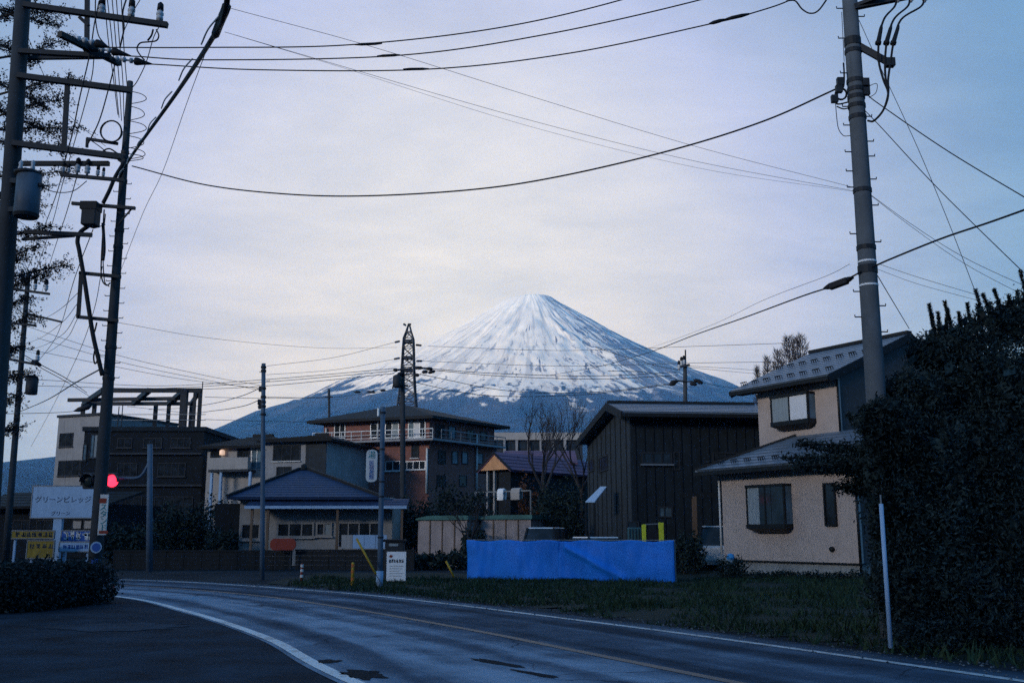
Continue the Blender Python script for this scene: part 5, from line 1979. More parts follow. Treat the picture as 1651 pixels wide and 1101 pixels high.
GP = plain_pole(650, 905, 649, 598, 64.0, 0.20, 0.15, 'utility pole in front of the brick apartment block with bundled crossarms')
for (u0, v0, u1, v1, w_) in ((634, 597, 664, 594, 0.12), (636, 606, 662, 603, 0.10), (638, 620, 658, 622, 0.12)):
    arm(GP, P(u0, v0, 63.8), P(u1, v1, 63.8), w_)
for (p0, p1) in (((668, 593), (682, 593)), ((687, 594), (698, 595)), ((680, 600), (690, 599)), ((690, 601), (702, 598)), ((634, 596), (642, 597)), ((640, 604), (652, 600)), ((668, 604), (676, 605))):
    a_, b_ = P(*p0, 63.6), P(*p1, 63.6)
    L_ = (b_ - a_).length
    MB().lathe(a_, b_ - a_, [(0, 0.03), (L_ * 0.2, 0.11), (L_ * 0.8, 0.11), (L_, 0.03)], 8).build('clamp_cover', MT['black'], GP, smooth=True)
gt = MB().lathe(P(640, 625, 63.4), (0, 0, 1), [(0, 0.2), (0.1, 0.28), (0.75, 0.28), (0.85, 0.1)], 10).build('transformer', MT['dark_steel'], GP, smooth=True)
MB().tube(curve([P(644, 608, 63.5), P(636, 616, 63.4), P(633, 626, 63.4)], 6), 0.05, 6).build('hanging_cable', MT['black'], GP, smooth=True)

FP_ = plain_pole(1106, 880, 1104.5, 588, 74.0, 0.19, 0.15, 'dark pole with cable bundles rising behind the dark boarded house')
MB().tube([P(1105.5, 592, 74.0), P(1105, 564, 74.0)], 0.055, 6).build('mast', MT['dark_steel'], FP_)
for (u0, v0, u1, v1, w_) in ((1094, 592, 1112, 588, 0.15), (1092, 614, 1130, 616, 0.10)):
    arm(FP_, P(u0, v0, 73.8), P(u1, v1, 73.8), w_)
for (u, v) in ((1095, 597), (1099, 591), (1103, 589)):
    pin_insulator(FP_, P(u, v, 73.8), (0, 0, 1), 1.8)
for (p0, p1) in (((1080, 617), (1094, 614)), ((1079, 620), (1090, 618)), ((1118, 612), (1132, 616)), ((1112, 618), (1124, 620)), ((1124, 616), (1134, 617))):
    a_, b_ = P(*p0, 73.6), P(*p1, 73.6)
    L_ = (b_ - a_).length
    MB().lathe(a_, b_ - a_, [(0, 0.03), (L_ * 0.2, 0.13), (L_ * 0.8, 0.13), (L_, 0.03)], 8).build('clamp_cover', MT['black'], FP_, smooth=True)
HP = plain_pole(531, 880, 530.5, 627, 95.0, 0.16, 0.12, 'thin far pole rising behind the left corner of the brick block')
arm(HP, P(524, 640, 94.8), P(537, 640, 94.8), 0.1)
arm(HP, P(525, 676, 94.8), P(537, 676, 94.8), 0.2)

# ---------------------------------------------------------------- lattice transmission tower
YT = 260.0
tc_ = P(656, 690, YT)
LT = thing('lattice_tower', (tc_.x, YT, 0), 'slender steel lattice transmission tower left of the snowy mountain', 'lattice tower')
ptop = P(656.5, 524, YT)
levels = [(P(656, v, YT).z, w_ * YT / FPX) for v, w_ in ((690, 18), (670, 16), (650, 14), (636, 12.6), (620, 11.4), (605, 10.4), (590, 9.8), (576, 9.2), (560, 8.6), (546, 7.8), (535, 4), (522, 0.5))]
levels = [(0.0, 24 * YT / FPX)] + levels
for sx in (-1, 1):
    for sy in (-1, 1):
        m = MB()
        for (z0_, w0), (z1_, w1) in zip(levels, levels[1:]):
            m.bar(V((tc_.x + sx * w0, YT + sy * w0, z0_)), V((tc_.x + sx * w1, YT + sy * w1, z1_)), 0.32, 0.32)
        m.build('leg', MT['dark_steel'], LT)
for (z0_, w0), (z1_, w1) in zip(levels, levels[1:]):
    m = MB()
    for face in range(4):
        c_ = [(-1, -1), (1, -1), (1, 1), (-1, 1)]
        a_, b_ = c_[face], c_[(face + 1) % 4]
        m.bar(V((tc_.x + a_[0] * w0, YT + a_[1] * w0, z0_)), V((tc_.x + b_[0] * w1, YT + b_[1] * w1, z1_)), 0.17, 0.17)
        m.bar(V((tc_.x + b_[0] * w0, YT + b_[1] * w0, z0_)), V((tc_.x + a_[0] * w1, YT + a_[1] * w1, z1_)), 0.17, 0.17)
        m.bar(V((tc_.x + a_[0] * w1, YT + a_[1] * w1, z1_)), V((tc_.x + b_[0] * w1, YT + b_[1] * w1, z1_)), 0.2, 0.2)
    m.build('bracing', MT['dark_steel'], LT)
for v, w_ in ((551, 9), (577, 10), (597, 10)):
    m = MB()
    z_ = P(656, v, YT).z
    m.box((tc_.x - w_ * YT / FPX, YT - 1.2, z_ - 0.35), (tc_.x + w_ * YT / FPX, YT + 1.2, z_ + 0.35))
    m.build('platform', MT['dark_steel'], LT)
for (u0, v0, u1, v1) in ((636, 552, 645, 550), (670, 556, 680, 557), (635, 579, 645, 577), (671, 582, 681, 582), (650, 522, 655, 525), (663, 522, 658, 525), (670, 593, 690, 594)):
    a_, b_ = P(u0, v0, YT), P(u1, v1, YT)
    MB().lathe(a_, b_ - a_, [(0, 0.1), (0.2, 0.28), ((b_ - a_).length - 0.2, 0.28), ((b_ - a_).length, 0.1)], 8).build('strain_insulator', MT['dark_steel'], LT, smooth=True)

# ---------------------------------------------------------------- traffic signal
YS = 44.0
sp0 = P(240.5, 925, YS)
sp0.z = 0
TS = thing('traffic_signal', sp0, 'horizontal traffic signal showing red on an arm from a blue grey post', 'traffic light')
MB().tube([sp0, P(242, 716, YS)], [0.15, 0.11], 12).build('post', MT['blue_steel'], TS, smooth=True)
MB().tube(curve([P(241, 745, YS), P(226, 768, YS - 0.05), P(200, 771, YS - 0.1), P(150, 771, YS - 0.1)], 6), 0.06, 8).build('arm', MT['blue_steel'], TS, smooth=True)
hd = MB().box(P(132, 788, YS - 0.3), P(192.5, 762, YS - 0.1)).build('signal_head', MT['concrete_dark'], TS, bevel=0.05)
for u_, mt_ in ((181, 'lamp_red'), (161, 'dark_lens'), (143, 'dark_lens')):
    c_ = P(u_, 775, YS - 0.31)
    ln = MB().lathe(c_, (0, -1, 0), [(0, 0.27), (0.06, 0.25), (0.10, 0.15), (0.12, 0.01)], 20).build('lens', MT[mt_], hd, smooth=True)
    m = MB()
    ring_ = []
    for k in range(15):
        t = math.radians(-10 + 200 * k / 14)
        ring_.append(V((math.cos(t), 0, math.sin(t))))
    for k in range(14):
        a_, b_ = ring_[k], ring_[k + 1]
        m.add([c_ + a_ * 0.285, c_ + b_ * 0.285, c_ + b_ * 0.285 + V((0, -0.28, 0)), c_ + a_ * 0.285 + V((0, -0.28, 0)), c_ + a_ * 0.305, c_ + b_ * 0.305, c_ + b_ * 0.305 + V((0, -0.28, 0)), c_ + a_ * 0.305 + V((0, -0.28, 0))],
              [(0, 1, 2, 3), (7, 6, 5, 4), (3, 2, 6, 7), (0, 3, 7, 4), (1, 5, 6, 2)])
    m.build('visor', MT['dark_steel'], hd)

# ---------------------------------------------------------------- roadside signs on the left
def signboard(u0, v0, u1, v1, Y, label, mat, thick=0.12, posts=(), name='signboard', edge='steel', foot=None):
    a_, b_ = P(u0, v1, Y), P(u1, v0, Y)
    root_ = thing(name, ((a_.x + b_.x) / 2, Y, 0), label, 'sign')
    bd = MB().box((a_.x, Y - thick, a_.z), (b_.x, Y, b_.z)).build('board', MT[mat], root_)
    m_ = MB()
    e = 0.06
    for lo, hi in (((a_.x - e, Y - thick - 0.02, b_.z), (b_.x + e, Y + 0.02, b_.z + e)), ((a_.x - e, Y - thick - 0.02, a_.z - e), (b_.x + e, Y + 0.02, a_.z)), ((a_.x - e, Y - thick - 0.02, a_.z), (a_.x - 0.001, Y + 0.02, b_.z)), ((b_.x + 0.001, Y - thick - 0.02, a_.z), (b_.x + e, Y + 0.02, b_.z))):
        m_.box(lo, hi)
    m_.build('frame', MT[edge], root_)
    for pu, pw_ in posts:
        c_ = P(pu, v1, Y)
        MB().box((c_.x - pw_ / 2, Y + 0.021, 0), (c_.x + pw_ / 2, Y + 0.021 + pw_, b_.z)).build('post', MT['light_blue'], root_)
    return root_


YL = 63.0
bb_ = signboard(52, 784, 156, 834, YL, 'big pale blue billboard with a line of dark lettering on one thick post', 'light_blue', 0.2, (), 'billboard')
c_ = P(95, 834, YL)
MB().box((c_.x - 0.26, YL - 0.15, 0), (c_.x + 0.26, YL + 0.15, c_.z - 0.062)).build('post', MT['light_blue'], bb_)
make_text('グリーンビレッジ', 0.44, MT['ink'], 'lettering', bb_, P(104, 806, YL) + V((0, -0.206, 0)), (1, 0, 0), (0, 0, 1))
make_text('グリーン', 0.30, MT['ink'], 'lettering', bb_, P(100, 828, YL) + V((0, -0.206, 0)), (1, 0, 0), (0, 0, 1))


def strokes(root_, u0, v0, u1, v1, Y, n_, mat, seed, rows=1):
    """brush-like printed characters too small to read"""
    rnd = random.Random(seed)
    for r_ in range(rows):
        for k in range(n_):
            cu_ = u0 + (u1 - u0) * (k + 0.5) / n_
            cv_ = v0 + (v1 - v0) * (r_ + 0.5) / rows
            hw, hh = (u1 - u0) / n_ * 0.36, (v1 - v0) / rows * 0.40
            m_ = MB()
            for q in range(5):
                if q % 2:
                    y_ = cv_ + rnd.uniform(-hh, hh)
                    a_, b_ = (cu_ - hw, y_), (cu_ + hw, y_ + rnd.uniform(-0.3, 0.3) * hh)
                else:
                    x_ = cu_ + rnd.uniform(-hw, hw)
                    a_, b_ = (x_, cv_ - hh), (x_ + rnd.uniform(-0.6, 0.6) * hw, cv_ + hh)
                m_.bar(P(*a_, Y), P(*b_, Y), 0.006, hh * 0.3 * PX(Y), V((0, 0, 1)) if q % 2 else V((1, 0, 0)))
            m_.build('lettering', MT[mat], root_)


y1 = signboard(20, 856, 88, 867, 60.0, 'long dim yellow sign strip above the yellow board on the left', 'ysign', 0.12, ((24, 0.12), (84, 0.12)))
strokes(y1, 24, 857, 86, 866, 59.87, 7, 'ink', 3)
y2 = signboard(44, 872, 88, 899, 59.0, 'dull yellow board standing under the yellow sign strip', 'ysign', 0.1, ((50, 0.12), (82, 0.12)))
strokes(y2, 47, 876, 86, 884, 58.89, 4, 'ink', 4)
b1 = signboard(100, 856, 153, 872, 61.0, 'blue and white shop sign with four bold pale characters', 'blue', 0.12, ((106, 0.12), (148, 0.12)))
strokes(b1, 101, 856.5, 152, 871.5, 60.87, 5, 'offwhite', 5)
b2 = signboard(97, 874, 146, 888, 60.0, 'pale lilac blue sign strip under the blue shop sign', 'light_blue', 0.12, ((103, 0.12), (141, 0.12)))
strokes(b2, 101, 877, 142, 885, 59.87, 6, 'blue', 6)

# white signboard by the slim pole
wbp = G(639, 940)
ws = thing('signboard', (wbp.x, wbp.y, 0), 'white standing signboard with red mark and small print beside the slim pole', 'sign')
a_, b_ = P(623, 936, wbp.y), P(655, 889, wbp.y)
MB().box((a_.x, wbp.y - 0.05, a_.z), (b_.x, wbp.y, b_.z)).build('board', MT['white'], ws)
m = MB()
for q in (a_.x + 0.05, b_.x - 0.05):
    m.bar(V((q, wbp.y + 0.03, 0)), V((q, wbp.y + 0.03, b_.z - 0.02)), 0.05, 0.05)
m.build('frame', MT['dark_steel'], ws)
yy = wbp.y - 0.056
MB().prism([P(627, 897, yy), P(630, 893.5, yy), P(633.5, 896, yy), P(630.5, 899, yy)], V((0, -0.003, 0))).build('red_mark', MT['red'], ws)
strokes(ws, 627, 901, 651, 907, yy, 6, 'ink', 8)
for v in (912, 916, 920, 924, 928):
    MB().bar(P(628, v, yy), P(650 - (v % 3) * 3, v, yy), 0.004, 0.012).build('print_line', MT['dim_curtain'], ws)
mb_ = thing('metal_box', P(636, 888, wbp.y + 1.0), 'dark metal cabinet behind the white signboard', 'cabinet')
mb_.location.z = 0
bx = MB().box(P(622, 940, wbp.y + 1.5), P(651, 873, wbp.y + 1.0)).build('body', MT['dark_steel'], mb_, bevel=0.03)
MB().box(P(620, 873, wbp.y + 1.55), P(653, 869, wbp.y + 0.95)).build('lid', MT['black'], mb_, bevel=0.02)
MB().box(P(627, 880, wbp.y + 1.0), P(642, 876, wbp.y + 0.985)).build('label_plate', MT['dim_curtain'], mb_)

# red oval board before the bungalow
rb_ = thing('red_signboard', P(460, 890, 47.0), 'faded red rounded signboard standing in front of the bungalow window', 'sign')
rb_.location.z = 0
cc_ = P(460, 877, 47.0)
hw, hh = 20 * PX(47), 9 * PX(47)
poly = []
for (sx, sz, a0) in ((1, 1, 0), (-1, 1, 90), (-1, -1, 180), (1, -1, 270)):
    for k in range(6):
        t = math.radians(a0 + 18 * k)
        poly.append(cc_ + V((sx * (hw - hh * 0.8) + hh * 0.8 * math.cos(t), -0.5, sz * hh * 0.2 + hh * 0.8 * math.sin(t))))
MB().prism(poly, V((0, 0.1, 0))).build('board', MT['red'], rb_)
for q in (-0.35, 0.35):
    MB().bar(V((cc_.x + q, 46.63, 0)), V((cc_.x + q, 46.63, cc_.z)), 0.05, 0.05).build('leg', MT['dark_steel'], rb_)

# bollards and stay guards
for (u, v0, v1, mt_, lbl) in ((568, 945, 906, 'yellow', 'worn yellow and orange marker post left of the slim pole'), (486, 938, 908, 'red', 'dull red marker post at the far roadside left of the yellow one')):
    g_ = G(u, v0)
    bo = thing('marker_post', g_, lbl, 'marker post', 'marker posts at the far roadside')
    t_ = P(u, v1, g_.y)
    MB().lathe(g_, (0, 0, 1), [(0, 0.05), (t_.z - 0.03, 0.045), (t_.z, 0.02)], 12).build('post', MT[mt_], bo, smooth=True)
    for k in (0.25, 0.55, 0.8):
        MB().lathe(g_ + V((0, 0, t_.z * k)), (0, 0, 1), [(0, 0.052), (0.09, 0.052)], 12).build('stripe', MT['orange' if mt_ == 'yellow' else 'offwhite'], bo)
for (q0, q1, Y0, Y1, lbl) in (((606, 925), (575, 868), YE - 0.4, YE - 0.1, 'yellow guard on the stay wire left of the slim pole'), ((732, 930), (719, 904), 33.0, 33.0, 'yellow stay guard left of the blue tarpaulin')):
    a_, b_ = P(*q0, Y0), P(*q1, Y1)
    sg = thing('stay_guard', a_, lbl, 'stay guard', 'yellow stay guards')
    MB().tube([a_, b_], 0.035, 8).build('sleeve', MT['yellow'], sg, smooth=True)
    a2 = a_ - (b_ - a_) * (a_.z / (b_.z - a_.z))
    MB().tube([a2, a_], 0.012, 6).build('anchor_rod', MT['dark_steel'], sg)

# ---------------------------------------------------------------- blue tarpaulin fence
q0, q1 = G(754, 934), G(1089, 940)
TFn = thing('tarpaulin_fence', (q0 + q1) / 2, 'bright blue tarpaulin fence of two sheets tied across the grass lot', 'tarpaulin')
tH = P(754, 870, q0.y).z
tdir = (q1 - q0)
TLn = tdir.length
tdir.normalize()
tn = V((tdir.y, -tdir.x, 0))


def sheet(s0, s1, seed, low):
    m_ = MB()
    NX_, NZ_ = 60, 22
    for j in range(NZ_ + 1):
        for i in range(NX_ + 1):
            s = i / NX_
            t = j / NZ_
            a_t = (s0 + (s1 - s0) * s) / TLn * 5
            sag = 0.05 * math.sin(a_t * math.pi) ** 2 + 0.012 * mnoise.noise(V((s * 22, seed, 0)))
            zt = tH - sag * t
            zb_ = 0.03 + low(s)
            z_ = zb_ + (zt - zb_) * t
            a = s0 + (s1 - s0) * s
            fold = 0.035 * math.sin(a * 4.2 + 1.5 * math.sin(a * 1.3)) * (0.35 + 0.65 * (1 - t)) + 0.08 * mnoise.noise(V((a * 1.3 + seed * 5, t * 1.6, 0))) + 0.04 * mnoise.noise(V((a * 5, t * 1.6 + a * 1.5, seed)))
            fold += (1 - t) ** 2 * 0.16 * mnoise.noise(V((a * 1.1 + 9, seed, 0)))
            # diagonal drag fold
            d_ = abs(t - (0.75 - 1.5 * (s - 0.12))) if seed else 9
            fold += 0.11 * math.exp(-(d_ / 0.09) ** 2) * (1 if 0.05 < s < 0.6 else 0)
            m_.v.append(q0 + tdir * a + tn * (fold + 0.05) + V((0, 0, z_)))
    for j in range(NZ_):
        for i in range(NX_):
            k = j * (NX_ + 1) + i
            m_.f.append((k, k + 1, k + NX_ + 2, k + NX_ + 1))
    o_ = m_.build('sheet', MT['tarp'], TFn, smooth=True)
    md = o_.modifiers.new('thickness', 'SOLIDIFY')
    md.thickness = 0.004
    return o_


sheet(0, TLn * 0.463, 0, lambda s: 0.015 * math.sin(s * 9))
sheet(TLn * 0.458, TLn, 1, lambda s: 0.02 + 0.05 * max(0, math.sin(s * 5.5 + 1.2)) - 0.05 * s)
pst = None
for k in range(6):
    p_ = q0 + tdir * (TLn * k / 5) - tn * 0.06
    if pst is None:
        pst = MB().tube([p_, p_ + V((0, 0, tH + 0.02))], 0.025, 8).build('stake', MT['steel'], TFn)
        p_first = p_
    else:
        share(pst, 'stake', TFn, parent_loc(TFn) + (p_ - p_first))
MB().tube([q0 + V((0, 0, tH)) - tn * 0.03, q1 + V((0, 0, tH)) - tn * 0.03], 0.012, 6).build('top_rope', MT['steel'], TFn)

# ---------------------------------------------------------------- vehicles
def vehicle(name, label, loc, yaw, L, W, prof, glass_side, mat='car_white', wheel_r=0.3, cat='car'):
    """prof: side outline [(x, z)], x forward; built as lofted sections so the body narrows to the roof"""
    root_ = thing(name, loc, label, cat)
    ca_, sa_ = math.cos(yaw), math.sin(yaw)

    def tw(x, y, z):
        return V((loc[0] + x * ca_ - y * sa_, loc[1] + x * sa_ + y * ca_, loc[2] + z))
    belt = prof['belt']
    m_ = MB()
    body = prof['body']
    n_ = len(body)
    for s in (-1, -0.92, 0.92, 1):
        ins = 0.06 if abs(s) == 1 else 0.0
        for (x, z) in body:
            m_.v.append(tw(x * (1 - ins * 0.3), s * W / 2, z if z < 0.5 else z - ins * 0.5))
    for r_ in range(3):
        for k in range(n_):
            k2 = (k + 1) % n_
            m_.f.append((r_ * n_ + k, r_ * n_ + k2, (r_ + 1) * n_ + k2, (r_ + 1) * n_ + k))
    m_.f.append(tuple(range(n_ - 1, -1, -1)))
    m_.f.append(tuple(range(3 * n_, 4 * n_)))
    m_.build('body', MT[mat], root_, bevel=0.03)
    # cabin: tapered glasshouse with painted roof and pillars
    (xb0, xb1, xr0, xr1, zr_) = prof['cabin']
    wi, wr = W / 2 * 0.95, W / 2 * 0.80
    lo = [tw(xb0, -wi, belt), tw(xb1, -wi, belt), tw(xb1, wi, belt), tw(xb0, wi, belt)]
    hi = [tw(xr0, -wr, zr_), tw(xr1, -wr, zr_), tw(xr1, wr, zr_), tw(xr0, wr, zr_)]
    gl = MB().hexa(lo + hi).build('windows', MT['glass'], root_)
    up = V((0, 0, 0.05))
    MB().hexa([p + V((0, 0, 0.002)) for p in hi] + [p.lerp((hi[0] + hi[2]) / 2, 0.08) + up for p in hi]).build('roof', MT[mat], root_, bevel=0.02)
    for k in range(4):
        MB().bar(lo[k] - V((0, 0, 0.02)), hi[k] + V((0, 0, 0.01)), 0.09, 0.09).build('pillar', MT['bronze'], root_)
    for s in (0, 1):
        a_ = (lo[0].lerp(lo[1], 0.5), hi[0].lerp(hi[1], 0.5)) if s == 0 else (lo[3].lerp(lo[2], 0.5), hi[3].lerp(hi[2], 0.5))
        MB().bar(a_[0], a_[1], 0.07, 0.05).build('pillar', MT['bronze'], root_)
    for x in prof['axles']:
        for s in (-1, 1):
            c_ = tw(x, s * (W / 2 - 0.18), wheel_r)
            ax = tw(x, s, wheel_r) - tw(x, 0, wheel_r)
            ax = ax.normalized()
            w_ = MB().lathe(c_, ax, [(0, wheel_r * 0.9), (0.02, wheel_r), (0.17, wheel_r), (0.19, wheel_r * 0.92), (0.19, wheel_r * 0.6)], 18).build('wheel', MT['tyre'], root_, smooth=True)
            MB().lathe(c_ + ax * 0.185, ax, [(0, wheel_r * 0.62), (0.012, wheel_r * 0.55), (0.015, 0.02)], 14).build('rim', MT['alu'], w_)
    xf = max(x for x, z in body)
    for s in (-1, 1):
        c_ = tw(xf - 0.10, s * W * 0.36, prof['lamp'])
        MB().box((c_.x - 0.13, c_.y - 0.13, c_.z - 0.07), (c_.x + 0.13, c_.y + 0.13, c_.z + 0.07)).build('headlight', MT['porcelain'], root_, bevel=0.03)
    for s in (-1, 1):
        c_ = tw(xb1 - 0.15, s * (W / 2 + 0.07), belt + 0.08)
        MB().box((c_.x - 0.09, c_.y - 0.07, c_.z - 0.07), (c_.x + 0.09, c_.y + 0.07, c_.z + 0.08)).build('mirror', MT[mat], root_, bevel=0.02)
    MB().bar(tw(xf + 0.005, -W * 0.42, 0.32), tw(xf + 0.005, W * 0.42, 0.32), 0.06, 0.16).build('bumper', MT['dim_curtain'], root_)
    MB().bar(tw(xf + 0.02, -0.16, 0.48), tw(xf + 0.02, 0.16, 0.48), 0.02, 0.12).build('number_plate', MT['offwhite'], root_)
    return root_


VAN = dict(body=[(-1.68, 0.25), (1.66, 0.25), (1.70, 0.45), (1.68, 0.95), (1.45, 1.02), (-1.68, 1.02)], belt=1.015, cabin=(-1.66, 1.42, -1.6, 0.95, 1.80), axles=(-1.05, 1.15), lamp=0.72)
SED = dict(body=[(-2.0, 0.25), (2.05, 0.25), (2.12, 0.5), (2.0, 0.72), (0.95, 0.92), (-1.5, 0.96), (-2.02, 0.85), (-2.08, 0.5)], belt=0.91, cabin=(-1.75, 1.15, -1.35, 0.35, 1.42), axles=(-1.25, 1.28), lamp=0.62)
c1 = P(880, 862, 46.0)
vehicle('parked_van', 'small white van parked behind the left sheet of the blue tarpaulin', (c1.x, 46.5, 0.05), math.radians(-105), 3.4, 1.5, VAN, None, cat='van')
c2 = P(968, 866, 41.0)
vehicle('parked_car', 'white car parked behind the tarpaulin, only its roof showing', (c2.x, 41.0, 0.02), math.radians(-70), 4.1, 1.7, SED, None)
c3 = P(1152, 880, 43.5)
vehicle('parked_van', 'white van facing the road between the carport post and beige house', (c3.x + 0.25, 44.5, 0.1), math.radians(-100), 3.4, 1.5, VAN, None, cat='van')
tx = thing('teal_crate', P(1022, 868, 41.5), 'teal sheet metal crate behind the tarpaulin left of the yellow green frame', 'crate')
tx.location.z = 0
bx = MB().box(P(1013, 935, 42.6), P(1034, 850, 41.6)).build('body', MT['teal_box'], tx, bevel=0.03)
for k in range(4):
    x0 = P(1013 + 5 * k + 2, 850, 41.58)
    MB().bar(V((x0.x, 41.58, 0.1)), V((x0.x, 41.58, x0.z - 0.05)), 0.03, 0.03).build('rib', MT['dark_steel'], tx)
hf_ = thing('lift_frame', P(1052, 868, 41.0), 'yellow green upright frame standing behind the right end of the tarpaulin', 'frame')
hf_.location.z = 0
for (u0, u1, vt) in ((1035, 1041.5, 845), (1062, 1070, 842)):
    t0 = P(u0, vt, 41.0)
    t1 = P(u1, vt, 41.0)
    MB().box((t0.x, 41.0, 0), (t1.x, 41.14, t0.z)).build('post', MT['hiviz'], hf_, bevel=0.01)
MB().bar(P(1040, 845, 41.07), P(1063, 844, 41.07), 0.05, 0.04).build('top_bar', MT['steel'], hf_)
MB().box(P(1042, 940, 41.05), P(1061.5, 853, 41.11)).build('panel', MT['black'], hf_)
cpst = thing('carport_post', P(1120, 900, 43.0), 'brown wooden carport post left of the small white van', 'post')
cpst.location.z = 0
MB().bar(V((P(1121, 880, 43).x, 43, 0)), P(1119, 800, 43), 0.18, 0.18).build('post', MT['brown_wood'], cpst)
MB().bar(P(1095, 798, 43), P(1165, 798, 43), 0.16, 0.2).build('beam', MT['dark_wood'], cpst)
bl = P(1176, 918, 35.5)
bn = thing('lidded_bin', (bl.x, bl.y, bl.z), 'grey bin with a bright blue lid at the left corner of the beige house', 'bin')
MB().lathe(V((bl.x, bl.y, bl.z - 0.25)), (0, 0, 1), [(0, 0.15), (0.05, 0.17), (0.60, 0.20)], 14).build('body', MT['dim_curtain'], bn, smooth=True)
MB().lathe(V((bl.x + 0.06, bl.y, bl.z + 0.352)), (0, 0, 1), [(0, 0.13), (0.06, 0.14), (0.16, 0.11), (0.2, 0.03)], 14).build('lid', M('bright_blue_lid', (0.05, 0.30, 0.62), 0.5), bn, smooth=True)

# ================================================================== WIRES
# three covered conductors between the two near poles
for k, (pts, lbl) in enumerate((([(176, 77, 17.1), (330, 77, 16.9), (560, 73, 16.6), (800, 46, 16.2), (1010, -2, 15.8), (1180, -62, 15.4)], 'uppermost of the three covered conductors between the left and right poles'),
                                ([(212, 91, 17.5), (340, 97, 17.2), (640, 90, 16.7), (880, 56, 16.2), (1130, 0, 15.7), (1290, -50, 15.4)], 'middle one of the three covered conductors between the left and right poles'),
                                ([(246, 104, 18.1), (420, 113, 17.6), (690, 112, 17.0), (920, 86, 16.4), (1150, 38, 15.9), (1215, 21, 15.8), (1275, 0, 15.7), (1330, -35, 15.5)], 'lowest of the three covered conductors, with a sleeve near the right pole'))):
    w_ = wire('power_line', lbl, pts, 0.0125, 'cable', 'covered conductors across the top')
    sl = ((572, 72.5, 616, 70.5, 16.5), (608, 91, 645, 89, 16.7), (650, 112, 692, 111.5, 17.0))[k]
    a_, b_ = P(sl[0], sl[1], sl[4]), P(sl[2], sl[3], sl[4])
    L_ = (b_ - a_).length
    MB().lathe(a_, b_ - a_, [(0, 0.013), (L_ * 0.25, 0.026), (L_ * 0.75, 0.026), (L_, 0.013)], 8).build('sleeve', MT['black'], w_, smooth=True)
    if k == 2:
        for (u0, v0, u1, v1) in ((1143, 39, 1168, 32), (1168, 32, 1208, 23)):
            a_, b_ = P(u0, v0, 15.85), P(u1, v1, 15.8)
            L_ = (b_ - a_).length
            MB().lathe(a_, b_ - a_, [(0, 0.014), (L_ * 0.3, 0.034), (L_ * 0.7, 0.034), (L_, 0.018)], 8).build('sleeve', MT['black'], w_, smooth=True)
wire('jumper_loop', 'black jumper hanging in a loop left of the right pole top', [(1268, 2, 15.7), (1282, 2, 15.7), (1293, 15, 15.65), (1306, 22, 15.6), (1320, 17, 15.6), (1338, -8, 15.6)], 0.014)
# heavy lashed cable from over our heads to the second left pole
thick = wire('lashed_cable', 'thick black lashed cable running from overhead down to the second left pole', [P(190, 292, 24.4), P(212, 252, 22.5), P(285, 150, 16.5), P(345, 58, 12.0), P(362, 22, 11.0), P(368, -20, 10.6), P(374, -120, 9.5), V((-2.5, 5.0, 8.3)), V((-1.6, -4.0, 8.8))], [0.075] * 0 or 0.035, 'cable', None, 12, n=8)
for q in range(7):
    t0 = q / 7 + 0.04
    a_ = P(190, 292, 24.4).lerp(P(362, 22, 11.0), t0)
    b_ = P(190, 292, 24.4).lerp(P(362, 22, 11.0), t0 + 0.09)
    MB().tube(curve([a_ + V((-0.03, 0, 0.03)), a_.lerp(b_, 0.5) + V((-0.055, 0, 0.045)), b_ + V((-0.03, 0, 0.03))], 5), 0.012, 5).build('lashing_wire', MT['alu'], thick, smooth=True)
ca_, cb_ = P(346, 60, 12.0), P(366, 8, 10.9)
MB().tube(curve([ca_, P(356, 34, 11.4), P(363, 18, 11.0), cb_], 6), [0.03] + [0.055] * 17 + [0.04], 9).build('splice_cover', MT['black'], thick, smooth=True)
wire('thin_stay', 'thin wire falling from the lashed cable to the second left pole', [(340, 62, 12.0), (300, 170, 16.5), (262, 278, 20.5), (230, 345, 22.5), (191, 446, 24.5)], 0.006)
# communication cable sagging right across
wire('telephone_cable', 'thick sagging cable crossing the whole sky between left and right poles', [(213, 268, 24.3), (330, 298, 22.8), (460, 313, 21.2), (590, 316, 20.0), (760, 306, 18.8), (900, 285, 18.0), (1080, 243, 17.0), (1230, 196, 16.3), (1352, 142, 15.7)], 0.016, n=7)
wire('support_wire', 'upper thin wire from the lashed cable down to the right pole', [(372, 14, 11.0), (600, 76, 12.2), (860, 157, 13.6), (1120, 236, 14.8), (1374, 302, 15.6)], 0.0035)
wire('support_wire', 'lower thin wire from the lashed cable down to the right pole', [(362, 52, 12.0), (530, 101, 12.8), (850, 193, 14.0), (1120, 260, 15.0), (1376, 308, 15.6)], 0.0032)
wire('support_wire', 'faint thin wire just above the lower thin wire over the mountain', [(362, 52, 12.0), (560, 112, 12.9), (850, 203, 14.0), (1130, 272, 15.0), (1376, 309, 15.6)], 0.0022)
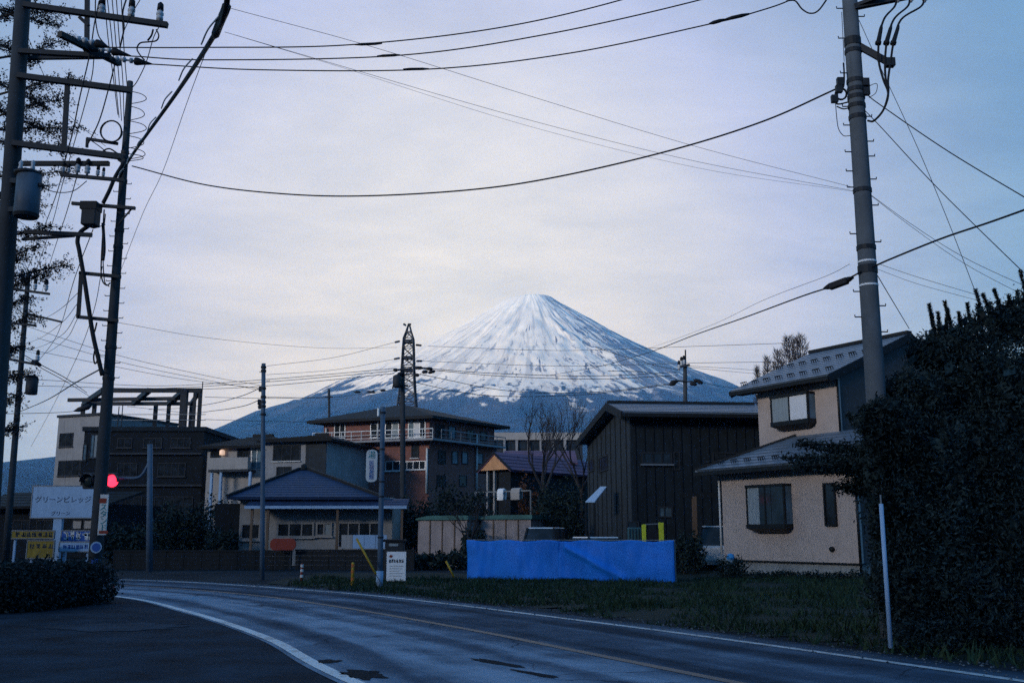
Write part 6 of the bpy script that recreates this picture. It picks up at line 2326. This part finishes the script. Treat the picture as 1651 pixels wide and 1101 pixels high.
# cable from right pole down-left over the mountain flank, with its closure box
tcl = wire('telephone_cable', 'cable with black closure box running from the right pole down past the summit slope', [(1388, 438, 15.5), (1372, 447, 15.7), (1340, 462, 16.4), (1292, 478, 17.8), (1200, 512, 22), (1120, 540, 28), (1040, 570, 40), (960, 592, 56), (880, 606, 70)], 0.014, n=7)
wire('support_wire', 'thin wire just above the cable with the closure box', [(1370, 426, 15.5), (1330, 446, 16.2), (1231, 484, 19), (1140, 527, 26), (1040, 563, 40), (940, 590, 58)], 0.004)
sc_ = thing('splice_closure', P(1352, 457, 15.9), 'black splice closure box hanging on the cable left of the right pole', 'splice box')
a_, b_ = P(1337, 462, 16.0), P(1367, 451, 15.8)
dd = (b_ - a_).normalized()
MB().bar(a_ - V((0, 0, 0.01)), b_ - V((0, 0, 0.01)), 0.11, 0.11).build('body', MT['black'], sc_, bevel=0.02)
for e, s in ((a_, -1), (b_, 1)):
    MB().lathe(e, dd * s, [(0, 0.05), (0.04, 0.04), (0.1, 0.016)], 8).build('end_cap', MT['black'], sc_, smooth=True)
wire('telephone_cable', 'thick cable rising from the right pole to the right edge', [(1404, 432, 15.5), (1440, 416, 15.0), (1520, 384, 14.2), (1600, 357, 13.4), (1700, 321, 12.6)], 0.015, n=7)
for k, (pts, r, lbl) in enumerate((([(1397, 152, 15.5), (1420, 170, 15.3), (1530, 245, 14.5), (1680, 335, 13.5)], 0.009, 'dark cable from the right pole sloping down to the right edge, upper one'),
                                   ([(1392, 176, 15.5), (1420, 205, 15.4), (1520, 312, 14.8), (1690, 478, 13.8)], 0.007, 'steeper cable from the right pole to the evergreen at the right edge'),
                                   ([(1385, 33, 15.5), (1420, 110, 15.4), (1478, 235, 15.2), (1530, 360, 15.0), (1580, 490, 14.8)], 0.005, 'thin stay from the right pole top down into the evergreen'),
                                   ([(1402, 313, 15.5), (1470, 362, 15.2), (1560, 418, 14.8), (1690, 478, 14.2)], 0.004, 'thin wire from the middle of the right pole to the right, upper one'),
                                   ([(1402, 314, 15.5), (1470, 366, 15.2), (1560, 428, 14.8), (1690, 496, 14.2)], 0.0035, 'thin wire from the middle of the right pole to the right, lower one'),
                                   ([(1415, 425, 15.4), (1480, 447, 15.0), (1590, 480, 14.4)], 0.0035, 'thin wire from the cable joint to the evergreen top'),
                                   ([(1412, 433, 15.4), (1480, 458, 15.0), (1590, 488, 14.4)], 0.003, 'fainter thin wire from the cable joint to the evergreen top'),
                                   ([(1411, 438, 15.5), (1430, 470, 16.5), (1466, 530, 20.0)], 0.008, 'short stay from the right pole down to the house ridge'))):
    wire('service_wire', lbl, pts, r, 'wire')
# left side: bundle dropping between the left poles
for k, pts in enumerate(([(172, -10, 17.3), (180, 60, 18.0), (186, 130, 19.5), (192, 190, 21.5)], [(180, -10, 17.3), (186, 60, 18.0), (192, 130, 19.6), (196, 195, 21.6)], [(187, -10, 17.3), (192, 60, 18.0), (198, 130, 19.7), (200, 200, 21.8)],
                         [(195, -10, 17.3), (200, 80, 18.4), (205, 140, 20.4)], [(168, -10, 17.3), (174, 60, 18.0), (182, 120, 19.2), (190, 185, 21.2)])):
    wire('drop_wire', ('second', 'third', 'fourth', 'fifth', 'first')[k] + ' from the left of five dark wires dropping past the left crossarms', pts, 0.009, 'wire', 'wires dropping past the left crossarms')
for pts, r, lbl in (([(152, 92, 17.5), (142, 150, 19), (100, 300, 26), (78, 380, 32), (45, 470, 50)], 0.010, 'wire falling from the left crossarm towards the slim leaning pole'),
                    ([(104, 268, 17.5), (85, 330, 22), (50, 420, 35), (30, 470, 50)], 0.010, 'wire from the hanging insulators to the slim leaning pole, left one'),
                    ([(124, 285, 17.6), (105, 350, 23), (82, 420, 34), (68, 470, 50)], 0.010, 'wire from the hanging insulators to the slim leaning pole, right one'),
                    ([(62, 300, 17.2), (90, 310, 17.3), (118, 308, 17.4), (140, 292, 17.5)], 0.008, 'slack wire from the transformer bushing to the insulator row'),
                    ([(45, 60, 17.5), (75, 130, 18.5), (110, 185, 20), (170, 236, 24.3)], 0.006, 'thin diagonal wire crossing the left branches'),
                    ([(150, 370, 24.4), (120, 450, 30), (92, 540, 45), (60, 585, 51.5)], 0.012, 'wire from the junction box down to the slim leaning pole'),
                    ([(128, 470, 24.3), (95, 500, 30), (60, 520, 42), (20, 540, 51)], 0.008, 'sagging wire from the left pole bracket, first below the box'),
                    ([(128, 485, 24.3), (100, 520, 30), (65, 545, 42), (36, 556, 51)], 0.008, 'sagging wire from the left pole bracket, second below the box'),
                    ([(127, 500, 24.3), (100, 540, 31), (62, 560, 43), (38, 562, 51)], 0.008, 'sagging wire from the left pole bracket, third below the box'),
                    ([(126, 512, 24.3), (105, 548, 32), (70, 570, 44), (40, 566, 51)], 0.008, 'sagging wire from the left pole bracket, lowest'),
                    ([(165, 430, 24.3), (150, 505, 30), (122, 580, 40), (80, 665, 60), (50, 720, 75)], 0.010, 'long thin wire slanting down behind the second left pole'),
                    ([(160, 596, 24.3), (120, 618, 30), (75, 645, 42), (31, 664, 51.5)], 0.020, 'cable rising from the slim leaning pole to the second left pole'),
                    ([(40, 573, 51.5), (66, 588, 50), (110, 612, 55), (140, 633, 78)], 0.022, 'cable from the slim leaning pole to the roof frame, upper one'),
                    ([(42, 578, 51.5), (68, 594, 50), (108, 616, 55), (146, 640, 78)], 0.018, 'cable from the slim leaning pole to the roof frame, lower one'),
                    ([(-20, 667, 70), (60, 666, 74), (118, 663, 78), (150, 655, 80)], 0.022, 'nearly level far cable left of the white block'),
                    ([(420, 625, 36), (390, 638, 42), (345, 650, 55), (290, 658, 72), (240, 660, 79)], 0.016, 'cable from the slim roadside pole to the roof frame, upper one'),
                    ([(418, 645, 36), (390, 655, 42), (345, 662, 55), (300, 665, 72), (205, 655, 79)], 0.016, 'cable from the slim roadside pole to the roof frame, lower one')):
    wire('overhead_cable', lbl, pts, r, 'cable')
# many thin far lines over the roofs
FAR = [[(10, 515, 90), (180, 570, 92), (330, 605, 94), (425, 622, 96)], [(60, 545, 90), (200, 585, 92), (330, 612, 94), (425, 630, 96)], [(190, 520, 90), (345, 546, 110), (520, 561, 130), (640, 560, 150)],
       [(30, 560, 90), (190, 592, 92), (300, 612, 95), (420, 626, 97)], [(60, 612, 80), (250, 622, 80), (425, 612, 70), (636, 594, 64)], [(60, 622, 80), (250, 626, 80), (425, 616, 70), (634, 598, 64)],
       [(170, 630, 80), (300, 628, 78), (430, 622, 70), (636, 602, 64)], [(425, 640, 70), (530, 641, 95), (590, 634, 90), (640, 628, 64)], [(330, 640, 78), (430, 642, 80), (530, 640, 94)],
       [(330, 676, 78), (430, 679, 85), (530, 680, 94)], [(690, 594, 64), (800, 602, 66), (960, 606, 70), (1090, 600, 74)], [(700, 597, 64), (820, 607, 66), (970, 611, 70), (1092, 605, 74)],
       [(676, 603, 64), (820, 630, 66), (960, 632, 70), (1084, 618, 74)], [(640, 610, 64), (780, 637, 66), (940, 636, 70), (1082, 620, 74)], [(1108, 590, 74), (1180, 594, 90), (1260, 600, 110)], [(1108, 592, 74), (1180, 599, 90), (1260, 606, 110)],
       [(1130, 616, 74), (1170, 624, 80), (1240, 632, 90)], [(690, 558, 260), (900, 565, 240), (1130, 558, 220), (1300, 552, 200)], [(680, 582, 260), (900, 590, 240), (1130, 585, 220), (1300, 583, 200)],
       [(430, 590, 250), (540, 576, 255), (636, 552, 260)], [(430, 604, 250), (540, 596, 255), (636, 579, 260)], [(960, 560, 74), (1040, 585, 74), (1096, 597, 74)], [(980, 598, 70), (1040, 600, 72), (1094, 612, 74)]]
FAR_LABEL = ['thin wire from behind the left pole down to the slim roadside pole, upper', 'thin wire from behind the left pole down to the slim roadside pole, middle', 'long faint wire with a speck crossing the pale sky left of the lattice tower', 'thin wire from behind the left pole down to the slim roadside pole, lowest',
             'upper wire past the slim roadside pole to the pole before the brick block', 'lower wire past the slim roadside pole to the pole before the brick block', 'wire over the roof frame rising to the pole before the brick block',
             'dark wire with sleeves left of the brick block roof', 'wire between the roof frame and the thin far pole', 'low wire across the blue mountain foot to the thin far pole',
             'upper of two wires across the snow line to the pole behind the dark house', 'lower of two wires across the snow line to the pole behind the dark house', 'slack wire across the forest belt, upper', 'slack wire across the forest belt, lower',
             'upper wire from the pole behind the dark house to the right', 'middle wire from the pole behind the dark house to the right', 'lowest wire from the pole behind the dark house to the right',
             'faint tower line across the upper snow slope', 'faint tower line across the lower snow slope', 'faint tower line leading left from the tower, upper', 'faint tower line leading left from the tower, lower',
             'slanting wire down the right snow slope to the pole behind the dark house', 'short wire ending at the bundles of the pole behind the dark house']
for k, pts in enumerate(FAR):
    wire('far_wire', FAR_LABEL[k], pts, 0.020 if pts[0][2] < 150 else 0.05, 'wire', 'thin far wires above the roofs', n=4)
for (u0, v0, u1, v1, Y) in ((570, 632, 582, 632, 90), (590, 631, 606, 633, 90), (596, 634, 604, 630, 90), (612, 629, 622, 629, 90), (118, 663, 148, 654, 79.5)):
    a_, b_ = P(u0, v0, Y), P(u1, v1, Y)
    L_ = (b_ - a_).length
    tag(MB().lathe(a_, b_ - a_, [(0, 0.02), (L_ * 0.3, 0.10 if Y > 80 else 0.2), (L_ * 0.8, 0.10 if Y > 80 else 0.24), (L_, 0.02)], 8).build('wire_cover', MT['black'], None, smooth=True), ('first', 'second', 'third', 'fourth')[int((u0 > 580) + (u0 > 593) + (u0 > 600))] + ' from the left of four black sleeves on the far wire left of the tower' if Y > 80 else 'black drooping cover on the far cable above the white block', 'cable cover', 'cover sleeves on the far wires' if Y > 80 else None)

# ================================================================== VEGETATION
def limbs(mb, base, d, L, r, depth, rnd, spread=0.55, tips=None, up=0.15, shrink=0.72, kids=(2, 3), droop=0.0):
    """recursive branch: gently bent, tapering, forking"""
    n = 4
    pts = [V(base)]
    rad = [r]
    dd = V(d).normalized()
    for k in range(n):
        dd = (dd + V((rnd.gauss(0, 0.10), rnd.gauss(0, 0.10), rnd.gauss(0, 0.06) + up * 0.2 - droop * 0.1))).normalized()
        pts.append(pts[-1] + dd * (L / n))
        rad.append(max(r * (1 - 0.42 * (k + 1) / n), 0.003))
    mb.tube(pts, rad, 7 if r > 0.05 else (5 if r > 0.015 else 3), cap=False)
    if depth <= 0:
        if tips is not None:
            tips.append(pts[-1])
            tips.append(pts[-2])
        return
    for k in range(rnd.randint(*kids)):
        a = pts[rnd.choice((2, 3, 4)) if k else 4]
        s = V((rnd.gauss(0, 1), rnd.gauss(0, 1), rnd.gauss(0, 0.6))).normalized()
        nd = (dd + s * spread + V((0, 0, up))).normalized()
        limbs(mb, a, nd, L * shrink * rnd.uniform(0.8, 1.15), rad[2] * 0.72, depth - 1, rnd, spread, tips, up, shrink, kids, droop)


# ---------------------------------------------------------------- big evergreen on the right
ev = thing('evergreen_tree', (9.6, 17.5, 0), 'huge dark evergreen with upright bristly shoots filling the right edge', 'tree')
rnd = random.Random(11)
for (u, Y, h_) in ((1560, 16.4, 3.0), (1640, 16.8, 3.4), (1490, 15.9, 2.2)):
    f_ = P(u, 900, Y)
    f_.z = -0.1
    m = MB()
    m.tube([f_, f_ + V((0.05, 0, h_ * 0.5)), f_ + V((0.0, 0.1, h_))], [0.16, 0.13, 0.07], 8)
    for k in range(4):
        a_ = f_ + V((0, 0, h_ * (0.4 + 0.15 * k)))
        m.tube([a_, a_ + V((rnd.uniform(-0.8, 0.8), rnd.uniform(-0.5, 0.5), 0.5))], [0.05, 0.02], 5)
    m.build('trunk', MT['bark'], ev, smooth=True)


def pblob(u, v, Y, ru, rv, dep, w=1.0):
    c = P(u, v, Y)
    k = PX(Y)
    return ((c.x, c.y, c.z), (ru * k, dep, rv * k), w * ru * rv / 4000.0)


blobs = [pblob(*q) for q in ((1570, 660, 16.4, 100, 120, 1.6), (1545, 790, 15.7, 120, 140, 1.3), (1645, 720, 16.2, 100, 200, 1.6), (1485, 770, 15.3, 70, 110, 1.0), (1440, 705, 15.0, 52, 55, 0.6), (1448, 830, 15.0, 46, 90, 0.7),
                             (1470, 950, 14.9, 66, 80, 0.7), (1580, 970, 14.6, 110, 85, 0.8), (1660, 900, 14.8, 90, 150, 1.0), (1436, 930, 14.9, 26, 70, 0.5), (1530, 560, 16.6, 55, 38, 0.8), (1600, 530, 16.8, 60, 38, 0.9), (1655, 515, 16.8, 40, 50, 0.8),
                             (1497, 570, 16.4, 36, 30, 0.6), (1470, 640, 15.8, 48, 50, 0.8), (1425, 665, 15.0, 36, 28, 0.5), (1408, 680, 15.0, 28, 28, 0.4), (1428, 760, 15.0, 26, 60, 0.5), (1428, 860, 15.1, 20, 50, 0.4),
                             (1520, 880, 14.9, 90, 110, 0.9), (1600, 840, 15.2, 100, 120, 1.0), (1500, 1030, 14.2, 70, 38, 0.6), (1600, 1040, 13.6, 100, 40, 0.7))]
pts_ = blob_points(blobs, 165000, 0.5, 0.22)
pts_ = pts_[(pts_[:, 2] > 0.02) & (pts_[:, 1] > 13.75)]
quads('foliage', leaf_verts(pts_, 0.036, 0.34), MT['leaf_dark'], ev)
inner = blob_points([(c, (r[0] * 0.8, r[1] * 0.75, r[2] * 0.8), w) for c, r, w in blobs], 9000, 0.2, 0.1)
inner = inner[inner[:, 2] > 0.45]
quads('inner_foliage', leaf_verts(inner, 0.14, 0.5), MT['leaf_dark'], ev)
# the bristly shoots
tips_uv = [(1498, 492, 1512, 530), (1523, 487, 1540, 526), (1573, 468, 1590, 505), (1585, 475, 1606, 510), (1603, 468, 1622, 498), (1627, 478, 1622, 512), (1645, 438, 1660, 475), (1560, 490, 1566, 520), (1528, 500, 1524, 530), (1546, 505, 1552, 535), (1640, 470, 1650, 510), (1502, 508, 1508, 540),
           (1512, 505, 1520, 540), (1576, 492, 1584, 524), (1610, 484, 1612, 515), (1596, 490, 1598, 520)]
vv = []
m = MB()
for i, (u0, v0, u1, v1) in enumerate(tips_uv):
    Yt = 16.4 + (i % 4) * 0.35
    a_, b_ = P(u1, v1 + 22, Yt), P(u0, v0, Yt)
    MB().tube([a_, b_], [0.02, 0.008], 5).build('shoot_stem', MT['bark'], ev)
    ax = np.array(b_ - a_)
    L_ = np.linalg.norm(ax)
    ax /= L_
    nl = 620
    t = RNG.uniform(0, 1, nl) ** 0.8
    cen = np.array(a_) + np.outer(t * L_, ax)
    ph = RNG.uniform(0, 2 * math.pi, nl)
    s1 = np.cross(ax, [0.3, 0.9, 0.1])
    s1 /= np.linalg.norm(s1)
    s2 = np.cross(ax, s1)
    rad_ = np.cos(ph)[:, None] * s1 + np.sin(ph)[:, None] * s2
    d_ = rad_ + ax * 0.9
    d_ /= np.linalg.norm(d_, axis=1, keepdims=True)
    ln = RNG.uniform(0.045, 0.085, nl)[:, None]
    wd = np.cross(d_, ax) * 0.011
    tip = cen + d_ * ln
    mid = cen + d_ * ln * 0.5
    vv.append(np.stack([cen, mid + wd, tip, mid - wd], 1).reshape(-1, 3))
quads('shoot_needle', np.concatenate(vv), MT['leaf_dark'], ev)['kind'] = 'stuff'
# branch reaching left in front of the lower roof
m = MB()
tp = []
for (u0, v0, u1, v1, Y) in ((1440, 752, 1268, 738, 16.4), (1440, 735, 1290, 716, 16.6), (1430, 786, 1352, 785, 16.2), (1440, 700, 1375, 672, 16.8), (1450, 760, 1290, 752, 16.0)):
    a_, b_ = P(u0, v0, Y + 0.5), P(u1, v1, Y)
    m.tube(curve([a_, a_.lerp(b_, 0.5) + V((0, 0, 0.08)), b_], 5), [0.035] * 5 + [0.02] * 5 + [0.01], 5)
    for k in range(9):
        tp.append((a_.lerp(b_, 0.12 + 0.88 * k / 8), 0.10 + 0.15 * (1 - k / 8)))
m.build('branch', MT['bark'], ev, smooth=True)
cl = [((p.x, p.y, p.z), (r * 1.3, r * 1.3, r * 0.85), r * r) for p, r in tp]
quads('branch_foliage', leaf_verts(blob_points(cl, 15000, 0.2, 0.45), 0.034, 0.38), MT['leaf_dark'], ev)

# ---------------------------------------------------------------- hedge by the left edge
hd_ = thing('hedge', G(60, 985), 'low dark clipped hedge at the left roadside below the signs', 'hedge')
gh = G(60, 985)
bl_ = []
rnd = random.Random(5)
for k in range(15):
    u = -120 + 272 * k / 14
    yy_ = 21.4 + 2.6 * max(0, (u - 40) / 110)
    c_ = P(u, 940, yy_)
    bl_.append(((c_.x, yy_, 0.42 + rnd.uniform(-0.05, 0.05)), (0.62, 0.75, 0.58 + rnd.uniform(-0.06, 0.12)), 1))
hp = blob_points(bl_, 30000, 0.5, 0.2)
hp = hp[hp[:, 2] > 0.0]
m = MB()
for c_, r_, _ in bl_:
    for q in range(3):
        x = c_[0] + rnd.uniform(-0.4, 0.4)
        m.tube([V((x, c_[1] + rnd.uniform(-0.3, 0.3), -0.02)), V((x + rnd.uniform(-0.15, 0.15), c_[1], 0.7))], [0.02, 0.008], 4)
m.build('stem', MT['bark'], hd_)['kind'] = 'stuff'
quads('foliage', leaf_verts(hp, 0.045, 0.5), MT['leaf_hedge'], hd_)

# ---------------------------------------------------------------- leafy tree at the left edge
lt = thing('leafy_tree', (-12.2, 20.0, 0), 'tree with fine dry leaves reaching in from the left edge behind the pole', 'tree')
rnd = random.Random(21)
m = MB()
tips = []
m.tube([V((-12.2, 20, -0.1)), V((-12.1, 20, 4)), V((-11.9, 20.1, 8)), V((-11.7, 20, 13.0))], [0.24, 0.2, 0.15, 0.05], 10)
m.build('trunk', MT['bark'], lt, smooth=True)
br_specs = [(118, 128, 0, 150), (112, 60, 0, 90), (90, 20, -20, 30), (100, 160, -10, 190), (120, 205, -10, 205), (105, 240, -20, 215), (85, 365, -20, 400), (60, 395, -20, 430), (105, 428, -20, 455), (70, 440, -20, 480), (60, 330, -30, 370),
            (40, 480, -30, 520), (55, 505, -30, 530), (70, 175, -20, 120), (50, 100, -20, 60), (110, 275, -30, 280), (30, 560, -40, 590), (38, 600, -40, 650), (26, 690, -40, 700), (20, 640, -40, 660), (95, 45, -20, 0), (75, 215, -20, 160), (28, 420, -30, 380), (65, 300, -20, 330)]
lv = []
m = MB()
for (u1, v1, u0, v0) in br_specs:
    Yb = 20 + rnd.uniform(-1.0, 1.0)
    a_, b_ = P(u0 - 14, v0 + 6, 20.0), P(u1, v1, Yb)
    mid = a_.lerp(b_, 0.5) + V((0, 0, rnd.uniform(-0.1, 0.12)))
    main = curve([a_, mid, b_], 7)
    m.tube(main, list(np.linspace(0.03, 0.005, len(main))), 5, cap=False)
    for k in range(3, len(main)):
        for q in range(5):
            d_ = V((rnd.gauss(0.45, 0.6), rnd.gauss(0, 0.6), rnd.gauss(0.0, 0.32))).normalized()
            e_ = main[k] + d_ * rnd.uniform(0.10, 0.42)
            m.tube([main[k], e_], [0.006, 0.003], 3, cap=False)
            lv.append((e_, main[k]))
m.build('branch', MT['bark'], lt)
cen = []
for e_, s_ in lv:
    e_, s_ = np.array(e_), np.array(s_)
    nl = rnd.randint(10, 26)
    t = RNG.uniform(0.2, 1.1, nl)[:, None]
    cen.append(s_ + (e_ - s_) * t + RNG.normal(0, 0.035, (nl, 3)))
quads('foliage', leaf_verts(np.concatenate(cen), 0.026, 0.5), MT['leaf_left'], lt)


# ---------------------------------------------------------------- bare trees and shrubs among the houses
def bare_tree(u, v_top, Y, label, seed, r=0.14, spread=0.5, depth=5, first=0.3, group='bare trees before the mountain'):
    rnd_ = random.Random(seed)
    f_ = P(u, 860, Y)
    f_.z = 0
    top = ZV(v_top, Y)
    root_ = thing('bare_tree', f_, label, 'tree', group)
    trunk_h = top * first
    mm = MB()
    mm.tube([f_ - V((0, 0, 0.1)), f_ + V((0.05, 0, trunk_h * 0.5)), f_ + V((0, 0, trunk_h))], [r, r * 0.85, r * 0.75], 8)
    mm.build('trunk', MT['bark'], root_, smooth=True)
    mm = MB()
    for k in range(4):
        a = k * 1.6 + rnd_.uniform(0, 0.8)
        limbs(mm, f_ + V((0, 0, trunk_h * rnd_.uniform(0.85, 1.0))), (0.6 * math.cos(a), 0.6 * math.sin(a), 1), (top - trunk_h) * 0.34, r * 0.6, depth, rnd_, spread, None, 0.22, 0.74, (2, 3))
    mm.build('crown', MT['twig'], root_)
    return root_


bare_tree(877, 628, 62.0, 'bare spreading tree in front of the long flat roofed block', 3, 0.17, 0.55, 5, 0.42)
bare_tree(938, 622, 66.0, 'bare tree with upright twigs left of the dark house roof', 8, 0.14, 0.42, 5, 0.40)
bare_tree(757, 795, 49.0, 'small bare tree between the two beige sheds', 14, 0.09, 0.5, 4, 0.35)


def conifer(u, v_top, Y, label, seed, w):
    """winter larch: straight stem with fine upswept twigs"""
    rnd_ = random.Random(seed)
    f_ = P(u, 860, Y)
    f_.z = 0
    top = ZV(v_top, Y)
    root_ = thing('larch_tree', f_, label, 'tree', 'brown winter trees behind the house roof')
    MB().tube([f_, f_ + V((0, 0, top))], [0.22, 0.02], 7).build('trunk', MT['bark'], root_)
    n_ = int(1500 * w)
    h_ = 1 - (1 - 0.60) * RNG.beta(1.3, 1.6, n_)
    wmax = w * 1.15 * np.sqrt(np.clip(np.sin(np.clip((1 - h_) / 0.40, 0, 1) * 2.6 + 0.1), 0, 1))
    ph = RNG.uniform(0, 2 * math.pi, n_)
    rr2 = wmax * np.sqrt(RNG.uniform(0.02, 1, n_))
    cen_ = np.stack([f_.x + rr2 * np.cos(ph), f_.y + rr2 * np.sin(ph), top * h_], 1)
    d_ = np.stack([np.cos(ph) * 0.5, np.sin(ph) * 0.5, np.full(n_, 0.8)], 1) + RNG.normal(0, 0.25, (n_, 3))
    d_ /= np.linalg.norm(d_, axis=1, keepdims=True)
    s_ = np.cross(d_, RNG.normal(size=(n_, 3)))
    s_ /= np.linalg.norm(s_, axis=1, keepdims=True)
    ln = RNG.uniform(0.2, 0.5, n_)[:, None]
    q_ = np.stack([cen_ - d_ * ln, cen_ + s_ * 0.022, cen_ + d_ * ln, cen_ - s_ * 0.022], 1).reshape(-1, 3)
    quads('crown', q_, MT['larch'], root_)
    return root_


for (u, v, w_, lbl) in ((1289, 541, 0.95, 'brown winter tree left of the pair behind the house ridge'), (1307, 539, 0.95, 'tallest brown winter tree behind the house ridge, right of its pair'), (1268, 563, 0.6, 'middle sized brown winter tree behind the house roof'), (1251, 574, 0.5, 'smaller brown winter tree behind the house roof'), (1233, 591, 0.4, 'smallest brown winter tree at the left of the row')):
    conifer(u, v, 88.0, lbl, int(u), w_)


def shrub(u0, u1, v_top, Y, label, n_, size=0.11, mat='leaf_shrub', group='dark shrubs among the houses', depth=1.2):
    a_, b_ = P(u0, v_top, Y), P(u1, v_top, Y)
    w_ = (b_.x - a_.x)
    root_ = thing('shrub', ((a_.x + b_.x) / 2, Y, 0), label, 'shrub', group)
    k_ = max(2, int(w_ / max(a_.z, 1.0) * 1.4))
    bl2 = []
    rnd_ = random.Random(int(u0 * 7 + u1))
    mm = MB()
    for i in range(k_):
        x = a_.x + w_ * (i + 0.5) / k_
        hh_ = a_.z * rnd_.uniform(0.78, 1.0)
        bl2.append(((x, Y, hh_ * 0.52), (w_ / k_ * 0.68, depth, hh_ * 0.5), 1))
        mm.tube([V((x, Y, -0.05)), V((x + rnd_.uniform(-0.1, 0.1), Y, hh_ * 0.6))], [0.05, 0.02], 5)
        mm.tube([V((x, Y, hh_ * 0.2)), V((x + rnd_.uniform(-0.5, 0.5), Y - 0.3, hh_ * 0.8))], [0.03, 0.01], 4)
    mm.build('stem', MT['bark'], root_)['kind'] = 'stuff'
    quads('foliage', leaf_verts(blob_points(bl2, n_, 0.3, 0.3), size, 0.5), MT[mat], root_)
    return root_


shrub(178, 250, 846, 50.0, 'dark shrub behind the block wall beside the signal post', 2600)
shrub(255, 335, 812, 56.0, 'dark leafy shrub below the cream house balcony', 3200)
shrub(338, 384, 838, 52.5, 'small dark shrub at the left wall of the bungalow', 1500)
shrub(322, 440, 786, 66.0, 'dark garden bushes in front of the cream house ground floor', 3600)
shrub(640, 700, 800, 58.0, 'dark tall shrub left of the sheds below the brick block', 3000)
shrub(700, 790, 778, 60.0, 'dark tall shrub below the right wall of the brick block', 4200)
shrub(748, 782, 842, 50.5, 'dark bush between the two beige sheds', 1300)
shrub(664, 756, 886, 47.5, 'low dark bush in front of the left shed', 2200)
shrub(836, 868, 764, 63.0, 'russet brown bush right of the drying rail', 1600, 0.11, 'leaf_rust', None)
shrub(862, 936, 768, 60.0, 'dark bushes in front of the purple roofed house', 3600)
shrub(856, 934, 818, 53.5, 'dark hedge behind the parked white van', 2800)
shrub(1092, 1130, 862, 41.0, 'dark yellow green plant at the foot of the carport post', 1300, 0.08)
shrub(1160, 1200, 896, 35.2, 'small dark plant at the corner of the beige house', 1300, 0.05, depth=0.5)
shrub(1200, 1290, 918, 34.2, 'low weeds along the left half of the house foundation', 1200, 0.05, depth=0.4)
shrub(1290, 1400, 918, 33.2, 'low weeds along the right half of the house foundation', 1600, 0.05, depth=0.4)
